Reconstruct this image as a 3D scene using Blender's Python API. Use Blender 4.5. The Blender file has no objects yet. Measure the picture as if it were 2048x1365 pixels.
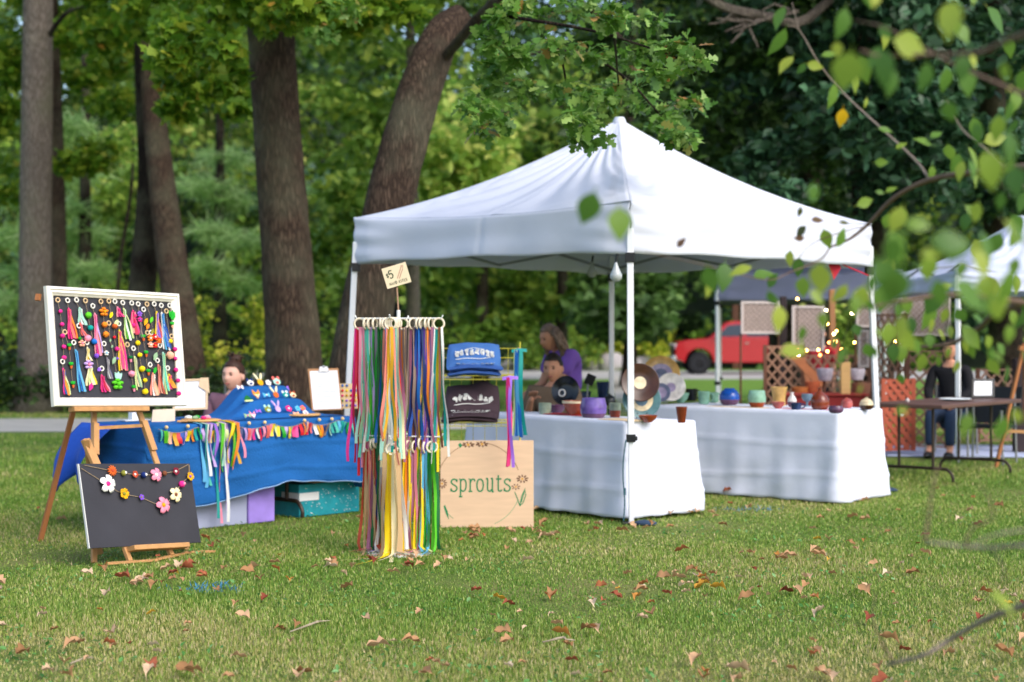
import bpy, bmesh, math, random
import numpy as np
from mathutils import Vector, Matrix
random.seed(7); rng = np.random.default_rng(11)
scene = bpy.context.scene
COL = scene.collection
# ------------------------------------------------------------------ camera, sky, sun, exposure
F = 3200.0; HC = 1.36; HY = 672.0          # focal length in photo pixels, eye height, horizon row
cam = bpy.data.cameras.new('camera'); camo = bpy.data.objects.new('camera', cam); COL.objects.link(camo)
camo.location = (0, 0, HC); camo.rotation_euler = (math.radians(90), 0, 0)
cam.sensor_width = 36; cam.lens = F/2048*36; cam.shift_y = -10.5/2048
cam.clip_start = 0.1; cam.clip_end = 600
cam.dof.use_dof = True; cam.dof.focus_distance = 8.3; cam.dof.aperture_fstop = 2.0
scene.camera = camo
world = bpy.data.worlds.new('World'); scene.world = world; world.use_nodes = True
SUN_EL = 42; SUN_DIR = Vector((0.68, -0.73, 0)).normalized()
nt = world.node_tree; bg = nt.nodes['Background']
sky = nt.nodes.new('ShaderNodeTexSky'); sky.sky_type = 'NISHITA'; sky.sun_disc = False
sky.sun_elevation = math.radians(SUN_EL); sky.sun_rotation = math.atan2(SUN_DIR.x, SUN_DIR.y)
sky.air_density = 1.0; sky.dust_density = 2.4; sky.ozone_density = 1.0
nt.links.new(sky.outputs[0], bg.inputs[0]); bg.inputs[1].default_value = 0.15
sl = bpy.data.lights.new('sun', 'SUN'); sl.energy = 1.1; sl.angle = math.radians(40); sl.color = (1, .96, .91)
so = bpy.data.objects.new('sun', sl); COL.objects.link(so)
sd = Vector((SUN_DIR.x*math.cos(math.radians(SUN_EL)), SUN_DIR.y*math.cos(math.radians(SUN_EL)), math.sin(math.radians(SUN_EL))))
so.rotation_euler = (-sd).to_track_quat('-Z', 'Y').to_euler(); so.location = (8, -6, 12)
vs = scene.view_settings; vs.view_transform = 'Standard'; vs.look = 'None'; vs.gamma = 1; vs.exposure = 0.98
scene.cycles.max_bounces = 6; scene.cycles.transparent_max_bounces = 8

# ------------------------------------------------------------------ helpers
def P(x, y, d): return Vector(((x-1024)/F*d, d, HC-(y-HY)/F*d))
def G(x, y):
    d = HC*F/(y-HY); return Vector(((x-1024)/F*d, d, 0))
def PZ(x, d, z): return Vector(((x-1024)/F*d, d, z))
def V(*a): return Vector(a)
def lin(h):
    h = h.lstrip('#'); c = [int(h[i:i+2], 16)/255 for i in (0, 2, 4)]
    return tuple(v/12.92 if v <= .04045 else ((v+.055)/1.055)**2.4 for v in c)
_m = {}
def mat(name, hexc, rough=.7, var=.1, scale=6, bump=0, bscale=40, metal=0, trans=0, spec=.35, coat=0, stretch=None, emit=None):
    if name in _m: return _m[name]
    m = bpy.data.materials.new(name); m.use_nodes = True; t = m.node_tree; n = t.nodes; L = t.links
    b = n['Principled BSDF']; out = n['Material Output']; c = lin(hexc)
    b.inputs['Base Color'].default_value = (*c, 1); b.inputs['Roughness'].default_value = rough
    b.inputs['Metallic'].default_value = metal; b.inputs['Specular IOR Level'].default_value = spec
    if coat: b.inputs['Coat Weight'].default_value = coat
    if emit:
        b.inputs['Emission Color'].default_value = (*lin(emit[0]), 1); b.inputs['Emission Strength'].default_value = emit[1]
    tc = n.new('ShaderNodeTexCoord'); mp = n.new('ShaderNodeMapping'); L.new(tc.outputs['Object'], mp.inputs[0])
    if stretch: mp.inputs['Scale'].default_value = stretch
    col = None
    if var > 0:
        no = n.new('ShaderNodeTexNoise'); no.inputs['Scale'].default_value = scale; no.inputs['Detail'].default_value = 5
        L.new(mp.outputs[0], no.inputs['Vector'])
        mr = n.new('ShaderNodeMapRange'); mr.inputs['From Min'].default_value = .25; mr.inputs['From Max'].default_value = .75
        mr.inputs['To Min'].default_value = 1-var; mr.inputs['To Max'].default_value = 1+var; L.new(no.outputs['Fac'], mr.inputs['Value'])
        vm = n.new('ShaderNodeVectorMath'); vm.operation = 'SCALE'; vm.inputs[0].default_value = c
        L.new(mr.outputs[0], vm.inputs['Scale']); L.new(vm.outputs[0], b.inputs['Base Color']); col = vm.outputs[0]
    if bump:
        nb = n.new('ShaderNodeTexNoise'); nb.inputs['Scale'].default_value = bscale; nb.inputs['Detail'].default_value = 6
        L.new(mp.outputs[0], nb.inputs['Vector'])
        bp = n.new('ShaderNodeBump'); bp.inputs['Strength'].default_value = bump; bp.inputs['Distance'].default_value = .02
        L.new(nb.outputs['Fac'], bp.inputs['Height']); L.new(bp.outputs[0], b.inputs['Normal'])
    if trans:
        tr = n.new('ShaderNodeBsdfTranslucent'); tr.inputs['Color'].default_value = (*c, 1)
        if col: L.new(col, tr.inputs['Color'])
        mx = n.new('ShaderNodeMixShader'); mx.inputs[0].default_value = trans
        L.new(b.outputs[0], mx.inputs[1]); L.new(tr.outputs[0], mx.inputs[2]); L.new(mx.outputs[0], out.inputs[0])
    _m[name] = m; return m
def leafmat(name, cols, trans=.35, rough=.5, spec=.35, big=None):
    """colour picked per leaf island from a ramp; big = (scale, low, high) slow brightness change through the crown"""
    if name in _m: return _m[name]
    m = bpy.data.materials.new(name); m.use_nodes = True; t = m.node_tree; n = t.nodes; L = t.links
    b = n['Principled BSDF']; out = n['Material Output']
    g = n.new('ShaderNodeNewGeometry'); r = n.new('ShaderNodeValToRGB'); L.new(g.outputs['Random Per Island'], r.inputs[0])
    e = r.color_ramp.elements
    while len(e) < len(cols): e.new(.5)
    for i, (p, h) in enumerate(cols): e[i].position = p; e[i].color = (*lin(h), 1)
    c = r.outputs[0]
    if big:
        tc = n.new('ShaderNodeTexCoord'); no = n.new('ShaderNodeTexNoise'); no.inputs['Scale'].default_value = big[0]; no.inputs['Detail'].default_value = 3
        L.new(tc.outputs['Object'], no.inputs['Vector'])
        mr = n.new('ShaderNodeMapRange'); mr.inputs['From Min'].default_value = .35; mr.inputs['From Max'].default_value = .65
        L.new(no.outputs['Fac'], mr.inputs['Value'])
        mx = n.new('ShaderNodeMix'); mx.data_type = 'RGBA'; L.new(mr.outputs[0], mx.inputs[0]); L.new(c, mx.inputs[6])
        mx.inputs[7].default_value = (*lin(big[1]), 1)
        mm = n.new('ShaderNodeMath'); mm.operation = 'MULTIPLY'; mm.inputs[1].default_value = big[2]; L.new(mr.outputs[0], mm.inputs[0]); L.new(mm.outputs[0], mx.inputs[0])
        c = mx.outputs[2]
    L.new(c, b.inputs['Base Color']); b.inputs['Roughness'].default_value = rough; b.inputs['Specular IOR Level'].default_value = spec
    tr = n.new('ShaderNodeBsdfTranslucent'); L.new(c, tr.inputs[0])
    ms = n.new('ShaderNodeMixShader'); ms.inputs[0].default_value = trans
    L.new(b.outputs[0], ms.inputs[1]); L.new(tr.outputs[0], ms.inputs[2]); L.new(ms.outputs[0], out.inputs[0])
    _m[name] = m; return m
def tag(o, label=None, cat=None, group=None, kind=None):
    if label: o['label'] = label
    if cat: o['category'] = cat
    if group: o['group'] = group
    if kind: o['kind'] = kind
    return o
def empty(name, loc, label, cat, group=None):
    o = bpy.data.objects.new(name, None); COL.objects.link(o); o.location = loc; o.empty_display_size = .1
    return tag(o, label, cat, group)
def worldloc(o):
    v = Vector((0, 0, 0))
    while o is not None: v = v+o.location; o = o.parent
    return v
def frame(z, up=(0, 0, 1)):
    """3x3 with columns x,y,z, z along the given vector"""
    z = Vector(z).normalized(); u = Vector(up)
    if abs(z.dot(u)) > .99: u = Vector((0, 1, 0))
    x = u.cross(z).normalized(); y = z.cross(x)
    return Matrix((x, y, z)).transposed()
class MB:
    def __init__(s): s.v = []; s.f = []; s.mi = []; s.cur = 0
    def add(s, vs, fs, m=None):
        b = len(s.v); s.v.extend([tuple(v) for v in vs]); m = s.cur if m is None else m
        for f in fs: s.f.append([i+b for i in f]); s.mi.append(m)
        return s
    def box(s, c, size, rot=None, m=None):
        hx, hy, hz = size[0]/2, size[1]/2, size[2]/2; c = Vector(c); vs = []
        for x in (-hx, hx):
            for y in (-hy, hy):
                for z in (-hz, hz):
                    p = Vector((x, y, z)); vs.append(c+(rot @ p if rot else p))
        return s.add(vs, [(0, 1, 3, 2), (4, 6, 7, 5), (0, 4, 5, 1), (2, 3, 7, 6), (0, 2, 6, 4), (1, 5, 7, 3)], m)
    def bar(s, a, b, w, h=None, up=(0, 0, 1), m=None):
        a = Vector(a); b = Vector(b); h = h or w
        return s.box((a+b)/2, (w, h, (b-a).length), frame(b-a, up), m)
    def tube(s, pts, r, n=8, m=None, cap=True, wob=0):
        pts = [Vector(p) for p in pts]; N = len(pts); vs = []; fs = []
        rr = r if hasattr(r, '__len__') else [r]*N
        t0 = (pts[1]-pts[0]).normalized(); fr = frame(t0); x = fr.col[0]
        for i, p in enumerate(pts):
            t = (pts[min(i+1, N-1)]-pts[max(i-1, 0)]).normalized()
            x = (x-t*x.dot(t)).normalized(); y = t.cross(x)
            for k in range(n):
                a = 2*math.pi*k/n; q = rr[i]*(1+(random.uniform(-wob, wob) if wob else 0))
                vs.append(p+(x*math.cos(a)+y*math.sin(a))*q)
        for i in range(N-1):
            for k in range(n):
                fs.append((i*n+k, i*n+(k+1) % n, (i+1)*n+(k+1) % n, (i+1)*n+k))
        if cap: fs += [tuple(range(n-1, -1, -1)), tuple((N-1)*n+k for k in range(n))]
        return s.add(vs, fs, m)
    def lathe(s, prof, c=(0, 0, 0), n=20, axis=(0, 0, 1), m=None, sq=1.0, cap=True):
        """prof: list of (r, z); sq squashes along local y"""
        c = Vector(c); fr = frame(axis) if tuple(axis) != (0, 0, 1) else Matrix.Identity(3); vs = []; fs = []
        for r, z in prof:
            for k in range(n):
                a = 2*math.pi*k/n; vs.append(c+fr @ Vector((r*math.cos(a), r*math.sin(a)*sq, z)))
        for i in range(len(prof)-1):
            for k in range(n): fs.append((i*n+k, i*n+(k+1) % n, (i+1)*n+(k+1) % n, (i+1)*n+k))
        if cap and prof[0][0] > 1e-5: fs.append(tuple(range(n-1, -1, -1)))
        if cap and prof[-1][0] > 1e-5: fs.append(tuple((len(prof)-1)*n+k for k in range(n)))
        return s.add(vs, fs, m)
    def ball(s, c, r, n=12, m=None, rot=None):
        rx, ry, rz = r if hasattr(r, '__len__') else (r, r, r); c = Vector(c); vs = []; fs = []; h = max(4, n//2)
        for i in range(h+1):
            th = math.pi*i/h
            for k in range(n):
                a = 2*math.pi*k/n; p = Vector((rx*math.sin(th)*math.cos(a), ry*math.sin(th)*math.sin(a), rz*math.cos(th)))
                vs.append(c+(rot @ p if rot else p))
        for i in range(h):
            for k in range(n): fs.append((i*n+k, (i+1)*n+k, (i+1)*n+(k+1) % n, i*n+(k+1) % n))
        return s.add(vs, fs, m)
    def torus(s, c, R, r, axis=(0, 0, 1), n=20, k=8, m=None):
        c = Vector(c); fr = frame(axis); vs = []; fs = []
        for i in range(n):
            a = 2*math.pi*i/n; d = Vector((math.cos(a), math.sin(a), 0))
            for j in range(k):
                b = 2*math.pi*j/k; vs.append(c+fr @ (d*(R+r*math.cos(b))+Vector((0, 0, r*math.sin(b)))))
        for i in range(n):
            for j in range(k): fs.append((i*k+j, ((i+1) % n)*k+j, ((i+1) % n)*k+(j+1) % k, i*k+(j+1) % k))
        return s.add(vs, fs, m)
    def strip(s, pts, side, w, m=None):
        """flat ribbon along pts; side = width direction or list; w = width or list"""
        vs = []; N = len(pts)
        for i, p in enumerate(pts):
            d = side[i] if isinstance(side, list) else side; q = w[i] if hasattr(w, '__len__') else w
            d = Vector(d).normalized()*q/2; vs += [Vector(p)-d, Vector(p)+d]
        return s.add(vs, [(2*i, 2*i+1, 2*i+3, 2*i+2) for i in range(N-1)], m)
    def prism(s, poly, o, x, y, depth, m=None):
        """polygon (list of 2D) in plane o + a*x + b*y, extruded by vector depth"""
        o = Vector(o); n = len(poly); vs = [o+x*a+y*b for a, b in poly]; vs += [v+depth for v in vs]
        fs = [tuple(range(n-1, -1, -1)), tuple(range(n, 2*n))]+[(i, (i+1) % n, n+(i+1) % n, n+i) for i in range(n)]
        return s.add(vs, fs, m)
    def build(s, name, mats, parent=None, smooth=True, origin=None, angle=40):
        me = bpy.data.meshes.new(name)
        if parent is not None: org = worldloc(parent)
        elif origin is not None: org = Vector(origin)
        else:
            a = np.array(s.v); org = Vector(((a[:, 0].min()+a[:, 0].max())/2, (a[:, 1].min()+a[:, 1].max())/2, a[:, 2].min()))
        me.from_pydata([(v[0]-org.x, v[1]-org.y, v[2]-org.z) for v in s.v], [], s.f)
        mats = mats if isinstance(mats, (list, tuple)) else [mats]
        for m in mats: me.materials.append(m)
        me.polygons.foreach_set('material_index', np.array(s.mi, dtype=np.int32))
        if smooth:
            me.polygons.foreach_set('use_smooth', np.ones(len(s.f), dtype=bool))
            try: me.set_sharp_from_angle(angle=math.radians(angle))
            except Exception: pass
        me.update()
        o = bpy.data.objects.new(name, me); COL.objects.link(o)
        if parent is not None: o.parent = parent
        else: o.location = org
        return o
def bevel(o, w, seg=2):
    b = o.modifiers.new('bevel', 'BEVEL'); b.width = w; b.segments = seg; b.limit_method = 'ANGLE'; return o
def scatter(name, pv, pf, pos, R, sc, mats, midx=None, parent=None, smooth=False):
    """many copies of one small shape baked into one mesh (leaves, blades)"""
    pv = np.asarray(pv, float); K = len(pv); N = len(pos); sc = np.asarray(sc, float)
    if sc.ndim == 1: sc = sc[:, None]
    loc = pv[None]*sc[:, None, :] if sc.shape[1] == 3 else pv[None]*sc[:, :, None]
    vv = np.einsum('nij,nkj->nki', R, loc)+np.asarray(pos)[:, None, :]
    org = worldloc(parent) if parent is not None else Vector((0, 0, 0))
    vv = vv-np.array(org); vv = vv.reshape(-1, 3)
    me = bpy.data.meshes.new(name); me.vertices.add(len(vv)); me.vertices.foreach_set('co', vv.astype(np.float32).ravel())
    lt = np.array([len(f) for f in pf]); flat = np.concatenate([np.array(f) for f in pf])
    idx = (flat[None]+(np.arange(N)*K)[:, None]).ravel()
    tot = np.tile(lt, N); st = np.concatenate([[0], np.cumsum(tot)[:-1]])
    me.loops.add(len(idx)); me.loops.foreach_set('vertex_index', idx.astype(np.int32))
    me.polygons.add(len(tot)); me.polygons.foreach_set('loop_start', st.astype(np.int32)); me.polygons.foreach_set('loop_total', tot.astype(np.int32))
    mats = mats if isinstance(mats, (list, tuple)) else [mats]
    for m in mats: me.materials.append(m)
    if midx is not None: me.polygons.foreach_set('material_index', np.repeat(np.asarray(midx, np.int32), len(pf)))
    if smooth: me.polygons.foreach_set('use_smooth', np.ones(len(tot), bool))
    me.update(calc_edges=True)
    o = bpy.data.objects.new(name, me); COL.objects.link(o)
    if parent is not None: o.parent = parent
    return o
def rand_frames(n, up=.5, droop=.0):
    """random leaf frames: x along the leaf, z its normal leaning upward"""
    f = rng.normal(size=(n, 3)); f[:, 2] = f[:, 2]*.6-droop
    f /= np.linalg.norm(f, axis=1)[:, None]
    z = rng.normal(size=(n, 3)); z[:, 2] += up*2
    z -= (z*f).sum(1)[:, None]*f; z /= np.linalg.norm(z, axis=1)[:, None]
    y = np.cross(z, f); return np.stack([f, y, z], axis=2)
LEAF4 = ([(0, 0, 0), (.45, .3, .05), (1, 0, -.05), (.45, -.3, .05)], [(0, 1, 2, 3)])
LEAF_OV = ([(0, 0, 0), (.2, .22, .05), (.55, .3, .07), (.85, .14, .0), (1.05, 0, -.1), (.85, -.14, .0), (.55, -.3, .07), (.2, -.22, .05), (.5, 0, 0)],
           [(0, 8, 2, 1), (8, 4, 3, 2), (0, 7, 6, 8), (8, 6, 5, 4)])
LEAF_LOBE = ([(0, 0, 0), (.15, .1, 0), (.25, .3, .05), (.4, .13, 0), (.55, .36, .06), (.68, .14, 0), (.85, .22, .0), (1, 0, -.08),
              (.85, -.22, 0), (.68, -.14, 0), (.55, -.36, .06), (.4, -.13, 0), (.25, -.3, .05), (.15, -.1, 0)], [tuple(range(14))])
LEAF_MAPLE = ([(0, 0, 0), (.1, .3, 0), (.05, .55, -.05), (.35, .4, .02), (.45, .62, -.04), (.6, .3, .02), (1, 0, -.08), (.6, -.3, .02), (.45, -.62, -.04),
               (.35, -.4, .02), (.05, -.55, -.05), (.1, -.3, 0)], [tuple(range(12))])
def clump_points(clumps):
    """clumps: (x,y,z, rx,ry,rz, n) -> points concentrated towards each clump's outer shell"""
    out = []
    for (x, y, z, rx, ry, rz, n) in clumps:
        d = rng.normal(size=(int(n), 3)); d /= np.linalg.norm(d, axis=1)[:, None]
        r = rng.uniform(.15, 1, int(n))**.6
        out.append(d*r[:, None]*np.array([rx, ry, rz])+np.array([x, y, z]))
    return np.concatenate(out)
def wobble(n, amp, seed, freq=3):
    r = random.Random(seed); ph = [r.uniform(0, 6.28) for _ in range(3)]
    return [amp*(math.sin(freq*i/n*3.1+ph[0])+.5*math.sin(freq*2.3*i/n*3.1+ph[1])+.3*math.sin(freq*4.1*i/n*3.1+ph[2]))/1.8 for i in range(n+1)]
def spline(pts, n):
    """smooth curve through pts (Catmull-Rom), n samples per span"""
    pts = [Vector(p) for p in pts]; out = []
    q = [pts[0]*2-pts[1]]+pts+[pts[-1]*2-pts[-2]]
    for i in range(1, len(q)-2):
        for k in range(n):
            t = k/n; a, b, c, d = q[i-1], q[i], q[i+1], q[i+2]
            out.append(.5*((2*b)+(c-a)*t+(2*a-5*b+4*c-d)*t*t+(3*b-a-3*c+d)*t**3))
    out.append(pts[-1]); return out
# ------------------------------------------------------------------ setting: lawn, path, road, hill
def ground_mat():
    m = bpy.data.materials.new('lawn_soil'); m.use_nodes = True; t = m.node_tree; n = t.nodes; L = t.links; b = n['Principled BSDF']
    tc = n.new('ShaderNodeTexCoord'); a = n.new('ShaderNodeTexNoise'); a.inputs['Scale'].default_value = .9; a.inputs['Detail'].default_value = 8
    L.new(tc.outputs['Object'], a.inputs['Vector'])
    r = n.new('ShaderNodeValToRGB'); L.new(a.outputs['Fac'], r.inputs[0]); e = r.color_ramp.elements
    e[0].position = .35; e[0].color = (*lin('#5a7430'), 1); e[1].position = .68; e[1].color = (*lin('#80804c'), 1)
    k = n.new('ShaderNodeTexNoise'); k.inputs['Scale'].default_value = 60; k.inputs['Detail'].default_value = 6; L.new(tc.outputs['Object'], k.inputs['Vector'])
    mr = n.new('ShaderNodeMapRange'); mr.inputs['From Min'].default_value = .3; mr.inputs['From Max'].default_value = .7; mr.inputs['To Min'].default_value = .5; mr.inputs['To Max'].default_value = 1.4
    L.new(k.outputs['Fac'], mr.inputs['Value'])
    # far part of the lawn is green turf
    sx = n.new('ShaderNodeSeparateXYZ'); L.new(tc.outputs['Object'], sx.inputs[0])
    fr = n.new('ShaderNodeMapRange'); fr.inputs['From Min'].default_value = 16; fr.inputs['From Max'].default_value = 30; L.new(sx.outputs[1], fr.inputs['Value'])
    mx = n.new('ShaderNodeMix'); mx.data_type = 'RGBA'; L.new(fr.outputs[0], mx.inputs[0]); L.new(r.outputs[0], mx.inputs[6]); mx.inputs[7].default_value = (*lin('#6c9040'), 1)
    v = n.new('ShaderNodeVectorMath'); v.operation = 'SCALE'; L.new(mx.outputs[2], v.inputs[0]); L.new(mr.outputs[0], v.inputs['Scale'])
    L.new(v.outputs[0], b.inputs['Base Color']); b.inputs['Roughness'].default_value = .95; b.inputs['Specular IOR Level'].default_value = .1
    bp = n.new('ShaderNodeBump'); bp.inputs['Strength'].default_value = .7; bp.inputs['Distance'].default_value = .03; L.new(k.outputs['Fac'], bp.inputs['Height']); L.new(bp.outputs[0], b.inputs['Normal'])
    return m
mb = MB(); mb.add([(-150, -40, 0), (150, -40, 0), (150, 260, 0), (-150, 260, 0)], [(0, 1, 2, 3)])
tag(mb.build('lawn', ground_mat(), origin=(0, 0, 0)), 'mown green lawn strewn with brown leaves', 'lawn', kind='structure')
def sheet(name, pts, z, m, label, cat):
    mb = MB(); mb.add([(p[0], p[1], z) for p in pts], [tuple(range(len(pts)))])
    return tag(mb.build(name, m, origin=(0, 0, 0)), label, cat, kind='structure')
conc = mat('concrete', '#b4afa6', .9, .12, 1.5, .2, 30)
sheet('footpath', [(-40, 21.5), (-12, 22.3), (-3, 22.8), (1.0, 23.6), (1.0, 26.2), (-3, 26.4), (-12, 26.0), (-40, 25.2)], .006, conc, 'pale concrete footpath crossing the lawn behind the stall', 'path')
sheet('road', [(-60, 50), (60, 50), (60, 62), (-60, 62)], .004, mat('road_surface', '#a8a5a2', .9, .1, .5), 'pale road at the far side of the lawn', 'road')
sheet('gravel_path', [tuple(G(1222, 752)[:2]), tuple(G(1236, 830)[:2]), tuple(G(1330, 830)[:2]), tuple(G(1352, 752)[:2])], .009, conc, 'pale path running from the road towards the pottery stall', 'path')
# wooded slope that closes the view
hv = []; hf = []
nx, ny = 60, 16
for j in range(ny+1):
    for i in range(nx+1):
        x = -90+180*i/nx; y = 66+70*j/ny; z = 22*(1-math.cos(min(1, j/ny*1.3)*math.pi))/2*(1+.2*math.sin(i*.6)+.1*math.sin(i*1.7+j))
        hv.append((x, y, z-.05))
for j in range(ny):
    for i in range(nx):
        a = j*(nx+1)+i; hf.append((a, a+1, a+nx+2, a+nx+1))
mb = MB(); mb.add(hv, hf)
tag(mb.build('hillside', mat('hillside_green', '#22311a', .95, .5, .25, .6, 2), origin=(0, 0, 0)), 'dark wooded slope beyond the road', 'hillside', kind='structure')

def flat_frames(n):
    a = rng.uniform(0, 6.283, n); f = np.stack([np.cos(a), np.sin(a), rng.normal(0, .22, n)], 1); f /= np.linalg.norm(f, axis=1)[:, None]
    z = np.stack([rng.normal(0, .3, n), rng.normal(0, .3, n), np.ones(n)], 1); z -= (z*f).sum(1)[:, None]*f; z /= np.linalg.norm(z, axis=1)[:, None]
    return np.stack([f, np.cross(z, f), z], axis=2)
# ------------------------------------------------------------------ grass blades
def patch(x, y):
    return (np.sin(x*1.7+1.3*np.sin(y*.9))+np.sin(y*2.1+x*.6+2)+.7*np.sin(x*4.3-y*3.1)+.5*np.sin(x*7.9+y*6.1+1))/3.2
def blades(name, y0, y1, n, h0, h1, w, label, seed):
    y = y0*(y1/y0)**rng.uniform(0, 1, n*2)
    half = .345*y+1.5
    x = rng.uniform(-1, 1, n*2)*half
    p = patch(x, y); keep = rng.uniform(0, 1, n*2) < np.clip(.62-.6*p, .16, 1)
    # worn earth towards the crabapple, in the near corner
    worn = np.exp(-(((x-1.7)/1.0)**2+((y-6.5)/.7)**2)); keep &= rng.uniform(0, 1, n*2) > .6*worn
    keep &= ~((y > 21.9) & (y < 26.3) & (x < 1.1))
    keep &= ~((x > 3.9) & (y > 17.2) & (y < 19.9))
    x = x[keep][:n]; y = y[keep][:n]; N = len(x)
    th = rng.uniform(0, 2*math.pi, N); lean = rng.uniform(.15, 1.3, N)
    f = np.stack([np.cos(th)*np.sin(lean), np.sin(th)*np.sin(lean), np.cos(lean)], 1)
    side = np.stack([-np.sin(th), np.cos(th), np.zeros(N)], 1); nrm = np.cross(f, side)
    R = np.stack([f, side, nrm], 2)
    hh = rng.uniform(h0, h1, N)*(1-.35*np.clip(patch(x, y), -.6, 1)); ww = w*(y/y0)**.8*rng.uniform(.7, 1.4, N)
    sc = np.stack([hh, ww, hh], 1)
    pv = [(0, -.5, 0), (0, .5, 0), (.55, .42, .06), (.55, -.42, .06), (1, 0, .28)]
    pos = np.stack([x, y, np.full(N, -.003)], 1)
    pr = patch(x*.8+3, y*.8)+.55*rng.normal(size=N)+1.3*np.exp(-(((x-1.6)/1.6)**2+((y-6.6)/1.1)**2))+.5*np.exp(-(((x+1.8)/1.0)**2+((y-7.2)/.8)**2))+.2*np.exp(-((y-5.9)/.9)**2)
    mi = np.where(pr > .78, 1, np.where((pr < -.35), 2, 0))
    o = scatter(name, pv, [(0, 1, 2, 3), (3, 2, 4)], pos, R, sc, [GR0, GR1, GR2], mi)
    return tag(o, label, 'grass', kind='stuff')
GR0 = leafmat('grass_green', [(0, '#6a8630'), (.45, '#87a042'), (.8, '#a4b45c'), (1, '#c2c27e')], .35, .5, .3)
GR1 = leafmat('grass_dry', [(0, '#969e50'), (.5, '#b8b06e'), (1, '#d2c096')], .3, .7, .2)
GR2 = leafmat('grass_deep', [(0, '#547c28'), (.6, '#70963a'), (1, '#90ae54')], .35, .5, .3)
blades('grass', 5.4, 14.5, 520000, .010, .031, .0044, 'short green grass of the lawn in front of the stalls', 1)
blades('grass', 14.5, 34, 140000, .03, .055, .009, 'short green grass of the lawn behind the stalls', 2)
# clover and broad weeds between the blades
n = 5200; y = 5.6*(13/5.6)**rng.uniform(0, 1, n); x = rng.uniform(-1, 1, n)*(.345*y+.3); k = patch(x*1.7+9, y*1.9) > .15; x = x[k]; y = y[k]
pos = np.stack([x, y, rng.uniform(.012, .035, len(x))], 1)
tag(scatter('clover', *LEAF_OV, pos, rand_frames(len(x), 1.6), rng.uniform(.014, .034, len(x)), leafmat('clover_green', [(0, '#4a7d34'), (.7, '#639a4c'), (1, '#86b070')], .3)), 'small clover leaves among the grass', 'clover', kind='stuff')
# fallen leaves
n = 1; LX = []
clus = [(random.uniform(-2.2, 3.4), random.uniform(6.0, 12)) for _ in range(34)]
for i in range(430):
    if random.random() < .55:
        c = random.choice(clus); x = c[0]+random.gauss(0, .22); y = c[1]+random.gauss(0, .3)
    else:
        y = 5.7*(15/5.7)**random.random(); x = random.uniform(-.42, .46)*y
    LX.append((x, y, random.uniform(.03, .05)))
pos = np.array(LX); fr = flat_frames(len(pos))
DRY = [(-.2, 0, 0), (0, 0, 0), (.12, .2, 0), (.3, .34, 0), (.45, .26, 0), (.62, .33, 0), (.8, .16, 0), (1, .0, 0), (.8, -.17, 0), (.6, -.3, 0), (.45, -.24, 0), (.28, -.36, 0), (.1, -.18, 0), (.3, 0, 0), (.6, 0, 0)]
pv = np.array(DRY)+np.array([[0, 0, .75*abs(p[1])-.25*(p[0]-.5)**2+.1*math.sin(p[0]*9)] for p in DRY]); DRYF = [(1, 13, 3, 2), (13, 14, 5, 4), (13, 4, 3), (14, 7, 6, 5), (1, 12, 11, 13), (13, 11, 10), (13, 10, 9, 14), (14, 9, 8, 7), (0, 1, 2)]
lm = [leafmat('leaf_litter_brown', [(0, '#9a7048'), (.3, '#bb8c62'), (.7, '#d2a982'), (1, '#e0c8aa')], .25, .7, .2),
      leafmat('leaf_litter_red', [(0, '#8a4632'), (.5, '#b4684a'), (.8, '#c98448'), (1, '#d9a83a')], .25, .7, .2)]
tag(scatter('fallen_leaves', pv, DRYF, pos, fr, rng.uniform(.03, .095, len(pos)), lm, rng.integers(0, 10, len(pos)) < 3), 'curled brown and rust leaves scattered over the grass', 'leaves', kind='stuff')
# twigs and the light bark strips on the lawn
for (x0, y0, x1, y1, lab) in ((140, 1340, 186, 1325, 'bleached curved twig on the grass near the picture corner below the easels'), (1085, 1296, 1150, 1290, 'pale stick lying on the grass below the plywood sign'), (580, 1275, 660, 1250, 'thin grey twig on the grass below the blue paint mark')):
    a = G(x0, y0); b = G(x1, y1); m_ = (a+b)/2; mb = MB()
    mb.tube(spline([a+V(0, 0, .025), m_+V(.02, .02, .035), m_.lerp(b, .5)+V(-.01, -.01, .03), b+V(0, 0, .02)], 3), [.003, .004, .0055, .006, .0055, .005, .005, .004, .003, .002], 7, wob=.25)
    tag(mb.build('twig', mat('twig_wood', '#9d907a', .9, .3, 20)), lab, 'twig')
# sprayed blue marks: coloured blades
for (px, py, wx, wy, N, lab, hexs) in ((425, 1180, .15, .14, 260, 'bright blue paint sprayed on the grass in front of the easels', [(0, '#2a6d9c'), (1, '#4a9ad0')]), (1500, 1021, .22, .12, 120, 'faint blue paint sprayed on the grass by the white tables', [(0, '#3d6f96'), (1, '#6d9fc2')])):
    c = G(px, py); q = rng.normal(size=(N, 2))*np.array([wx, wy])*.6
    pos = np.stack([c.x+q[:, 0], c.y+q[:, 1], np.full(N, .005)], 1)
    tag(scatter('paint_mark', [(0, -.5, 0), (0, .5, 0), (.55, .4, .06), (.55, -.4, .06), (1, 0, .28)], [(0, 1, 2, 3), (3, 2, 4)], pos, rand_frames(N, .1)[:, :, [2, 1, 0]], np.stack([rng.uniform(.02, .045, N), np.full(N, .005), rng.uniform(.03, .05, N)], 1), leafmat('paint_blue_%d' % px, hexs, .2)), lab, 'paint mark', kind='stuff')

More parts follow.
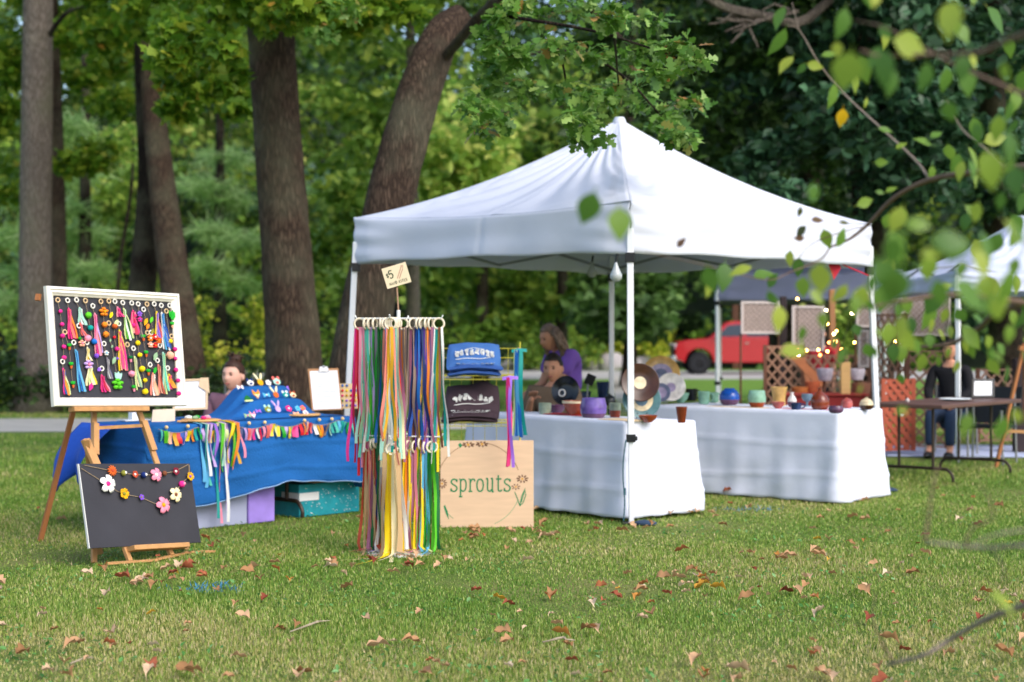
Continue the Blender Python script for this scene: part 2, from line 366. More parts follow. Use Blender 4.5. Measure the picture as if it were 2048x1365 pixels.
# ------------------------------------------------------------------ woods and trees
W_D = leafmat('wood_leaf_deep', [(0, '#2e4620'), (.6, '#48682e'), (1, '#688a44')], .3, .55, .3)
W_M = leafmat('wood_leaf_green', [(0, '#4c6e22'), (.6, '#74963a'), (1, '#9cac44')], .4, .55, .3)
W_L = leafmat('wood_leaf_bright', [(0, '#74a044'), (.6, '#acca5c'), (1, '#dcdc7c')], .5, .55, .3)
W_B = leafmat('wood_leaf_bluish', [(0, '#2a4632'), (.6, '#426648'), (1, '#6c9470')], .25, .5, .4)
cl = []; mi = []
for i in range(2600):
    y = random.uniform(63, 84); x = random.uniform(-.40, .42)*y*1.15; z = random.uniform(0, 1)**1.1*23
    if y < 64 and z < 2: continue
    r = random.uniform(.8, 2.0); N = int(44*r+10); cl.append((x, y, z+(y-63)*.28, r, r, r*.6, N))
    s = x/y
    w = (.2, .4, .35, .05) if s < -.12 else ((.35, .45, .12, .08) if s < .1 else (.5, .15, .05, .3))  # weights paint sunlit leaf colours into the left, darker ones into the right
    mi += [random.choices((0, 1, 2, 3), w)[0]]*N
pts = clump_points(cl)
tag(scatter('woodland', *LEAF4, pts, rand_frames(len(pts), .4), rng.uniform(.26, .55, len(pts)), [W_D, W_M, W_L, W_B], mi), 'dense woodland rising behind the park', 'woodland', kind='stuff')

BARK = {}
def bark(name, hexc, hexd):
    m = bpy.data.materials.new(name); m.use_nodes = True; t = m.node_tree; n = t.nodes; L = t.links; b = n['Principled BSDF']
    tc = n.new('ShaderNodeTexCoord'); mp = n.new('ShaderNodeMapping'); mp.inputs['Scale'].default_value = (20, 20, 3.2); L.new(tc.outputs['Object'], mp.inputs[0])
    v = n.new('ShaderNodeTexVoronoi'); v.inputs['Scale'].default_value = 1.6; v.feature = 'DISTANCE_TO_EDGE'
    no = n.new('ShaderNodeTexNoise'); no.inputs['Scale'].default_value = 1.5; no.inputs['Detail'].default_value = 8; no.inputs['Roughness'].default_value = .7
    L.new(mp.outputs[0], no.inputs['Vector'])
    va = n.new('ShaderNodeVectorMath'); va.operation = 'ADD'; sc = n.new('ShaderNodeVectorMath'); sc.operation = 'SCALE'; sc.inputs['Scale'].default_value = .9
    L.new(no.outputs['Color'], sc.inputs[0]); L.new(mp.outputs[0], va.inputs[0]); L.new(sc.outputs[0], va.inputs[1]); L.new(va.outputs[0], v.inputs['Vector'])
    mr = n.new('ShaderNodeMapRange'); mr.inputs['From Max'].default_value = .28; L.new(v.outputs['Distance'], mr.inputs['Value'])
    mm = n.new('ShaderNodeMath'); mm.operation = 'MULTIPLY'; L.new(mr.outputs[0], mm.inputs[0]); L.new(no.outputs['Fac'], mm.inputs[1])
    r = n.new('ShaderNodeValToRGB'); L.new(mm.outputs[0], r.inputs[0]); e = r.color_ramp.elements
    e[0].color = (*lin(hexd), 1); e[0].position = .05; e[1].color = (*lin(hexc), 1); e[1].position = .6
    lo = n.new('ShaderNodeTexNoise'); lo.inputs['Scale'].default_value = 1.6; lo.inputs['Detail'].default_value = 5; L.new(tc.outputs['Object'], lo.inputs['Vector'])
    lr = n.new('ShaderNodeMapRange'); lr.inputs['From Min'].default_value = .45; lr.inputs['From Max'].default_value = .72; lr.inputs['To Max'].default_value = .55; L.new(lo.outputs['Fac'], lr.inputs['Value'])
    mx = n.new('ShaderNodeMix'); mx.data_type = 'RGBA'; L.new(lr.outputs[0], mx.inputs[0]); L.new(r.outputs[0], mx.inputs[6]); mx.inputs[7].default_value = (*lin('#7c7c66'), 1)
    L.new(mx.outputs[2], b.inputs['Base Color']); b.inputs['Roughness'].default_value = .9; b.inputs['Specular IOR Level'].default_value = .15
    bp = n.new('ShaderNodeBump'); bp.inputs['Strength'].default_value = 1.0; bp.inputs['Distance'].default_value = .04; L.new(mm.outputs[0], bp.inputs['Height']); L.new(bp.outputs[0], b.inputs['Normal'])
    return m
BK_G = bark('bark_grey', '#9c9086', '#6d635b'); BK_B = bark('bark_brown', '#6c594b', '#43362e'); BK_D = bark('bark_dark', '#42362e', '#211b17')
def trunk_part(pts, radii, m, parent, name='trunk', n=6, sides=16, wob=.025, flare=.45):
    c = spline(pts, n); N = len(c)
    rr = [float(np.interp(i/(N-1)*(len(radii)-1), range(len(radii)), radii)) for i in range(N)]
    if flare:
        z0 = c[0].z; rr = [r*(1+flare*math.exp(-(p.z-z0)/.35)) for r, p in zip(rr, c)]
    mb = MB(); mb.tube(c, rr, sides, wob=wob); return mb.build(name, m, parent, angle=180)
def crown_part(clumps, size, m, parent, name='crown', shape=LEAF_OV, up=.5, droop=.2):
    p = clump_points(clumps); return scatter(name, *shape, p, rand_frames(len(p), up, droop), rng.uniform(*size, len(p)), m, parent=parent)
def px_clumps(lst):
    """(x, y, d, radius_px, flat, n)"""
    out = []
    for x, y, d, r, fl, n in lst:
        c = P(x, y, d); q = r/F*d; out.append((c.x, c.y, c.z, q, q, q*fl, n))
    return out
def overhead(cx, cy, z0, z1, r, k, n, rc=1.1):
    out = []
    for i in range(k):
        a = random.uniform(0, 6.28); q = r*math.sqrt(random.random()); z = random.uniform(z0, z1)
        out.append((cx+q*math.cos(a), cy+q*math.sin(a), z, rc*random.uniform(.7, 1.3), rc*random.uniform(.7, 1.3), rc*.55, n))
    return out
def boughs(x0, x1, y0, y1, d0, d1, k, r0, r1, n, fl=.55):
    return px_clumps([(random.uniform(x0, x1), random.uniform(y0, y1), random.uniform(d0, d1), random.uniform(r0, r1), fl, n) for _ in range(k)])
L_MAPLE = leafmat('maple_leaf', [(0, '#4a741e'), (.5, '#6e9428'), (.9, '#94aa34'), (.985, '#acb03c'), (1, '#c08c3c')], .45)
L_OAK = leafmat('oak_leaf', [(0, '#446e22'), (.5, '#689438'), (.93, '#96b460'), (.97, '#a89850'), (1, '#b88048')], .38, .45, .5)
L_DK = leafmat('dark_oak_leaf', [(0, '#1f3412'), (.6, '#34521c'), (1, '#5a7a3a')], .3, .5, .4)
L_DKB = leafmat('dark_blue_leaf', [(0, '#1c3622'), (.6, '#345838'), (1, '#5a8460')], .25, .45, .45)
def limb(pts, r0, r1, m, parent):
    c = spline(pts, 4); mb = MB(); mb.tube(c, [r0+(r1-r0)*i/(len(c)-1) for i in range(len(c))], 8, wob=.08); return mb.build('branch', m, parent, angle=180)
# tall grey trunk beside the frame
t = empty('tree', G(72, 826), 'tall straight tree with pale grey bark, behind the framed charm board', 'tree', 'trunks behind the craft stall')
b = t.location
trunk_part([b, PZ(70, b.y, 1.5), PZ(72, b.y, 4), PZ(76, b.y, 7.2), PZ(78, b.y, 12)], [.33, .29, .275, .26, .2], BK_G, t)
limb([PZ(92, b.y, 6.6), PZ(140, b.y-.5, 7.0), PZ(230, b.y-1, 7.1)], .05, .02, BK_D, t)
crown_part(boughs(-60, 270, -60, 110, 29.5, 33, 16, 50, 90, 260)+boughs(150, 270, -60, 100, 24, 28, 5, 40, 60, 240)+boughs(-40, 60, 100, 420, 29.3, 32, 9, 40, 70, 230)+boughs(130, 250, 120, 330, 28, 32, 9, 40, 60, 200)+overhead(b.x, b.y, 9.5, 14, 5, 12, 120, 1.3), (.11, .18), L_MAPLE, t, shape=LEAF_MAPLE)
t = empty('tree', PZ(120, 31, 0), 'slim dark trunk standing just behind the pale grey trunk', 'tree', 'trunks behind the craft stall')
trunk_part([t.location, PZ(118, 31, 2), PZ(112, 31, 5), PZ(98, 31, 9.5)], [.19, .17, .15, .1], BK_B, t)
crown_part(overhead(t.location.x, 32, 9, 13, 3.5, 26, 110, 1.2), (.14, .22), L_MAPLE, t, shape=LEAF_MAPLE)
# twin trunks
t = empty('tree', PZ(283, 28, 0), 'dark upright trunk of the forked pair behind the charm board', 'tree', 'trunks behind the craft stall')
trunk_part([t.location, PZ(278, 28, 1.5), PZ(300, 28, 4), PZ(290, 28, 6.4), PZ(288, 28, 11)], [.27, .25, .22, .19, .12], BK_D, t)
crown_part(boughs(240, 500, -60, 75, 21, 28, 16, 45, 80, 260)+boughs(330, 480, 60, 235, 20, 25, 10, 30, 55, 190)+overhead(-6, 27, 9, 13, 5, 12, 120, 1.3), (.10, .17), L_MAPLE, t, shape=LEAF_MAPLE)
t = empty('tree', PZ(388, 27.2, 0), 'leaning brown trunk crossing the dark upright one', 'tree', 'trunks behind the craft stall')
trunk_part([t.location, PZ(375, 27.2, 1), PZ(340, 27.3, 2.9), PZ(310, 27.4, 5), PZ(296, 27.4, 6.4), PZ(270, 27.4, 11)], [.31, .28, .26, .2, .15, .1], BK_B, t)
crown_part(overhead(-6.5, 25.5, 9, 13, 4.5, 14, 120, 1.2), (.14, .22), L_MAPLE, t, shape=LEAF_MAPLE)
# thin sapling
t = empty('sapling', PZ(228, 36, 0), 'thin curved sapling between the grey trunk and the forked pair', 'tree')
limb([t.location, PZ(232, 36, 1.6), PZ(240, 36, 3), PZ(262, 36, 4.6), PZ(268, 36, 6)], .06, .03, BK_D, t).name = 'trunk'
crown_part(boughs(200, 300, 200, 340, 35, 37, 7, 30, 45, 90), (.12, .2), W_L, t)
# main trunk in the middle of the stall
t = empty('tree', PZ(585, 19, 0), 'thick straight brown trunk rising behind the blue craft table', 'tree', 'trunks behind the craft stall')
trunk_part([t.location, PZ(588, 19, 1), PZ(572, 19, 2.4), PZ(552, 19, 4), PZ(540, 19, 5.2), PZ(520, 19, 7.4), PZ(510, 19, 11)], [.36, .335, .30, .28, .28, .32, .2], BK_B, t, wob=.02)
limb([PZ(548, 18.8, 4.95), PZ(575, 18.4, 5.05), PZ(640, 18, 5.35), PZ(720, 17.5, 5.6)], .05, .015, BK_B, t)
limb([PZ(520, 18.8, 5.1), PZ(470, 18.3, 5.2), PZ(410, 18, 4.85)], .045, .015, BK_B, t)
crown_part(boughs(420, 700, -80, 45, 15, 19, 18, 50, 85, 260, .5)+boughs(330, 460, 60, 180, 15.5, 18, 7, 30, 55, 190)+overhead(-2.7, 18, 7.5, 11, 4.2, 24, 130, 1.2), (.09, .15), L_MAPLE, t, shape=LEAF_MAPLE)
# leaning trunk, broken off at the top, with a leafy limb over the tent
t = empty('tree', PZ(690, 16, 0), 'leaning trunk with a broken top, its leafy bough hanging over the white canopy', 'tree', 'trunks behind the craft stall')
trunk_part([t.location, PZ(720, 16, 1.2), PZ(770, 16, 2.5), PZ(826, 16, 3.6), PZ(880, 16.1, 4.35), PZ(926, 16.2, 4.62)], [.31, .28, .245, .225, .19, .12], BK_B, t, wob=.03)
limb([PZ(880, 16.05, 4.1), PZ(905, 15.8, 4.2), PZ(960, 14.8, 4.32), PZ(1010, 13.6, 4.25), PZ(1120, 12.4, 4.05), PZ(1260, 11.8, 3.5)], .062, .014, BK_B, t)
bl = []
for (x, y) in ((1010, 40), (1080, 30), (1150, 20), (1230, 30), (1300, 40), (1350, 85), (1390, 130), (1040, 110), (1110, 100), (1180, 110), (1250, 120), (1320, 150), (1365, 200), (990, 170), (1060, 180), (1130, 190), (1200, 190), (1270, 200), (1330, 250), (1010, 235), (1150, 235), (1185, 270), (1355, 275), (985, 255), (1240, 170), (1290, 100), (975, 75), (985, 130), (1030, 15), (700, 20), (650, 60), (965, 220)):
    bl.append((x+random.uniform(-10, 10), y+random.uniform(-8, 8), random.uniform(10.6, 12.2) if x > 960 else random.uniform(14, 15.5), random.uniform(32, 50), .5, 62))
bc = px_clumps(bl)
crown_part(bc, (.075, .125), L_OAK, t, 'leafy_bough', LEAF_LOBE, .9, .25)
crown_part(overhead(-.5, 15, 6.6, 9.5, 3.6, 18, 120, 1.1)+boughs(640, 830, -80, 30, 16.5, 18, 8, 45, 75, 130, .5), (.11, .17), L_MAPLE, t, shape=LEAF_LOBE)
for (a, c) in ((0, 6), (7, 10), (9, 18), (8, 15), (3, 24)):
    limb([V(*bc[a][:3]), V(*((Vector(bc[a][:3])+Vector(bc[c][:3]))/2+V(0, 0, .05))), V(*bc[c][:3])], .014, .005, BK_D, t)
# far pale trunk under the tent edge
t = empty('tree', PZ(826, 38, 0), 'slim pale trunk seen between the leaning trunk and the tent', 'tree')
trunk_part([t.location, PZ(826, 38, 2), PZ(824, 38, 5), PZ(820, 38, 9)], [.2, .17, .15, .1], BK_G, t)
crown_part(overhead(-2.4, 38, 7, 11, 3, 22, 120, 1.3)+boughs(650, 850, 200, 480, 34, 40, 16, 45, 80, 110)+boughs(560, 720, 480, 640, 34, 40, 8, 40, 60, 100), (.2, .34), W_M, t)
# yellow-green trees behind the tent
for i, (px, d, lab, box, m) in enumerate(((960, 44, 'yellow green maple showing above the sloping side of the tent', (820, 1010, 230, 420), W_L), (1120, 46, 'mid green bush of a tree seen through the open tent', (850, 1260, 540, 670), W_M), (1258, 43, 'dull green tree behind the front tent legs', (1180, 1325, 545, 660), W_D))):
    t = empty('maple', PZ(px, d, 0), lab, 'tree'); trunk_part([t.location, PZ(px+5, d, 3), PZ(px, d, 8)], [.2, .16, .1], BK_D, t)
    crown_part(boughs(*box, d-3, d+2, 30, 35, 70, 85)+overhead(t.location.x, d+1, 4, 9, 3.5, 22, 80, 1.5), (.24, .42), m, t)
# dark trees on the right
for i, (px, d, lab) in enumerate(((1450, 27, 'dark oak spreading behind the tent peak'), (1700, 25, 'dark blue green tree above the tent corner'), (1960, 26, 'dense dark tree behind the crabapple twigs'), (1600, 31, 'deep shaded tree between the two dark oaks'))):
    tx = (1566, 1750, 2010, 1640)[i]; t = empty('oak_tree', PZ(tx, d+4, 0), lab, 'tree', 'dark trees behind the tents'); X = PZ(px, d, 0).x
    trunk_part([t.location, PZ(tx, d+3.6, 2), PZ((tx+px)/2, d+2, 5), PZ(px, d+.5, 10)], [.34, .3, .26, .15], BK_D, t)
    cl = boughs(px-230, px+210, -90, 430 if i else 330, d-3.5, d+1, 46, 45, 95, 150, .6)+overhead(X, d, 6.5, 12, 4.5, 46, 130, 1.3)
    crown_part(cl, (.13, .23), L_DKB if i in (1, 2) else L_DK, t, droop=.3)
# bare root-like broken branch at the top
t = empty('dead_branch', P(1480, 20, 23), 'bare grey broken limb with tangled twigs hanging at the top edge', 'branch')
for k in range(9):
    a = P(1540+random.uniform(-60, 60), 30+random.uniform(-14, 14), 22.5); e = P(1440+random.uniform(-60, 90), 40+random.uniform(-20, 60), 22.3)
    mb = MB(); mb.tube([a, (a+e)/2+V(0, 0, random.uniform(-.1, .15)), e], [.03, .02, .008], 6, wob=.2); mb.build('twig', BK_G, t)
mb = MB(); mb.tube(spline([P(1660, 0, 22.8), P(1600, 45, 22.6), P(1540, 35, 22.5), P(1450, 15, 22.4), P(1400, -20, 22.4)], 4), .07, 8, wob=.1); mb.build('limb', BK_G, t)
# pines with soft layered sprays
L_PINE = leafmat('pine_needles', [(0, '#6c9450'), (.5, '#a8cc78'), (1, '#dcecb0')], .5)
NEEDLE = ([(0, -.035, 0), (0, .035, 0), (1, .02, -.12), (1, -.02, -.12)], [(0, 1, 2, 3)])
for (px, d, lab, lays) in ((170, 40, 'pale green pine with drooping layered boughs behind the grey trunk', [(40, 470), (150, 420), (175, 470), (60, 540), (190, 540), (130, 580), (160, 350), (120, 250), (210, 300), (30, 400), (20, 600)]),
                           (440, 42, 'pale green pine behind the forked trunks', [(420, 380), (470, 400), (420, 460), (480, 480), (440, 540), (500, 560), (460, 320), (660, 470), (640, 560), (655, 380)])):
    t = empty('pine_tree', PZ(px, d, 0), lab, 'tree'); trunk_part([t.location, PZ(px, d, 4), PZ(px, d, 9)], [.2, .15, .08], BK_D, t)
    cl = px_clumps([(x+random.uniform(-20, 20), y+random.uniform(-8, 8), d+random.uniform(-2, 1), random.uniform(45, 75), .28, 520) for x, y in lays])
    p = clump_points(cl); scatter('crown', *NEEDLE, p, rand_frames(len(p), .3, .1), rng.uniform(.3, .5, len(p)), L_PINE, parent=t)
# undergrowth shrubs, each a plant
SH_Y = leafmat('shrub_yellow', [(0, '#6a8622'), (.5, '#a0b030'), (1, '#d4cc50')], .45)
SH_D = leafmat('shrub_dark', [(0, '#223418'), (.6, '#385228'), (1, '#56743a')], .3)
for (px, d, w, h, m, lab) in ((60, 28.5, 1.0, 1.2, SH_D, 'dark leafy shrub at the foot of the pale grey trunk'), (-20, 28, 1.0, 1.1, SH_D, 'dark shrub at the edge of the picture beside the path'), (170, 28.3, 1.0, .95, SH_D, 'low dark shrub between the trunks, just above the path'), (20, 31, .7, 2.3, SH_Y, 'tall yellow green weeds behind the dark shrubs'),
                              (425, 26.5, .8, 1.05, SH_D, 'dark shrub behind the seated stallholder'), (460, 31, 1.0, 2.3, SH_Y, 'yellow green bush above the seated stallholder'), (510, 27.5, .6, 1.3, SH_Y, 'small yellow bush against the thick brown trunk'),
                              (290, 29.5, .9, 1.2, SH_D, 'dark undergrowth between the forked trunks'), (665, 30, .7, 1.9, W_M, 'green bush between the thick trunk and the tent leg'), (900, 56, 2.2, 1.6, SH_D, 'rounded dark bush across the road'), (1090, 63, 3, 2.2, W_M, 'broad green bush across the road'), (1270, 64, 1.8, 2.6, SH_Y, 'yellowing bush by the road, in front of the red truck'), (1420, 72, 3.4, 2.6, SH_D, 'wide dark bush behind the red truck'), (1700, 66, 4, 3.4, W_M, 'large green bush behind the far booth')):
    t = empty('shrub', PZ(px, d, 0), lab, 'shrub', 'undergrowth at the wood edge'); X = t.location.x; k = max(7, int(9*w))
    cl = [(X+random.uniform(-.8, .8)*w, d+random.uniform(-.6, .6)*w, random.uniform(.15, .8)*h, .42*w**.5, .42*w**.5, .3*h**.5, 110) for _ in range(k)]
    s = (.08, .15) if d < 40 else (.16, .3); crown_part(cl, s, m, t, 'foliage')
    mb = MB()
    for _ in range(4): mb.tube([V(X, d, 0), V(X+random.uniform(-.4, .4)*w, d+random.uniform(-.3, .3), .6*h)], [.02, .008], 5)
    mb.build('stem', BK_D, t)
# stones along the far road
for i, (px, w, h) in enumerate(((905, .8, .5), (960, 1.1, .6), (1010, .9, .5), (1065, 1.0, .55), (1168, .9, .75), (1190, .7, .55), (1222, .9, .8), (1262, .7, .55), (1290, .9, .6))):
    c = PZ(px, 63.2+random.uniform(-.4, .4), 0); mb = MB(); mb.ball(c+V(0, 0, h*.35), (w*.6, .4, h*.6), 10)
    mb.v = [tuple(Vector(v)+Vector((random.uniform(-.06, .06), random.uniform(-.06, .06), random.uniform(-.06, .06)))) for v in mb.v]
    tag(mb.build('boulder', mat('boulder_stone', '#a8a2a4', .9, .2, 1)), ('pale boulder of the row edging the far road, %s' % ('behind the standing woman', 'just past the shirt rack', 'above the shirt rack', 'above the seated man', 'behind the lilac pot', 'beside the back tent leg', 'beside the front tent leg', 'behind the brown plate', 'above the lilac platter')[i]), 'boulder', 'boulders edging the far road')
# ------------------------------------------------------------------ canopies
FAB = mat('white_canvas', '#d5d9e6', .75, .03, 3, .25, 5, trans=.12, spec=.2)
WMET = mat('white_metal', '#e2e4e8', .35, .03, 5, metal=0, spec=.5)
BLKP = mat('black_plastic', '#17191c', .45, .1, 20)
GREYM = mat('grey_metal', '#8c8f94', .4, .08, 10, metal=.7)
def pop_up(name, label, A, B, Cc, D, ztop, zval, peak, fab, splay, group, legs=(0, 1, 2, 3), sag=.105, seed=1, inner=True):
    """A,B,C,D eave corners in order round the tent (xy)"""
    cs = [Vector((*p, 0)) for p in (A, B, Cc, D)]; ctr = sum(cs, Vector())/4
    t = empty(name, (ctr.x, ctr.y, 0), label, 'canopy tent', group)
    rf = MB(); vl = MB(); r = random.Random(seed); ph = [r.uniform(0, 6) for _ in range(8)]
    pk = Vector((ctr.x, ctr.y, peak)); NU, NT = 64, 40
    def eave(k, u):
        a, b = cs[k], cs[(k+1) % 4]; p = a.lerp(b, u)
        return Vector((p.x, p.y, ztop-.05*4*u*(1-u)))
    for k in range(4):
        vs = []; out = (cs[k]+cs[(k+1) % 4])/2-ctr; out.normalize()
        for j in range(NT+1):
            tt = j/NT
            for i in range(NU+1):
                u = i/NU; e = eave(k, u); q = e.lerp(pk+out*.05*0, tt)
                m = 4*u*(1-u); z = q.z-sag*4*tt*(1-tt)*(1+.35*m*(1-tt))
                wr = .010*m*math.sin(u*23+tt*5+ph[k])*(1-tt)+.011*math.sin((u-.5)*60*(.3+tt)+ph[k])*tt*(1-tt)*4*min(1, m*2)-.014*math.exp(-((u-.5)/.014)**2)*(1-tt)**.5+.010*math.exp(-((tt-.13)/.02)**2)*min(1, m*3)+.012*math.sin(u*70+tt*50+ph[k])*math.exp(-((min(u, 1-u)/.10)**2))*tt*(1-tt)*4*min(1, m*5)+.008*math.sin(tt*46-u*30+ph[k+4])*math.exp(-((min(u, 1-u)-.12)/.1)**2)*(1-tt)*min(1, m*5)
                vs.append(Vector((q.x, q.y, z+wr))-out*.02*m*4*tt*(1-tt))
        # flatten the very tip into the round top cap
        fs = []
        for j in range(NT):
            for i in range(NU):
                a = j*(NU+1)+i; fs.append((a, a+1, a+NU+2, a+NU+1))
        rf.add(vs, fs)
        vs = []; NV = 14
        for j in range(NV+1):
            tt = j/NV
            for i in range(2*NU+1):
                u = i/(2*NU); e = eave(k, u); m = 4*u*(1-u); zb = zval+.015*m+.006*math.sin(u*19+ph[k+4])
                w = (.012*math.sin(u*13+ph[k])+.008*math.sin(u*31+ph[k+4]))*tt*min(1, m*3)+.018*m*math.sin(tt*7+u*3)*.5
                bow = .028*math.sin(min(1, tt*2.2)*math.pi/2); w += .010*math.sin(tt*16-u*9+ph[k])*math.exp(-(min(u, 1-u)/.12)**2)-.008*math.exp(-((u-.5)/.01)**2)
                vs.append(Vector((e.x, e.y, e.z+(zb-e.z)*tt))+out*(w+bow*min(1, m*4)))
        fs = []
        for j in range(NV):
            for i in range(2*NU):
                a = j*(2*NU+1)+i; fs.append((a, a+1, a+2*NU+2, a+2*NU+1))
        vl.add(vs, fs)
    o = rf.build('roof', fab, t, angle=50); so_ = o.modifiers.new('cloth', 'SOLIDIFY'); so_.thickness = .003
    o = vl.build('valance', fab, t, angle=60); so_ = o.modifiers.new('cloth', 'SOLIDIFY'); so_.thickness = .003
    for k in range(4):
        mb = MB(); mb.tube([eave(k, i/40) for i in range(41)], .0055, 6); mb.build('eave_seam', mat('seam_grey', '#b4b9c8', .8, .05), t)
    mb = MB(); mb.lathe([(0, .015), (.04, .01), (.055, -.02), (.06, -.05)], pk-V(0, 0, .0), 16); mb.build('peak_cap', fab, t)
    for k in legs:
        c = cs[k]; inw = (ctr-c); inw.z = 0; inw.normalize(); p = c+inw*.012; s = Vector((*splay[k], 0)); foot = p+s
        lg = MB(); zc = .62; mid = foot.lerp(p, zc/zval); mid.z = zc; yaw = inw
        lg.bar(mid, (p.x, p.y, zval+.18), .047, .047, up=yaw); lg.bar((foot.x, foot.y, .01), mid, .038, .038, up=yaw)
        L_ = lg.build('leg', WMET, t); bevel(L_, .005)
        cb = MB(); cb.box((p.x, p.y, zval-.03), (.068, .068, .07), frame((0, 0, 1), inw)); cb.build('corner_bracket', BLKP, L_)
        cb = MB(); cb.bar(mid-V(0, 0, .028), mid+V(0, 0, .028), .066, .066, up=yaw); cb.box(mid+V(.03, -.03, 0), (.03, .02, .03)); cb.build('height_clip', BLKP, L_)
        cb = MB(); cb.box((foot.x, foot.y, .008), (.13, .13, .008), frame((0, 0, 1), inw)); cb.build('foot_plate', BLKP, L_)
    if inner:
        for k in range(4):
            a = cs[k].lerp(ctr, .04); b = cs[(k+1) % 4].lerp(ctr, .04); h1, h2 = zval+.02, zval+.3
            for q in range(2):
                p0 = a.lerp(b, q*.5); p1 = a.lerp(b, q*.5+.5)
                for (za, zb, off) in ((h1+.02, h2, 0), (h2, h1+.02, .014)):
                    o_ = (ctr-(a+b)/2).normalized()*off; m1 = MB()
                    m1.bar(V(p0.x, p0.y, za)+o_, V(p1.x, p1.y, zb)+o_, .012, .024); m1.build('truss_bar', GREYM, t)
        mb = MB(); mb.tube([V(ctr.x, ctr.y, zval+.3), V(ctr.x, ctr.y, peak-.05)], .018, 8); mb.build('centre_pole', GREYM, t)
        for k in range(4):
            a = cs[k].lerp(cs[(k+1) % 4], .5).lerp(ctr, .05); mb = MB(); mb.bar((a.x, a.y, zval+.3), (ctr.x, ctr.y, zval+.42), .012, .022); mb.build('roof_strut', GREYM, t)
    return t
FC, LC, RC = V(.852, 11.55, 0), V(-1.30, 13.2, 0), V(3.12, 13.9, 0); BC = LC+RC-FC
pop_up('canopy_tent', 'white pop up canopy tent with pointed roof over the pottery tables', FC[:2], RC[:2], BC[:2], LC[:2], 2.335, 1.955, 3.20, FAB,
       {0: (.01, 0), 1: (.1, .05), 2: (0, .05), 3: (-.12, .05)}, None)
GFAB = mat('slate_canvas', '#8488a6', .8, .06, 3, .2, 6, trans=.1)
pop_up('canopy_tent', 'slate grey pop up canopy over the lattice booth, behind the white one', (3.2, 25), (6.0, 24.6), (6.4, 27.4), (3.6, 27.8), 2.36, 1.9, 3.1, GFAB, {k: (0, 0) for k in range(4)}, None, seed=4)
pop_up('canopy_tent', 'second white canopy tent, partly hidden behind crabapple leaves at the picture edge', (4.86, 17.45), (7.6, 18.1), (7.3, 20.8), (4.62, 20.2), 2.08, 1.84, 2.78, mat('white_canvas_far', '#c3cae0', .75, .03, 3, trans=.15), {k: (0, 0) for k in range(4)}, None, seed=6)

# ------------------------------------------------------------------ tables and cloths
def rect_perim(c, a, la, b, lb, rad=.035, n=26):
    """rounded rectangle from corner c; returns list of (point, outward)"""
    out = []
    cs = [(c+a*rad+b*rad, -a, -b), (c+a*(la-rad)+b*rad, -b, a), (c+a*(la-rad)+b*(lb-rad), a, b), (c+a*rad+b*(lb-rad), b, -a)]
    sides = [la, lb, la, lb]
    for k in range(4):
        p, d0, d1 = cs[k]
        for i in range(7):
            t = i/6*math.pi/2; d = d0*math.cos(t)+d1*math.sin(t); out.append((p+d*rad, d))
        q = cs[(k+1) % 4][0]; nn = max(6, int(sides[k]*n))
        for i in range(1, nn): out.append((p.lerp(q, i/nn)+d1*rad, d1))
    return out
def cloth(name, label, c, a, la, b, lb, z, hem, m, flare=.05, rip=.02, seed=1, group=None, rows=30, tilt=(0, 0), fold=1.0, crease=1, cflare=.03):
    r = random.Random(seed); per = rect_perim(c, a, la, b, lb); n = len(per); w1 = [r.uniform(0, 6.28) for _ in range(8)]
    vs = []; cum = [0]
    for i in range(n): cum.append(cum[-1]+(per[(i+1) % n][0]-per[i][0]).length)
    tot = cum[-1]
    corners = [c, c+a*la, c+a*la+b*lb, c+b*lb]
    def zt(p): q = p-c; return z+tilt[0]*q.dot(a)+tilt[1]*q.dot(b)
    for i, (p, d) in enumerate(per): vs.append(V(p.x, p.y, zt(p)+.002)-d*.012)
    for j in range(rows+1):
        t = j/rows
        for i, (p, d) in enumerate(per):
            s = cum[i]/tot*2*math.pi; K = int(tot*2.3)
            g = (math.sin(s*K+w1[0])+.6*math.sin(s*(K*2+1)+w1[1])+.5*math.sin(s*int(K*.5)+w1[2]))/2*fold
            zz = zt(p)-.008; h = hem(p, d); drop = (zz-h)*t
            off = .004+flare*t**1.2+rip*g*t**.8+.006*math.sin(t*9+s*5+w1[3])*t+.005*math.sin(t*17-s*9+w1[4])*t+crease*(.009*math.exp(-((t-.36-.02*math.sin(s*3))/.022)**2)+.009*math.exp(-((t-.74+.03*math.sin(s*2+1))/.022)**2))
            cr_ = min((p-q_).length for q_ in corners); off += cflare*math.exp(-(cr_/.11)**2)*t**1.3
            vs.append(V(p.x, p.y, zz-drop+(0 if t < 1 else .004*math.sin(s*K*1.7)))+d*off)
    fs = [tuple(range(n))]
    for j in range(rows+1):
        for i in range(n): fs.append((j*n+i, (j+1)*n+i, (j+1)*n+(i+1) % n, j*n+(i+1) % n))
    mb = MB(); mb.add(vs, fs); o = mb.build(name, m, origin=(c.x, c.y, 0), angle=75)
    s_ = o.modifiers.new('cloth', 'SOLIDIFY'); s_.thickness = .003
    tag(o, label, 'tablecloth', group); o['hemline'] = 0
    return o, [vs[(rows+1)*n+i] for i in range(n)]
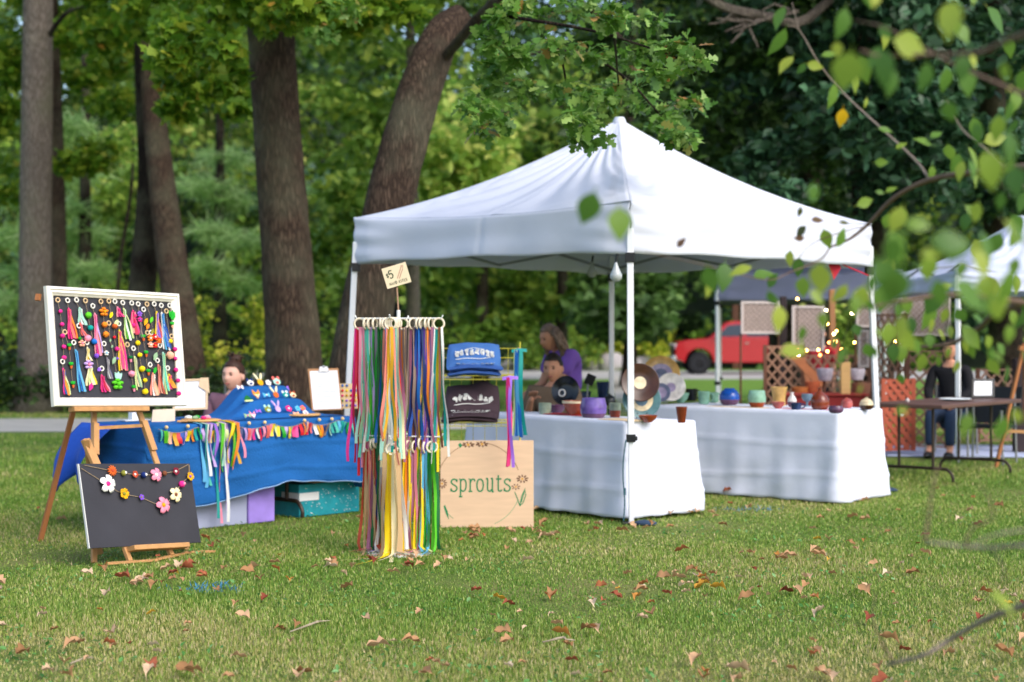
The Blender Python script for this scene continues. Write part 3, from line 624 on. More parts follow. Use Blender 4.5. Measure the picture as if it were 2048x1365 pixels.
def fold_table(label, c, a, la, b, lb, z, m, group=None, ends=(.14, .86)):
    t = empty('folding_table', (c.x, c.y, 0), label, 'table', group); ctr = c+a*la/2+b*lb/2
    mb = MB(); mb.box((ctr.x, ctr.y, z-.022), (la, lb, .04), frame((0, 0, 1), b)); bevel(mb.build('tabletop', m, t), .008)
    for e in ends:
        mb = MB(); p0 = c+a*la*e+b*lb*.1; p1 = c+a*la*e+b*lb*.9
        q0 = c+a*la*e+b*lb*.02; q1 = c+a*la*e+b*lb*.98
        i0 = p0.lerp(p1, .22); i1 = p0.lerp(p1, .78)
        for q in (i0, i1): mb.tube([V(q.x, q.y, z-.04), V(q.x, q.y, .13)], .014, 8)
        mb.tube(spline([V(q0.x, q0.y, .012), V(q0.x, q0.y, .06), V(*(q0.lerp(q1, .07)).xy, .12), V(*(q0.lerp(q1, .2)).xy, .13), V(*(q0.lerp(q1, .8)).xy, .13), V(*(q0.lerp(q1, .93)).xy, .12), V(q1.x, q1.y, .06), V(q1.x, q1.y, .012)], 4), .015, 8)
        mb.build('leg', mat('brown_metal', '#3a3029', .45, .1, 10, metal=.3), t)
    return t
TABW = mat('table_white_plastic', '#c9c7c2', .6, .05); TABB = mat('table_brown_plastic', '#5e443c', .5, .12, 4)
U = V(.68, .733, 0).normalized(); N_ = V(.733, -.68, 0).normalized()      # along and out of the craft table's front
# craft table under blue cloth
c0 = V(-2.45, 10.85, 0)
DENIM = mat('blue_cloth', '#1c5c9e', .85, .12, 3, .3, 60, spec=.2)
fold_table('folding table under the blue cloth of the craft stall', c0+U*.03-N_*.03, U, 1.8, -N_, .7, .728, TABW, ends=(.06, .739))
def hem_blue(p, d):
    s = (p-c0).dot(U)
    if d.dot(N_) > .4: return float(np.interp(s, [0, .25, .6, 1.0, 1.2, 1.5, 1.9], [.16, .165, .2, .275, .30, .275, .25]))
    if d.dot(U) < -.4: return .33
    return .2
o, hemv = cloth('tablecloth', 'blue cloth with a pale stitched hem over the craft table', c0, U, 1.86, -N_, .76, .744, hem_blue, DENIM, .035, .025, 3)
hm = MB(); hm.tube(hemv+[hemv[0]], .0035, 5, cap=False); hm.build('hem', mat('pale_thread', '#8fb0d4', .9), o)
# loose end of the cloth bulging off the far corner
mb = MB(); cc = c0-N_*.52; vs = []
for j in range(13):
    t = j/12
    for i in range(17):
        s = i/16; p = cc+U*(-.02-.26*math.sin(t*1.9)-.05*math.sin(s*9+t*2)*t)-N_*(.42*s-.12)
        vs.append(V(p.x, p.y, .745-.40*t*(1-.18*math.sin(s*6))))
mb.add(vs, [(j*17+i, j*17+i+1, (j+1)*17+i+1, (j+1)*17+i) for j in range(12) for i in range(16)])
q = mb.build('cloth_drape', mat('royal_blue_cloth', '#1a4fb4', .7, .1, 3, .2, 30), o); q.modifiers.new('cloth', 'SOLIDIFY').thickness = .004
# pottery tables under white cloths
WCL = mat('white_cloth', '#dee2f1', .8, .03, 2, .2, 8, spec=.2, trans=.06)
PL = V(-.66, .75, 0).normalized(); PE = V(.75, .66, 0).normalized()
c1 = V(.835, 11.70, 0); Z1 = .735
fold_table('folding table under the nearer white cloth', c1+PL*.03+PE*.03, PL, 1.77, PE, .7, Z1-.016, TABW)
cloth('tablecloth', 'white cloth to the ground over the nearer pottery table, beside the front tent leg', c1, PL, 1.83, PE, .76, Z1,
      lambda p, d: .03 if d.dot(-PE) > .5 or d.dot(-PL) > .5 else .05, WCL, .045, .018, 5, tilt=(0, -.03), fold=1)
c2 = V(2.64, 12.9, 0); QL = V(-.77, .64, 0).normalized(); QE = V(.64, .77, 0).normalized(); Z2 = .745
fold_table('folding table under the farther white cloth', c2+QL*.03+QE*.03, QL, 1.8, QE, .7, Z2-.016, TABW)
cloth('tablecloth', 'white cloth over the farther pottery table, next to the far tent leg', c2, QL, 1.86, QE, .76, Z2, lambda p, d: .02, WCL, .05, .016, 8)
# bare brown table
c3 = V(3.9, 14.5, 0); BL_ = V(.64, .77, 0).normalized(); BW = V(-.77, .64, 0).normalized()
fold_table('bare brown plastic folding table with curved metal legs on the grass', c3, BL_, 1.83, BW, .76, .735, TABB)

# ------------------------------------------------------------------ framed charm board on a wooden easel
WOOD = mat('easel_wood', '#b98a58', .6, .15, 3, .15, 30, stretch=(6, 6, 1)); WOOD2 = mat('easel_wood_red', '#a3683c', .6, .15, 3, .1, 30, stretch=(6, 6, 1))
def leg_obj(a, b, w, h, m, parent, name='leg'):
    mb = MB(); mb.bar(a, b, w, h, up=(.73, -.68, 0)); o = mb.build(name, m, parent); bevel(o, .004); return o
fl, fr, fb = G(188, 1127), G(374, 1102), G(80, 1084); top = P(196, 612, 10.60)
t = empty('easel', (fl.x, fl.y, 0), 'tall wooden tripod easel holding the white framed charm board', 'easel')
tl = top+V(-.02, -.03, 0); tr_ = top+V(.03, 0, 0); tb = top+V(0, .05, .0)
for a, b_, m in ((fl, tl, WOOD), (fr, tr_, WOOD), (fb, tb, WOOD2)):
    L_ = leg_obj(a, b_, .036, .022, m, t)
    if m is WOOD:
        p = a.lerp(b_, .40); q = a.lerp(b_, .52); mb = MB(); mb.bar(p+N_*.022, q+N_*.022, .04, .018, up=N_); mb.build('peg_block', WOOD, L_)
BLc = V(-2.82, 9.80, .925); Ub = V(.66, .75, -.03).normalized(); Bb = V(-.066, .061, .74).normalized(); Nb = Ub.cross(Bb).normalized()
if Nb.dot(V(0, -1, 0)) < 0: Nb = -Nb
tray = BLc+Ub*.40; mb = MB(); mb.bar(tray-Ub*.27-Bb*.018+Nb*.012, tray+Ub*.29-Bb*.018+Nb*.012, .07, .03, up=Bb); bevel(mb.build('tray', WOOD, t), .004)
mb = MB(); mb.bar(fl.lerp(tl, .5), fr.lerp(tr_, .5), .03, .02); mb.build('crossbar', WOOD, t)
mb = MB(); mb.bar(BLc+Bb*.66-Ub*.03-Nb*.03, BLc+Bb*.70-Ub*.02-Nb*.03, .03, .02); mb.build('peg', WOOD2, t)
FW, FH = 1.0, .745
t = empty('picture_frame', BLc, 'white moulded frame with a black board hung with bright charms', 'frame')
def ring_loft(prof, o, x, y, nrm, w, h):
    vs = []; fs = []
    for ins, hgt in prof:
        for (a, b) in ((ins, ins), (w-ins, ins), (w-ins, h-ins), (ins, h-ins)): vs.append(o+x*a+y*b+nrm*hgt)
    for i in range(len(prof)-1):
        for k in range(4): fs.append((i*4+k, i*4+(k+1) % 4, (i+1)*4+(k+1) % 4, (i+1)*4+k))
    return vs, fs
mb = MB(); mb.add(*ring_loft([(0, -.005), (0, .026), (.005, .034), (.017, .036), (.021, .024), (.036, .028), (.042, .02), (.054, .012), (.056, .002)], BLc, Ub, Bb, Nb, FW, FH))
mb.build('moulding', mat('frame_white', '#e9e4d8', .5, .04, 8), t, angle=20)
BOARDK = mat('black_chalkboard', '#33333a', .75, .15, 5, .05, 50)
mb = MB(); mb.prism([(.045, .045), (FW-.045, .045), (FW-.045, FH-.045), (.045, FH-.045)], BLc+Nb*.0, Ub, Bb, Nb*-.008); mb.build('backing_board', BOARDK, t)
QUAD = [(103, 815), (368, 813), (346, 594), (80, 572)]
def inv_quad(q, x, y):
    a, b = .5, .5
    for _ in range(8):
        fx = lambda a, b: tuple((1-a)*(1-b)*q[0][i]+a*(1-b)*q[1][i]+a*b*q[2][i]+(1-a)*b*q[3][i] for i in (0, 1))
        p = fx(a, b); da = tuple((fx(a+1e-4, b)[i]-p[i])/1e-4 for i in (0, 1)); db = tuple((fx(a, b+1e-4)[i]-p[i])/1e-4 for i in (0, 1))
        det = da[0]*db[1]-da[1]*db[0]; ex, ey = x-p[0], y-p[1]
        a += (ex*db[1]-ey*db[0])/det; b += (da[0]*ey-da[1]*ex)/det
    return a, b
def Fq(zx, zy, h=.012):
    a, b = inv_quad(QUAD, 50+zx/4.551, 550+zy/4.551); return BLc+Ub*(a*FW)+Bb*(b*FH)+Nb*h
DOWN = -Bb
COLS = {'pink': '#e0308a', 'hot': '#e8357f', 'coral': '#ee6f66', 'mint': '#a9dcc9', 'lime': '#5fc52c', 'teal': '#159a92', 'blue': '#1f6fc4', 'sky': '#5fb4de', 'purple': '#7a4fc0', 'violet': '#a06fe0',
        'lilac': '#c4a4e0', 'orange': '#f0892a', 'yellow': '#f4d41c', 'red': '#dc2230', 'green': '#27a531', 'dgreen': '#1a6a35', 'olive': '#8a8a3a', 'mustard': '#d9a21c', 'peach': '#f6b394', 'rose': '#f08fa8', 'cream': '#f0e2b4',
        'white': '#ecebe6', 'grey': '#7d7884', 'navy': '#1c2f6a', 'brown': '#7a4a33', 'rust': '#b04a32', 'terra': '#d2662f', 'pale': '#d9e8a0', 'tan': '#c6a478', 'crimson': '#c01540', 'aqua': '#57c6b0', 'mauve': '#a0627e', 'taupe': '#8f7a72', 'royal': '#1a4fa8', 'sage': '#8fb08a', 'salmon': '#e88878', 'maroon': '#7a2033'}
def CM(k): return mat('felt_'+k, COLS[k], .85, .1, 40, .15, 200, spec=.15)
def RM(k): return mat('ribbon_'+k, COLS[k], .45, .06, 10, trans=.2, spec=.4)
RINGW = mat('ring_white', '#e8e4da', .5, .03); RINGT = mat('ring_wood', '#d2b48a', .6, .1); STRING = mat('jute_string', '#a08c70', .9, .1)
def charm(label, ring, rt, items):
    """items: ('pom',x,y,r,col) ('tas',x,y,x2,y2,w,[cols]) ('flow',x,y,r,col,centre) ('leaf',x,y,r,col) ('cact',x,y,col,pot)"""
    rp = Fq(*ring, .014); t = empty('keychain', rp, label, 'keychain', 'charms hanging on the framed board')
    mb = MB(); mb.torus(rp, .0135, .0042, Nb, 16, 6); mb.build('ring', RINGW if rt == 'W' else RINGT, t)
    path = [rp-Bb*.016]
    for it in items: path.append(Fq(it[1], it[2], .012))
    if len(path) > 1:
        mb = MB(); mb.tube(path, .0013, 5); mb.build('cord', STRING, t)
    for it in items:
        k = it[0]; p = Fq(it[1], it[2], .016); mb = MB()
        if k == 'pom':
            r = it[3]/4.551/325; mb.ball(p, (r, r, r*.9), 12); mb.v = [tuple(Vector(v)+Vector((random.gauss(0, r*.05), random.gauss(0, r*.05), random.gauss(0, r*.05)))) for v in mb.v]
            mb.build('pompom', CM(it[4]), t)
        elif k == 'tas':
            e = Fq(it[3], it[4], .014); cols = it[6]; w = it[5]/4.551/325
            kn = MB(); kn.lathe([(.002, .012), (.006, .008), (.007, -.002), (.004, -.012)], p, 8, axis=(p-e)); kn.build('knot', RM(cols[0]), t)
            n = max(len(cols), 3)
            for i in range(n):
                f = (i/(n-1)-.5); s = MB(); pts = []; sd = []
                for j in range(7):
                    q = j/6; c = p.lerp(e, q*random.uniform(.9, 1))+Ub*(f*w*q**.7*1.05+.003*math.sin(q*6+i))+Nb*(.004*(i % 3)+.004*math.sin(q*5+i)); pts.append(c); sd.append((Ub+Nb*.5*math.sin(q*4+i*2)))
                s.strip(pts, sd, [w/n*1.4+.003]*7); s.build('ribbon', RM(cols[i % len(cols)]), t)
        elif k == 'flow':
            r = it[3]/4.551/325
            for i in range(5):
                a = 2*math.pi*i/5+.3; mb.ball(p+Ub*math.cos(a)*r*.6+Bb*math.sin(a)*r*.6, (r*.45, r*.45, r*.3), 8)
            mb.build('petals', CM(it[4]), t); c = MB(); c.ball(p+Nb*r*.3, r*.32, 8); c.build('flower_centre', CM(it[5]), t)
        elif k == 'leaf':
            r = it[3]/4.551/325
            for i, a in enumerate((-.5, .1, .7)[:it[5] if len(it) > 5 else 1]):
                d = (Ub*math.sin(a)-Bb*math.cos(a)*(1 if len(it) < 7 else -1)); sd = d.cross(Nb)
                mb.prism([(0, -r), (.4*r, -.5*r), (.5*r, 0), (.25*r, .6*r), (0, r), (-.25*r, .6*r), (-.5*r, 0), (-.4*r, -.5*r)], p+d*r*.4*(i > -1)+Nb*.002*i, sd, d, Nb*.004)
            mb.build('felt_leaf', CM(it[4]), t)
        elif k == 'cact':
            r = .0115; mb.ball(p+Bb*.006, (r*1.1, r, r*1.05), 10)
            for a in (-1, 1): mb.ball(p+Bb*.009+Ub*.011*a, (r*.5, r*.5, r*.75), 8)
            mb.build('cactus', CM(it[3]), t)
            c = MB(); c.lathe([(.006, -.018), (.009, -.002), (.0095, 0), (0, 0)], p-Bb*.006, 10, axis=Bb); c.build('pot', CM(it[4]), t)
    return t
charm('strand of five small magenta pompoms beside the frame edge under a wooden ring', (250, 230), 'T', [('pom', 275, 335, 20, 'pink'), ('pom', 292, 455, 21, 'pink'), ('pom', 300, 560, 23, 'pink'), ('pom', 315, 660, 22, 'pink'), ('pom', 320, 760, 22, 'pink')])
charm('large hot pink tassel with a coral tail, second ring of the top row', (335, 235), 'W', [('tas', 345, 320, 400, 610, 75, ['hot', 'pink', 'coral', 'hot', 'orange'])])
charm('short pale mint tassel with a thin coral tail', (412, 232), 'W', [('tas', 440, 315, 472, 465, 50, ['mint', 'white', 'mint']), ('tas', 448, 455, 492, 565, 26, ['coral', 'rose'])])
charm('strand with lime, teal, blue and purple pompoms under a wooden ring', (490, 240), 'T', [('pom', 520, 375, 33, 'lime'), ('pom', 540, 490, 29, 'teal'), ('pom', 578, 615, 30, 'blue'), ('pom', 602, 745, 25, 'purple'), ('leaf', 625, 860, 22, 'violet', 3)])
charm('long pink tassel with an orange tip in the middle of the board', (557, 290), 'W', [('tas', 575, 370, 632, 755, 62, ['rose', 'pink', 'rose', 'orange', 'lilac'])])
charm('orange felt flower over two orange pompoms', (628, 250), 'T', [('flow', 655, 345, 50, 'orange', 'mustard'), ('pom', 665, 462, 29, 'orange'), ('pom', 680, 550, 31, 'orange')])
charm('strand with a yellow leaf, an orange pompom and small red and magenta ones', (700, 248), 'T', [('leaf', 725, 365, 34, 'yellow'), ('pom', 760, 478, 27, 'terra'), ('pom', 758, 578, 16, 'red'), ('pom', 785, 685, 24, 'pink'), ('pom', 790, 772, 15, 'purple')])
charm('short pink ribbon above a green felt strip', (755, 252), 'W', [('tas', 780, 315, 812, 400, 46, ['rose', 'pink', 'hot']), ('leaf', 775, 440, 44, 'pale')])
charm('green, lime and white ribbon tassel near the top of the board', (827, 265), 'W', [('tas', 838, 330, 905, 610, 70, ['pale', 'lime', 'white', 'green', 'dgreen', 'pale'])])
charm('raspberry braided charm with looped strands', (910, 270), 'W', [('tas', 922, 350, 945, 560, 80, ['hot', 'rose', 'crimson', 'hot']), ('pom', 940, 385, 20, 'hot'), ('pom', 930, 470, 22, 'pink')])
charm('cluster of violet pink felt blossoms with a grey tail', (970, 280), 'W', [('flow', 985, 370, 30, 'violet', 'purple'), ('flow', 988, 420, 30, 'pink', 'violet'), ('tas', 995, 460, 1008, 590, 18, ['taupe', 'grey'])])
charm('single mustard felt leaf on a white ring', (1023, 330), 'W', [('leaf', 1048, 430, 42, 'mustard'), ('leaf', 1066, 475, 34, 'orange')])
charm('two olive green felt leaves on a wooden ring', (1053, 283), 'T', [('leaf', 1100, 415, 36, 'lime'), ('leaf', 1112, 520, 34, 'olive')])
charm('yellow, lilac and orange ribbon tassel', (1122, 283), 'W', [('tas', 1145, 365, 1178, 610, 58, ['yellow', 'lilac', 'purple', 'orange', 'coral'])])
charm('broad blue and white ribbon tassel near the frame edge', (1190, 298), 'W', [('tas', 1195, 372, 1262, 705, 70, ['white', 'sky', 'blue', 'white', 'royal'])])
charm('wooden ring strand with one yellow pompom and a big pale pink ball', (1240, 350), 'T', [('pom', 1283, 620, 25, 'yellow'), ('pom', 1285, 745, 42, 'peach')])
charm('spiky green plant in a pale pink pot, top corner of the board', (1270, 300), 'W', [('leaf', 1295, 405, 52, 'green', 3, 1), ('cact', 1298, 470, 'green', 'peach')])
charm('three green cacti in orange pots hanging in one strand by the pink pompoms', (320, 525), 'T', [('cact', 362, 655, 'green', 'terra'), ('cact', 382, 825, 'green', 'terra'), ('cact', 405, 1000, 'green', 'terra')])
charm('long plain blue tassel beside the cactus strand', (400, 622), 'W', [('tas', 418, 700, 488, 1075, 36, ['sky', 'blue', 'sky'])])
charm('cream tassel doll with a pink felt collar and pink base', (515, 622), 'W', [('tas', 520, 680, 540, 800, 30, ['cream', 'yellow', 'cream']), ('flow', 535, 825, 50, 'lilac', 'rose'), ('tas', 548, 850, 568, 1020, 85, ['cream', 'pale', 'cream', 'yellow']), ('leaf', 566, 1010, 44, 'pink')])
charm('pink felt rainbow charm beside the blue pompom', (440, 470), 'W', [('flow', 470, 630, 38, 'peach', 'rose'), ('pom', 520, 585, 36, 'rose'), ('pom', 450, 585, 16, 'green')])
charm('fern strand ending in a big lime and ice blue felt flower', (705, 448), 'T', [('leaf', 722, 600, 18, 'sage'), ('leaf', 740, 655, 18, 'sage'), ('leaf', 764, 775, 42, 'sage'), ('leaf', 800, 950, 48, 'mint', 3, 1), ('flow', 800, 1000, 62, 'lime', 'lime')])
charm('grey braided plait under a small white felt flower', (668, 635), 'W', [('flow', 690, 720, 28, 'white', 'sky'), ('tas', 697, 775, 738, 960, 34, ['grey', 'white', 'grey', 'navy'])])
charm('wide pink, peach and yellow tassel in the centre of the board', (797, 455), 'W', [('tas', 802, 525, 860, 900, 85, ['yellow', 'peach', 'hot', 'rose', 'peach', 'pink', 'yellow'])])
charm('strand with a pink potted cactus, a pink ball and a second potted cactus', (880, 645), 'T', [('cact', 912, 770, 'dgreen', 'rose'), ('pom', 925, 910, 33, 'rose'), ('cact', 950, 1035, 'green', 'rose')])
charm('small raspberry tassel low on the board', (655, 860), 'W', [('tas', 655, 930, 702, 1075, 66, ['hot', 'pink', 'crimson', 'rose'])])
charm('pale lime and cream tassel beside the yellow pompoms', (937, 680), 'W', [('tas', 948, 765, 1005, 1055, 44, ['pale', 'cream', 'sage', 'pale'])])
charm('strand of five yellow pompoms', (952, 517), 'T', [('pom', 975, 632, 26, 'yellow'), ('pom', 995, 740, 24, 'yellow'), ('pom', 1020, 865, 31, 'yellow'), ('pom', 1050, 968, 23, 'yellow'), ('pom', 1055, 1068, 30, 'yellow')])
charm('three green cacti in terracotta pots beside the red felt blossoms', (1063, 540), 'T', [('cact', 1025, 580, 'green', 'terra'), ('cact', 1055, 725, 'green', 'terra'), ('cact', 1080, 890, 'green', 'terra')])
charm('bunch of red, orange and white felt blossoms', (1098, 540), 'W', [('flow', 1090, 590, 36, 'orange', 'white'), ('flow', 1135, 580, 34, 'red', 'white'), ('flow', 1170, 612, 38, 'terra', 'orange'), ('flow', 1095, 650, 34, 'peach', 'white'), ('flow', 1138, 655, 32, 'red', 'orange')])
charm('long mint and lime tassel with a pale leaf', (1185, 655), 'W', [('leaf', 1147, 740, 46, 'sage'), ('tas', 1215, 730, 1265, 1095, 46, ['mint', 'pale', 'aqua', 'pale'])])
charm('coral and white strands with a green felt leaf at the bottom of the board', (1097, 828), 'W', [('leaf', 1145, 868, 38, 'green'), ('tas', 1122, 915, 1150, 1110, 70, ['salmon', 'white', 'peach', 'tan'])])
charm('strand of five raspberry pompoms along the far frame edge', (1295, 575), 'T', [('pom', 1330, 690, 23, 'pink'), ('pom', 1335, 775, 21, 'pink'), ('pom', 1342, 875, 24, 'pink'), ('pom', 1365, 970, 23, 'pink'), ('pom', 1375, 1085, 24, 'pink')])
charm('orange, yellow and pink forked tassel in the lower corner', (1265, 860), 'W', [('tas', 1278, 925, 1312, 1050, 78, ['yellow', 'pink', 'orange', 'mustard'])])
charm('narrow rainbow striped tassel in the lower corner by the cacti', (310, 795), 'W', [('tas', 316, 870, 365, 1110, 50, ['pink', 'blue', 'orange', 'yellow', 'pale'])])
charm('thin coral and peach strands between the mint tassel and the leaf', (1165, 790), 'W', [('tas', 1172, 840, 1218, 1110, 34, ['salmon', 'peach', 'rust'])])

# ------------------------------------------------------------------ chalkboard with flower garlands on a small easel
K0 = P(180, 1097, 9.32); Kt = P(158, 928, 9.42); KU = (P(402, 1085, 10.0)-K0); KW = KU.length; KU.normalize(); KB = Kt-K0; KH = KB.length; KB.normalize(); KN = KU.cross(KB).normalized()
if KN.y > 0: KN = -KN
o = MB(); o.prism([(0, 0), (KW, 0), (KW, KH), (0, KH)], K0, KU, KB, KN*-.014); kb = o.build('chalkboard', BOARDK, origin=K0)
tag(kb, 'plain black chalkboard leaning on a small easel, strung with felt flowers', 'chalkboard')
e_ = MB(); e_.prism([(-.006, 0), (0, 0), (0, KH), (-.006, KH)], K0, KU, KB, KN*-.015); e_.build('edge', mat('board_edge', '#cfcfcc', .7), kb)
KQ = [(180, 1097), (402, 1085), (365, 930), (158, 928)]
def Kq(zx, zy, h=.006):
    a, b = inv_quad(KQ, 50+zx/3.9, 800+zy/3.9); return K0+KU*(a*KW)+KB*(b*KH)+KN*h
def garland(label, ends, flowers):
    t = empty('garland', Kq(*ends[0]), label, 'garland', 'flower garlands on the chalkboard')
    mb = MB(); mb.tube(spline([Kq(*ends[0])]+[Kq(f[0], f[1]-4) for f in flowers]+[Kq(*ends[1])], 3), .002, 5); mb.build('string', STRING, t)
    for (x, y, r, kind, c1_, c2_) in flowers:
        p = Kq(x, y, .016); r = r/3.9/330; f = MB()
        if kind == 'pom':
            f.ball(p, r, 10); f.build('pompom', CM(c1_), t)
            if c2_: g = MB(); g.ball(p+KN*r*.7+KU*r*.3, r*.5, 8); g.build('bead', CM(c2_), t)
            continue
        n = 5 if kind == 'open' else (12 if kind == 'daisy' else 5); a0 = random.uniform(0, 6)
        for i in range(n):
            a = a0+2*math.pi*i/n; d = KU*math.cos(a)+KB*math.sin(a); sd = KN.cross(d); L = r*(1.0 if kind != 'cup' else .8); w = r*(.80 if kind == 'open' else (.30 if n == 12 else .75))
            vs = []
            for j, (u_, ww) in enumerate(((.15, .35), (.45, .85), (.75, 1), (1.0, .55))):
                up = KN*(.25*r*u_ if kind == 'cup' else .22*r*math.sin(u_*3)); vs += [p+d*L*u_-sd*w*ww*.5+up*1.3, p+d*L*u_+up*.6, p+d*L*u_+sd*w*ww*.5+up*1.3]
            f.add(vs, [(k*3+q, k*3+q+1, k*3+q+4, k*3+q+3) for k in range(3) for q in range(2)])
        ob = f.build('petals', CM(c1_), t); ob.modifiers.new('felt', 'SOLIDIFY').thickness = .003
        c = MB(); c.ball(p+KN*r*.15, (r*.28, r*.28, r*.28), 8); c.build('flower_centre', CM(c2_), t)
garland('upper garland of orange, maroon, navy and pink felt blossoms', ((452, 512), (1215, 515)), [(640, 562, 44, 'daisy', 'terra', 'rust'), (725, 580, 23, 'pom', 'olive', 'white'), (805, 592, 36, 'cup', 'rust', 'white'), (873, 597, 25, 'pom', 'navy', 'white'), (962, 597, 55, 'open', 'rose', 'white'), (1028, 585, 21, 'pom', 'brown', None), (1110, 572, 40, 'cup', 'maroon', 'white')])
garland('lower garland of white, mustard and pink felt flowers, sagging deeper', ((430, 535), (1220, 520)), [(610, 665, 72, 'open', 'white', 'pink'), (730, 742, 54, 'cup', 'mustard', 'olive'), (862, 770, 30, 'cup', 'purple', 'olive'), (1030, 832, 66, 'open', 'rose', 'mustard'), (1122, 752, 60, 'open', 'cream', 'brown'), (1168, 670, 28, 'pom', 'pink', 'rose'), (1225, 612, 44, 'cup', 'mustard', 'purple')])
t = empty('easel', P(295, 1110, 9.75), 'low folding wooden easel under the black chalkboard', 'easel'); t.location.z = 0
mid = K0+KU*(KW*.5); tr0 = K0+KU*.27-KB*.02; tr1 = K0+KU*.70-KB*.02
mb = MB(); mb.bar(tr0+KN*.03, tr1+KN*.03, .08, .03, up=KB); bevel(mb.build('tray', WOOD, t), .004)
for a in (.30, .66):
    p = K0+KU*a*KW*1.05; mb = MB(); mb.bar(V(p.x, p.y, .012)+KN*.03, p+KB*.0-KN*.02, .03, .022, up=KN); mb.build('leg', WOOD, t)
bk = V(mid.x, mid.y, 0)-KN*.45; bk.z = .01
for a, b_ in (((K0+KU*.12).xy, (K0+KU*.42+KN*.1).xy), ((K0+KU*.42+KN*.1).xy, (K0+KU*.72).xy), ((K0+KU*.72).xy, (K0+KU*.9+KN*.08).xy)):
    mb = MB(); mb.bar(V(*a, .02), V(*b_, .015), .018, .014); mb.build('base_rail', WOOD, t)
mb = MB(); mb.bar(bk, K0+KU*(KW*.14)+KB*(KH+.16)-KN*.05, .034, .024); mb.build('back_leg', WOOD, t)
mb = MB(); mb.bar(K0+KU*.19+KB*.40-KN*.035, K0+KU*.14+KB*(KH+.17)-KN*.09, .055, .03, up=KN); bevel(mb.build('mast', WOOD, t), .005)
# ------------------------------------------------------------------ stroke lettering
SLAB = {  # polylines in a unit x-height box, with slab serifs; (width, strokes)
 's': (.62, [[(.55, .78), (.5, .92), (.3, 1.0), (.1, .9), (.06, .74), (.2, .58), (.42, .46), (.56, .3), (.5, .1), (.3, 0), (.08, .08), (.04, .24)], [(.55, 1.0), (.55, .76)], [(.04, 0), (.04, .26)]]),
 'p': (.72, [[(.0, 1.0), (.14, 1.0), (.14, -.42)], [(0, -.42), (.32, -.42)], [(.14, .8), (.26, .95), (.44, .98), (.6, .82), (.64, .5), (.58, .18), (.42, .02), (.26, .05), (.14, .2)]]),
 'r': (.58, [[(0, 1.0), (.16, 1.0), (.16, 0)], [(0, 0), (.36, 0)], [(.16, .68), (.26, .9), (.4, 1.0), (.54, .94), (.55, .8)]]),
 'o': (.74, [[(.34, 1.0), (.14, .88), (.05, .5), (.14, .12), (.34, 0), (.54, .12), (.63, .5), (.54, .88), (.34, 1.0)]]),
 'u': (.76, [[(0, 1.0), (.14, 1.0), (.14, .25), (.24, .04), (.4, .02), (.58, .22)], [(.44, 1.0), (.58, 1.0), (.58, 0), (.7, 0)]]),
 't': (.6, [[(.22, 1.32), (.22, .2), (.3, .03), (.44, .02), (.54, .14)], [(.02, 1.0), (.5, 1.0)]]),
 '$': (.6, [[(.5, .8), (.3, .95), (.1, .8), (.12, .62), (.45, .4), (.5, .2), (.3, .05), (.08, .2)], [(.3, 1.1), (.3, -.1)]]),
 '5': (.6, [[(.5, 1), (.12, 1), (.1, .58), (.35, .64), (.52, .4), (.45, .1), (.25, 0), (.06, .12)]]),
 'H': (.62, [[(.08, 0), (.08, 1)], [(.5, 0), (.5, 1)], [(.08, .5), (.5, .5)]]), 'A': (.6, [[(.02, 0), (.28, 1), (.54, 0)], [(.12, .35), (.44, .35)]]),
 'N': (.62, [[(.08, 0), (.08, 1), (.5, 0), (.5, 1)]]), 'D': (.6, [[(.08, 0), (.08, 1), (.35, .92), (.5, .5), (.35, .08), (.08, 0)]]),
 'K': (.6, [[(.08, 0), (.08, 1)], [(.5, 1), (.1, .45), (.52, 0)]]), 'I': (.3, [[(.12, 0), (.12, 1)]]), 'T': (.56, [[(.02, 1), (.5, 1)], [(.26, 1), (.26, 0)]]),
 'E': (.54, [[(.46, 1), (.08, 1), (.08, 0), (.46, 0)], [(.08, .5), (.4, .5)]]), 'S': (.56, [[(.48, .85), (.3, 1), (.1, .85), (.14, .62), (.42, .42), (.48, .18), (.3, 0), (.06, .14)]]), ' ': (.4, [])}
def smooth2(pl, n=4):
    q = spline([(a, b, 0) for a, b in pl], n) if len(pl) > 3 else [Vector((a, b, 0)) for a, b in pl]
    return [(p.x, p.y) for p in q]
def strokes(mb, lines, o, x, y, nrm, w, h=.0015):
    for pl in lines:
        pts = [o+x*a+y*b+nrm*h for a, b in pl]; sd = []
        for i in range(len(pts)):
            t = (pts[min(i+1, len(pts)-1)]-pts[max(0, i-1)]); sd.append(t.cross(nrm))
        mb.strip(pts, sd, w)
def write(mb, text, o, x, y, nrm, size, w, track=.08, sx=1):
    cx = 0
    for ch in text:
        wd, st = SLAB[ch]
        strokes(mb, [[(cx+a*size*sx, b*size) for a, b in (smooth2(pl) if ch not in 'AHNKTEI' else pl)] for pl in st], o, x, y, nrm, w); cx += (wd*sx+track)*size
    return cx
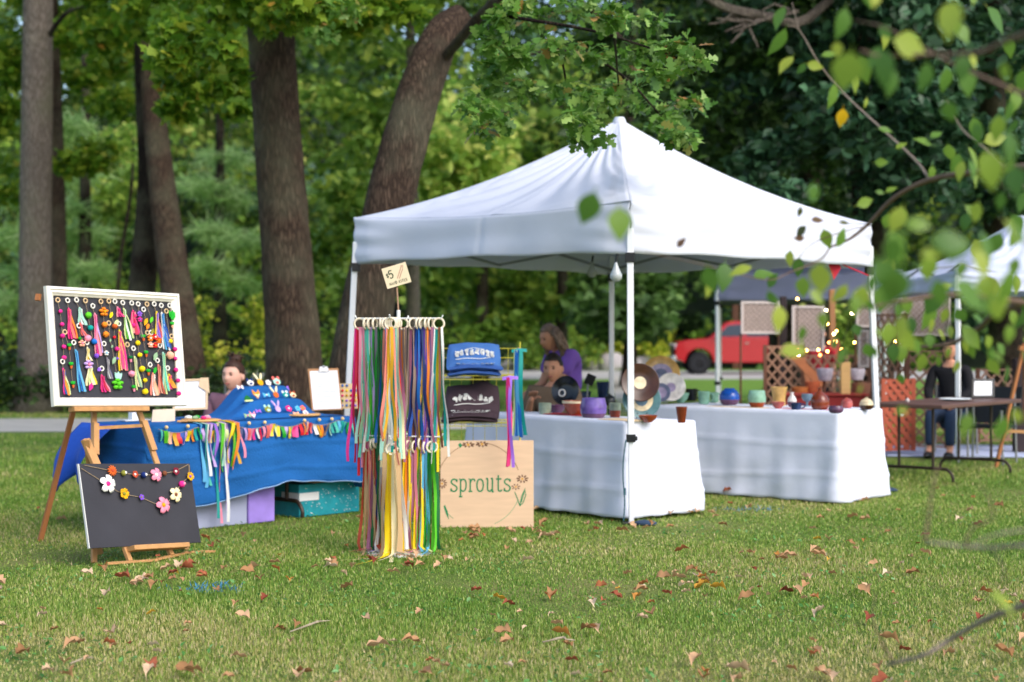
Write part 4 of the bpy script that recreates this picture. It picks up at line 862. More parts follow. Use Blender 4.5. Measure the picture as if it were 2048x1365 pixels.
# ------------------------------------------------------------------ on and under the craft table
Zt = .748
def ct(s, w): return c0+U*s-N_*w                      # craft table coordinates: along, in from the front edge
def riser_h(s, w):
    sm = lambda x: x*x*(3-2*x)
    st = .03*sm(min(1, max(0, (w-.17)/.05)))+.10*sm(min(1, max(0, (w-.33)/.05)))+.09*sm(min(1, max(0, (w-.49)/.05)))
    env = sm(min(1, max(0, (s-.80-.25*w)/.34)))*sm(min(1, max(0, (1.80-s)/.22))); back = sm(min(1, max(0, (.80-w)/.06)))
    return st*env*back
mb = MB(); NS, NW = 60, 40; vs = []
for j in range(NW+1):
    for i in range(NS+1):
        s = .72+1.11*i/NS; w = .12+.7*j/NW; p = ct(s, w); vs.append(V(p.x, p.y, Zt+.004+riser_h(s, w)+.004*math.sin(s*21+w*9)*min(1, riser_h(s, w)*20)))
mb.add(vs, [(j*(NS+1)+i, j*(NS+1)+i+1, (j+1)*(NS+1)+i+1, (j+1)*(NS+1)+i) for j in range(NW) for i in range(NS)])
tag(mb.build('display_riser', DENIM, origin=ct(1, .4), angle=80), 'stepped display draped in blue cloth, covered with felt animal clips', 'display riser')
CLIPX = 'felt clips on the stepped display'
def clip(label, s, w, kind, c1_, c2_, size=.05, lift=0):
    kx = (s-1024)/F; s = (kx*(10.85+.68*w)+2.45+.733*w)/(.68-.733*kx)
    p = ct(s, w); p.z = Zt+riser_h(s, w)+.006+lift; up = V(0, 0, 1)*.8-N_*.5; up.normalize(); nn = U.cross(up)
    if nn.dot(N_) < 0: nn = -nn
    p = p+up*size*.5; t = empty('felt_clip', p, label, 'hair clip', CLIPX); r = size/2
    th = nn*.006; ell = lambda a, b, cx=0, cy=0: [(cx+a*math.cos(q*math.pi/6), cy+b*math.sin(q*math.pi/6)) for q in range(12)]
    if kind == 'bunny':
        h = MB(); h.prism(ell(r*.8, r*.9), p, U, up, th); h.build('face', CM(c1_), t)
        for a in (-1, 1):
            e = MB(); d = (up+U*a*.45).normalized(); sd = d.cross(nn); e.prism(ell(r*.28, r*1.1), p+d*r*1.7, sd, d, th); e.build('ear', CM(c2_), t)
    elif kind == 'bear':
        h = MB(); h.prism(ell(r, r*.85), p, U, up, th); h.build('face', CM(c1_), t)
        for a in (-1, 1):
            e = MB(); e.prism(ell(r*.36, r*.5), p+up*r*.85+U*a*r*.65, U, up, th); e.build('ear', CM(c2_), t)
        m_ = MB(); m_.prism(ell(r*.45, r*.35), p-up*r*.3+th, U, up, nn*.004); m_.build('muzzle', CM(c2_), t)
    elif kind == 'fox':
        h = MB(); h.prism([(-r, .3*r), (-r*.9, 1.5*r), (-.3*r, .7*r), (.3*r, .7*r), (.9*r, 1.5*r), (r, .3*r), (0, -r)], p, U, up, th); h.build('face', CM(c1_), t)
        m_ = MB(); m_.prism([(-r*.8, .2*r), (-r*.1, .1*r), (0, -r*.9)], p+th, U, up, nn*.003); m_.prism([(r*.8, .2*r), (r*.1, .1*r), (0, -r*.9)], p+th, U, up, nn*.003); m_.build('muzzle', CM(c2_), t)
    elif kind == 'flower':
        h = MB(); 
        for q in range(5): a = q*1.257; h.prism(ell(r*.45, r*.45), p+(U*math.cos(a)+up*math.sin(a))*r*.6+nn*.0006*q, U, up, th)
        h.build('petals', CM(c1_), t); m_ = MB(); m_.ball(p+th, r*.35, 8); m_.build('flower_centre', CM(c2_), t)
    elif kind == 'bow':
        h = MB(); h.prism([(0, .15*r), (-r, .7*r), (-r, -.7*r), (0, -.15*r), (r, -.7*r), (r, .7*r)], p, U, up, th); h.build('bow', CM(c1_), t)
        m_ = MB(); m_.ball(p+th, r*.28, 8); m_.build('knot', CM(c2_), t)
    elif kind == 'frog':
        h = MB(); h.prism([(-r*1.3, -.5*r), (-r, .2*r), (-.3*r, .9*r), (.2*r, .8*r), (r*.8, .1*r), (r*1.3, -.5*r)], p, U, up, th); h.build('body', CM(c1_), t)
        m_ = MB(); m_.prism([(-r*1.3, -.9*r), (r*1.3, -.9*r), (r*1.2, -.5*r), (-r*1.2, -.5*r)], p+nn*.001, U, up, th*1.1); m_.build('base_patch', CM(c2_), t)
clip('white and pink felt cloud clip at the near end of the top step', 482, .58, 'bow', 'white', 'rose', .055)
clip('white badger face clip on the top step', 503, .57, 'bear', 'white', 'navy', .06)
clip('tall golden bunny clip with cream ears, standing highest on the display', 523, .55, 'bunny', 'mustard', 'cream', .065, .0)
clip('white felt flower clip between the golden bunny and the teal one', 538, .58, 'flower', 'white', 'rose', .05)
clip('pale aqua pony clip with a pink cheek on the top step', 556, .57, 'bear', 'mint', 'coral', .07)
clip('violet felt bow at the far end of the top step', 573, .58, 'bow', 'violet', 'hot', .06)
clip('green frog clip on a pale base, middle step', 498, .42, 'frog', 'dgreen', 'pale', .06)
clip('orange fox clip with cream cheeks on the middle step', 516, .42, 'fox', 'orange', 'cream', .065)
clip('pale blue bow clip on the middle step', 535, .42, 'bow', 'sky', 'white', .06)
clip('orange bunny clip with pink edged cream ears, middle step', 554, .41, 'bunny', 'terra', 'cream', .06)
clip('teal bear clip with white cheeks, middle step', 573, .42, 'bear', 'teal', 'white', .055)
clip('white owl clip with a rust face at the far end of the middle step', 588, .44, 'bear', 'cream', 'rust', .055)
clip('lilac bow clip low on the display', 518, .27, 'bow', 'violet', 'pink', .045)
clip('olive and mint bunny clip low on the display', 538, .26, 'bear', 'olive', 'mint', .06)
clip('tall lilac bunny clip on the lowest step', 558, .26, 'bunny', 'lilac', 'lilac', .06)
clip('magenta and white flower clip on the lowest step', 579, .27, 'flower', 'hot', 'white', .055)
clip('blue flower clip at the far end of the lowest step', 597, .27, 'flower', 'sky', 'teal', .05)
clip('rose and white fox clip flat at the front of the display', 508, .16, 'fox', 'rose', 'white', .05)
clip('pale green and pink bow clip at the front of the display', 497, .15, 'bow', 'sage', 'rose', .055)
clip('peach oval clip at the front of the display', 594, .16, 'bow', 'peach', 'tan', .05)
clip('small white clip on the cloth near the clipboard', 613, .16, 'flower', 'white', 'pink', .05)
clip('coral and green clip on the cloth near the clipboard', 607, .28, 'flower', 'coral', 'green', .05)
# wooden slice with felt pieces
pc = ct(.50, .13); t = empty('wooden_platter', pc+V(0, 0, Zt), 'round wooden slice with bark edge holding felt scraps, at the front of the blue table', 'platter')
mb = MB(); mb.lathe([(0, 0), (.12, .001), (.135, .012), (.13, .022), (0, .022)], pc+V(0, 0, Zt+.002), 24); mb.build('board', mat('light_wood', '#c99a5e', .6, .15, 12), t)
for k, (a, r, cc) in enumerate(((.0, .05, 'rose'), (1, .07, 'mint'), (2.1, .06, 'green'), (3.2, .08, 'white'), (4.2, .05, 'sage'), (5.2, .085, 'hot'))):
    q = pc+V(math.cos(a)*r, math.sin(a)*r, Zt+.036); mb = MB(); mb.ball(q, (.028, .02, .014), 10, rot=Matrix.Rotation(a, 3, 'Z'))
    tag(mb.build('felt_piece', CM(cc)), '%s felt piece lying on the wooden slice' % {'rose': 'rose', 'mint': 'mint', 'green': 'bright green', 'white': 'white', 'sage': 'sage', 'hot': 'hot pink'}[cc], 'felt piece', 'felt pieces on the wooden slice')
# second wooden slice under the clipboard
pc = ct(1.50, .22); mb = MB(); mb.lathe([(0, 0), (.13, .001), (.145, .012), (.14, .022), (0, .022)], pc+V(0, 0, Zt+.002), 24)
tag(mb.build('wooden_platter', mat('light_wood', '#c99a5e'), origin=pc+V(0, 0, Zt)), 'round wooden slice at the foot of the clipboard', 'platter')
# clipboard
def upright(px0, px1, yb, yt, d, lean, yaw=None):
    a = P(px0, yb, d); b = P(px1, yb, d); x = (b-a).normalized(); w = (b-a).length; y = V(0, lean, 1).normalized(); h = (yb-yt)/F*d; n = x.cross(y)
    if n.y > 0: n = -n
    return a, x, y, n, w, h
a, x, y, n, w, h = upright(624, 682, 822, 745, 12.45, .35); x = (x+V(0, .45, .02)).normalized(); n = x.cross(y).normalized(); n = n if n.y < 0 else -n; x = (x+y*.0).normalized(); w = .25; h = .34; y = (y-x*.14).normalized()
t = empty('clipboard', a, 'clipboard with a written price sheet, leaning upright beside the thick trunk', 'clipboard')
mb = MB(); mb.prism([(0, 0), (w, 0), (w, h), (0, h)], a, x, y, n*-.005); mb.build('board', mat('hardboard', '#a8794e', .6, .1, 30), t)
mb = MB(); mb.prism([(.012, .008), (w-.012, .008), (w-.012, h-.02), (.012, h-.02)], a+n*.002, x, y, n*.001); pp = mb.build('paper', mat('paper_white', '#e4e6ea', .8, .02), t)
mb = MB(); strokes(mb, [[(.03+.01*(k % 2), h-.07-.02*k), (.03+(.18, .14, .17, .1, .16, .12)[k % 6], h-.07-.02*k)] for k in range(11)], a+n*.003, x, y, n, .004); mb.build('writing', mat('pencil_grey', '#9a9ca6', .8, 0), pp)
mb = MB(); mb.prism([(w*.32, h-.03), (w*.68, h-.03), (w*.62, h+.012), (w*.38, h+.012)], a+n*.004, x, y, n*.01); mb.ball(a+x*w*.5+y*(h+.012)+n*.01, .012, 8); mb.build('metal_clip', GREYM, t)
# beaded board beside the clipboard
a = P(678, 818, 12.75); x = V(.9, .43, 0); y = V(0, .1, 1).normalized(); n = V(.43, -.9, 0)
t = empty('bead_board', a, 'tan board pegged with blue, yellow and red beads, behind the ribbon stand', 'bead board')
mb = MB(); mb.prism([(0, 0), (.2, 0), (.2, .2), (0, .2)], a, x, y, n*-.012); mb.build('board', mat('card_tan', '#d8bd92', .7, .08, 10), t)
for k in range(22):
    i, j = k % 5, k//5; cc = ['blue', 'mustard', 'dgreen', 'yellow', 'hot', 'blue', 'red', 'violet'][(k*5+j) % 8]
    mb = MB(); mb.ball(a+x*(.025+.037*i)+y*(.025+.04*j)+n*.008, .011, 8); mb.build('bead', CM(cc), t)
# paper sign in a kraft frame behind the big frame
a = P(345, 822, 11.9); x = V(.93, .36, .02).normalized(); y = V(-.03, .2, 1).normalized(); n = x.cross(y); n = n if n.y < 0 else -n
t = empty('sign_holder', a, 'white paper notice in a kraft frame, standing on the blue table behind the white frame', 'notice')
mb = MB(); mb.add(*ring_loft([(0, 0), (0, .012), (.016, .012), (.018, .004)], a, x, y, n, .26, .235)); mb.build('frame', mat('kraft', '#cbb291', .8, .08, 20), t)
mb = MB(); mb.prism([(.01, .01), (.25, .01), (.25, .225), (.01, .225)], a+n*.003, x, y, n*.001); mb.build('paper', mat('paper_white', '#e4e6ea'), t)
mb = MB(); mb.prism([(.19, .175), (.272, .12), (.262, .24), (.2, .24)], a+n*.013, x, y, n*.003); mb.build('torn_corner', mat('kraft', '#cbb291'), t)
a = P(303, 846, 11.4); mb = MB(); mb.prism([(0, 0), (.17, .01), (.165, .10), (0.005, .095)], a, V(.9, .4, 0), V(0, .3, 1).normalized(), V(.43, -.9, 0)*-.01)
tag(mb.build('card_sign', mat('kraft_pale', '#d6c6b0', .8, .06, 10)), 'small blank kraft card propped on the blue table corner', 'card')
a = P(268, 842, 11.5); t = empty('plastic_tray', a, 'small clear white tray behind the easel on the blue table', 'tray')
mb = MB(); mb.box(a+V(0, 0, .006), (.2, .13, .008), Matrix.Rotation(.7, 3, 'Z')); mb.build('tray_floor', mat('tray_white', '#dfe3e8', .3, .02), t)
mb = MB(); mb.box(a+V(.0, .02, .035), (.07, .06, .05), Matrix.Rotation(.7, 3, 'Z')); mb.build('box', mat('tray_white', '#dfe3e8'), t)
# ribbon tab bunting along the front edge
t = empty('bunting', ct(.1, 0)+V(0, 0, Zt-.02), 'bunting of short bright ribbon tabs strung along the front edge of the blue table', 'bunting')
def bz(s): return Zt-.022-.035*math.sin(math.pi*((s*3.1) % 1))*.9
ln = [ct(.04+1.78*i/60, -.016-.012)+V(0, 0, bz(1.78*i/60)) for i in range(61)]
mb = MB(); mb.tube(ln, .002, 5, cap=False); mb.build('cord', STRING, t)
seq = ['aqua', 'lime', 'pale', 'peach', 'mustard', 'red', 'royal', 'lilac', 'yellow', 'orange', 'teal', 'green', 'lilac', 'white', 'rose', 'yellow', 'orange', 'mint', 'lime', 'pale', 'green', 'lime', 'green', 'mint', 'navy', 'lilac', 'coral', 'rose', 'pink', 'white', 'crimson', 'rose', 'coral', 'rose', 'yellow', 'pale', 'yellow', 'green', 'lilac', 'yellow', 'pale', 'hot', 'pink', 'red', 'orange', 'peach', 'red', 'coral', 'white', 'mustard', 'orange', 'navy', 'taupe', 'mint', 'teal', 'aqua', 'sky', 'teal', 'aqua', 'green', 'teal', 'aqua']
for k, cc in enumerate(seq):
    q = (k+.5)/len(seq); p = ct(.05+1.76*q, -.03)+V(0, 0, bz(1.76*q)); tilt = random.uniform(-.25, .25); L_ = random.uniform(.07, .092)
    pts = [p+U*tilt*L_*j/4+V(0, 0, -L_*j/4)+N_*.012*math.sin(j*.9+k) for j in range(5)]
    mb = MB(); mb.strip(pts, (U+N_*random.uniform(-.5, .5)), random.uniform(.022, .032)); mb.build('ribbon_tab', RM(cc), t)
for q in (.03, .13, .27, .36, .43, .51, .72, .80, .87, .93):
    p = ct(.05+1.76*q, -.035)+V(0, 0, Zt-.012); mb = MB(); mb.ball(p, .0135, 10); mb.build('wooden_bead', mat('bead_wood', '#e8c489', .5, .08), t)
# long ribbons trailing over the edge
t = empty('ribbon_wand', ct(.42, .05)+V(0, 0, Zt), 'wand of long pastel ribbons trailing over the table edge to the grass', 'ribbon wand')
mb = MB(); mb.tube([ct(.30, .12)+V(0, 0, Zt+.015), ct(.62, .05)+V(0, 0, Zt+.015)], .008, 8); mb.build('stick', WOOD, t)
for k, (s, L_, cc, w_) in enumerate(((.40, .40, 'sky', .026), (.425, .43, 'aqua', .022), (.44, .36, 'white', .02), (.455, .44, 'sky', .022), (.47, .30, 'lilac', .022), (.49, .24, 'violet', .02), (.51, .27, 'aqua', .02), (.525, .66, 'teal', .02), (.545, .34, 'lime', .022), (.56, .30, 'mint', .02), (.575, .70, 'rose', .022), (.588, .69, 'white', .02), (.60, .62, 'lilac', .02), (.62, .2, 'navy', .018), (.64, .28, 'yellow', .022), (.655, .31, 'lime', .02), (.67, .29, 'mustard', .022), (.685, .33, 'orange', .02), (.70, .28, 'green', .018), (.72, .25, 'rose', .018))):
    pts = []; sd = []; ph = random.uniform(0, 6)
    pts.append(ct(s, .08)+V(0, 0, Zt+.012)); sd.append(U)
    for j in range(12):
        q = j/11; pts.append(ct(s+.012*math.sin(q*5+ph)+.03*q*math.sin(k*1.7), -.035-.02*math.sin(q*4+ph)*q-.012*(k % 3))+V(0, 0, Zt-.004-L_*q)); sd.append(U+N_*.8*math.sin(q*4+ph))
    mb = MB(); mb.strip(pts, sd, w_); mb.build('ribbon', RM(cc), t)
# boxes under the table
def oriented_box(name, label, cat, p0, a, la, b, lb, z0, h, m):
    mb = MB(); c = p0+a*la/2+b*lb/2; mb.box((c.x, c.y, z0+h/2), (la, lb, h), Matrix((a, b, V(0, 0, 1))).transposed()); o = mb.build(name, m); bevel(o, .008)
    return tag(o, label, cat) if label else o
cg = mat('box_lavender_grey', '#9da3bf', .7, .06, 2); 
p0 = ct(.26, .06); oriented_box('storage_box', 'grey lavender storage box under the blue table behind the chalkboard', 'box', p0, U, .604, -N_, .42, .004, .30, cg)
p0 = ct(.868, .05); oriented_box('storage_box', 'violet patterned box standing against the grey lavender one', 'box', p0, U, .24, -N_, .40, .004, .31, mat('box_violet', '#8f78c8', .7, .25, 6))
p0 = ct(1.376, .10); t = empty('cardboard_box', p0, 'teal speckled box with a white label and open tan flap under the blue table', 'box')
TEAL = mat('box_teal', '#1c8a98', .6, .2, 14); p1 = ct(1.376, .10)
c = p1+U*.3-N_*.2; mb = MB(); mb.box((c.x, c.y, .125), (.60, .4, .245), Matrix((U, -N_, V(0, 0, 1))).transposed()); bevel(mb.build('box_body', TEAL, t), .006)
mb = MB(); mb.prism([(.0, .125), (.19, .125), (.19, .185), (.0, .185)], p1+N_*.003, U, V(0, 0, 1), N_*.001); mb.prism([(.0, .125), (.2, .125), (.2, .185), (.0, .185)], p1-U*.003-N_*.0, -N_, V(0, 0, 1), -U*.001); mb.build('label', mat('label_white', '#d8dadc', .7, .02), t)
mb = MB(); rr = random.Random(3)
for _ in range(70):
    s, z = rr.uniform(.02, .56), rr.uniform(.02, .22)
    if s < .21 and .11 < z < .2: continue
    mb.prism([(s, z), (s+rr.uniform(.006, .02), z+rr.uniform(-.004, .004)), (s+.005, z+rr.uniform(.004, .008))], p1+N_*.003, U, V(0, 0, 1), N_*.0006)
mb.build('speckle_print', mat('label_white', '#d8dadc'), t)
mb = MB(); mb.prism([(.10, -.05), (.62, -.03), (.6, .30), (.02, .3)], p1+V(0, 0, .262), U, (-N_+V(0, 0, .06)), V(0, 0, .006)); mb.build('flap', mat('cardboard', '#b98d6c', .8, .08, 10), t)

# ------------------------------------------------------------------ ribbon stand with hand kites
S0 = PZ(797, 9.95, 0); t = empty('display_stand', S0, 'white revolving stand with radial arms, hung all round with ribbon hand kites', 'display stand')
WH = mat('stand_white', '#dfe0dc', .4, .04)
mb = MB(); mb.tube([S0, S0+V(0, 0, 1.52)], .012, 10); mb.build('pole', WH, t)
mb = MB(); mb.lathe([(.2, .004), (.19, .014), (.02, .02), (.016, .05)], S0, 24); mb.build('base_disc', WH, t)
ZT, ZB = 1.468, .735
arms = {'a': V(-1, .25, 0).normalized(), 'b': V(.97, -.2, 0).normalized(), 'c': V(-.12, -1, 0).normalized(), 'd': V(.15, 1, 0).normalized()}
for z in (ZT, ZB):
    for k, d in arms.items():
        mb = MB(); mb.tube([S0+V(0, 0, z), S0+d*.275+V(0, 0, z), S0+d*.285+V(0, 0, z+.02)], .005, 7); mb.build('arm', WH, t)
mb = MB(); mb.tube([S0+V(0, 0, 1.5), S0+V(-.01, 0, 1.66)], .006, 7); mb.build('sign_rod', mat('copper_rod', '#a4826a', .4, .05, metal=.6), t)
so2 = S0+V(-.012, -.012, 1.735); sx = V(.95, 0, .29).normalized(); sx = V(math.cos(.29), 0, math.sin(.29)); sy = V(-math.sin(.29), 0, math.cos(.29)); sn = V(0, -1, 0)
t2 = empty('price_sign', so2, 'small tilted cream card reading $5 hand kites above the ribbon stand', 'sign')
mb = MB(); mb.prism([(-.078, -.065), (.078, -.065), (.078, .065), (-.078, .065)], so2, sx, sy, V(0, .006, 0)); card = mb.build('card', mat('cream_card', '#e0cfae', .8, .05, 10), t2)
mb = MB(); write(mb, '$', so2+sx*-.062+sy*.0, sx, sy, sn, .026, .0036); write(mb, '5', so2+sx*-.045+sy*-.008, sx, sy, sn, .046, .0065); mb.build('price', mat('ink_green', '#29422c', .8, 0), card)
mb = MB(); write(mb, 'HAND KITES', so2+sx*-.056+sy*-.05, sx, sy, sn, .017, .0028, .14); mb.build('words', mat('ink_soft', '#5f6350', .8, 0), card)
mb = MB(); strokes(mb, [[(.0, -.02), (.045, .045)], [(.012, -.024), (.05, .03)], [(.04, .05), (.056, .046), (.05, .034)]], so2, sx, sy, sn, .0045); mb.build('wand_drawing', mat('ink_rose', '#b4806f', .8, 0), card)
def kite(label, z, arm, dist, face, cols, L_, w_=.019, spread=.015, kick=0):
    d = arms[arm]; dist = dist*(1 if z > 1 else .84); p = S0+d*dist+V(0, 0, z-.033-(.0 if z > 1 else random.uniform(0, .035))); R = .033
    ax = (d+V(random.uniform(-.35, .35), random.uniform(-.35, .35), 0)).normalized() if not face else V(random.uniform(-.3, .3), -1, 0); t = empty('hand_kite', p, label, 'hand kite', 'ribbon hand kites on the stand')
    mb = MB(); mb.torus(p, R, .0068, ax, 22, 8); mb.build('ring', mat('kite_ring', '#ddd0b6', .5, .06, 20), t)
    sd0 = ax.cross(V(0, 0, 1)).normalized()
    if abs(ax.x) < .5 or face: sd0 = V(1, 0, 0)
    cols = cols+random.sample(cols, 2); n = len(cols)
    for i, cc in enumerate(cols):
        f = (i-(n-1)/2)*.72; pts = []; sds = []; ph = random.uniform(0, 6); tw = random.uniform(.3, 1.6); LL = L_*random.uniform(.9, 1.12)*(1.14 if z > 1 else 1.06); zb = p.z-R
        for j in range(15):
            q = j/14; zz = zb+.012-LL*q; off = V(1, 0, 0)*(f*(w_*.62)+spread*f*q*1.4+.012*math.sin(q*6+ph)*q+.006*math.sin(q*13+2*ph)*q)+V(0, 1, 0)*(.004*i*(-1)**i+.012*math.sin(q*5+ph)*q)
            pt = V(p.x, p.y, zz)+off
            if zz < .03:
                over = .03-zz; o2 = V(math.cos(ph)*.8, -.5+.4*math.sin(ph), 0); pt = V(pt.x, pt.y, .012+.006*i+.012*math.exp(-over*20))+o2*over*1.0
            elif kick and q > .6: pt = pt+V(math.cos(ph), -.4, 0)*kick*(q-.6)**2*2
            pts.append(pt); sds.append(V(1, 0, 0)+V(0, 1, 0)*tw*math.sin(q*4+ph))
        mb = MB(); mb.strip(pts, sds, w_*random.uniform(.8, 1.15)); mb.build('ribbon', RM(cc), t)
K = 'hand kite of '
kite(K+'crimson, red and pink ribbons, outermost in the upper tier', ZT, 'a', .255, True, ['pink', 'crimson', 'red', 'rose'], .74, .021, .016)
kite(K+'mint and aqua ribbons next to the crimson one', ZT, 'a', .212, False, ['mint', 'aqua', 'pale'], .66)
kite(K+'sage, white and teal ribbons, third from the outer end', ZT, 'a', .185, False, ['sage', 'white', 'lilac'], .66)
kite(K+'bright lime ribbons with a grey strand', ZT, 'a', .155, False, ['lime', 'green', 'grey'], .64)
kite(K+'dull green and olive ribbons', ZT, 'a', .118, False, ['green', 'dgreen', 'olive'], .66)
kite(K+'blue and salmon ribbons near the pole', ZT, 'a', .085, False, ['blue', 'salmon', 'lilac'], .66)
kite(K+'coral and golden yellow ribbons, frontmost on the arm towards the lawn', ZT, 'c', .26, True, ['salmon', 'mustard', 'white'], .66)
kite(K+'pale mint and teal ribbons on the arm towards the lawn', ZT, 'c', .21, True, ['mint', 'white', 'teal'], .66, .022)
kite(K+'navy, white and pink ribbons behind the mint one', ZT, 'c', .15, True, ['cream', 'navy', 'rose', 'white'], .68)
kite(K+'red and raspberry ribbons on the inner part of the lawn arm', ZT, 'c', .08, True, ['white', 'mauve', 'hot', 'red'], .68)
kite(K+'scarlet and orange ribbons behind the pole', ZT, 'd', .12, True, ['red', 'tan', 'orange', 'taupe'], .62, .018)
kite(K+'taupe and brown ribbons close to the pole', ZT, 'b', .09, False, ['taupe', 'mauve', 'brown'], .64)
kite(K+'navy and royal blue ribbons', ZT, 'b', .13, False, ['navy', 'royal', 'navy', 'blue'], .62, .022)
kite(K+'deep purple ribbons beside the navy ones', ZT, 'b', .155, False, ['purple', 'navy', 'purple'], .66)
kite(K+'golden and tan ribbons', ZT, 'b', .18, False, ['mustard', 'tan', 'orange'], .68)
kite(K+'violet and mauve ribbons', ZT, 'b', .205, False, ['violet', 'mauve', 'lilac'], .67)
kite(K+'white, teal and lime yellow ribbons, outermost towards the shirt rack', ZT, 'b', .258, True, ['white', 'teal', 'yellow', 'brown'], .72, .018)
kite(K+'rust red and tan ribbons, outermost in the lower tier', ZB, 'a', .23, True, ['rust', 'tan', 'red', 'salmon'], .78, .024)
kite(K+'tan and mauve ribbons, lower tier', ZB, 'a', .20, False, ['tan', 'mauve', 'cream'], .76)
kite(K+'plum and dark green ribbons, lower tier', ZB, 'a', .17, False, ['mauve', 'dgreen', 'purple'], .75)
kite(K+'slate and white ribbons, lower tier', ZB, 'a', .13, False, ['navy', 'white', 'lilac'], .7, .024)
kite(K+'orange and lilac short ribbons, lower tier', ZB, 'a', .09, False, ['orange', 'white', 'lilac'], .74)
kite(K+'wide bright yellow tulle ribbons, frontmost in the lower tier', ZB, 'c', .27, True, ['tan', 'yellow', 'yellow', 'cream'], .86, .034, .012)
kite(K+'yellow and coral ribbons just behind the yellow tulle', ZB, 'c', .21, True, ['yellow', 'cream', 'salmon'], .84, .022, .02)
kite(K+'cream, grey chain and pale lime ribbons, lower tier', ZB, 'c', .14, True, ['white', 'salmon', 'pale', 'grey', 'cream'], .80, .02, .02)
kite(K+'sky and olive ribbons, lower tier near the pole', ZB, 'c', .07, True, ['sage', 'grey', 'sky', 'white'], .78, .02, .018)
kite(K+'golden orange ribbons at the back of the lower tier', ZB, 'd', .08, True, ['mustard', 'yellow', 'orange'], .72, .02)
kite(K+'yellow and brown ribbons close to the pole, lower tier', ZB, 'b', .075, False, ['yellow', 'orange', 'tan'], .74, .022)
kite(K+'mauve and pale rose ribbons, lower tier by the plywood sign', ZB, 'b', .12, False, ['white', 'mauve', 'rose'], .76)
kite(K+'lime yellow ribbons, lower tier', ZB, 'b', .165, False, ['yellow', 'lime', 'pale'], .78)
kite(K+'chocolate brown and blue ribbons, lower tier', ZB, 'b', .20, False, ['brown', 'sky', 'brown'], .8)
kite(K+'vivid green ribbons hanging beside the plywood sign', ZB, 'b', .255, True, ['green', 'dgreen', 'lime'], .64, .024)

# ------------------------------------------------------------------ plywood sign
a0 = P(880, 1058, 11.3); a0.z = .005; sx = V(1, .02, .002).normalized(); sy = V(0, .14, 1).normalized(); sn = sx.cross(sy); sn = sn if sn.y < 0 else -sn
t = empty('shop_sign', a0, 'square plywood sign lettered sprouts inside a flower ring, standing on the grass', 'sign')
PW = mat('plywood', '#cdae8e', .65, .07, 3, .04, 40, stretch=(1.5, 1, 12)); W_ = .662; H_ = .615
mb = MB(); mb.prism([(0, 0), (W_, 0), (W_, H_), (0, H_)], a0, sx, sy, sn*-.012); bd = mb.build('board', PW, t); bevel(bd, .002)
GRN = mat('paint_green', '#1d7a4a', .6, .1, 30); BRN = mat('paint_brown', '#8a6a4c', .7, .15, 40); DBR = mat('paint_dark_brown', '#6a4a34', .7, .1, 40); GLD = mat('paint_gold', '#c9922e', .6, .1)
mb = MB(); lw = sum(SLAB[c][0]+.10 for c in 'sprouts'); sz = .083; write(mb, 'sprouts', a0+sx*.074+sy*.254, sx, sy, sn, .087, .0105, .12, .90); mb.build('lettering', GRN, bd)
q = lambda zx, zy: ((870+zx/6.824-880)/188*W_, (1058-(870+zy/6.5+0*zy))/F*11.3*1.0)
ctr = (.273, .302); R = .298
mb = MB(); ang = lambda a, r=R: (ctr[0]+r*math.cos(a), ctr[1]+r*math.sin(a))
strokes(mb, [[ang(math.radians(a)) for a in range(s, e+1, 3)] for s, e in ((20, 78),)], a0, sx, sy, sn, .0045); mb.build('ring_line', BRN, bd)
for s, e, m_ in ((118, 170, BRN), (218, 235, mat('paint_sage', '#7f9a72', .6, .1)), (292, 340, mat('paint_sage', '#7f9a72'))):
    mb = MB(); strokes(mb, [[ang(math.radians(a)) for a in range(s, e+1, 3)]], a0, sx, sy, sn, .0045); mb.build('ring_line', m_, bd)
fm = MB(); gm = MB()
def daisy(c, r, n=9, sq=.7):
    for k in range(n):
        a = 2*math.pi*k/n+.2; d = (math.cos(a), math.sin(a)*sq); strokes(fm, [[(c[0]+d[0]*r*.45, c[1]+d[1]*r*.45), (c[0]+d[0]*r, c[1]+d[1]*r)]], a0, sx, sy, sn, r*.24)
    gm.prism([(c[0]+r*.22*math.cos(k), c[1]+r*.22*math.sin(k)) for k in range(6)], a0+sn*.001, sx, sy, sn*.0008)
daisy((.582, .341), .042); daisy((.536, .285), .032, 7); daisy((.197, .585), .045, 8, .45); daisy((.295, .588), .045, 8, .45); daisy((.012, .31), .036, 11, 1)
fm.build('flower_petals', DBR, bd); gm.build('flower_centres', GLD, bd)
mb = MB(); strokes(mb, [[(.564, .15), (.548, .20), (.527, .25)], [(.564, .15), (.578, .22), (.602, .275), (.606, .225), (.588, .175), (.564, .15)], [(.574, .175), (.6, .26)]], a0, sx, sy, sn, .0065)
mb.build('leaf_sprig', GRN, bd); mb = MB()
mb.prism([(.025, .15), (.04, .10), (.062, .055), (.055, .11), (.035, .16)], a0+sn*.001, sx, sy, sn*.0006); mb.build('leaf_sprig', GRN, bd); mb = MB(); mb.prism([(.125, .585), (.14, .56), (.155, .58), (.14, .6)], a0+sn*.001, sx, sy, sn*.0006); mb.build('leaf_sprig', GRN, bd)

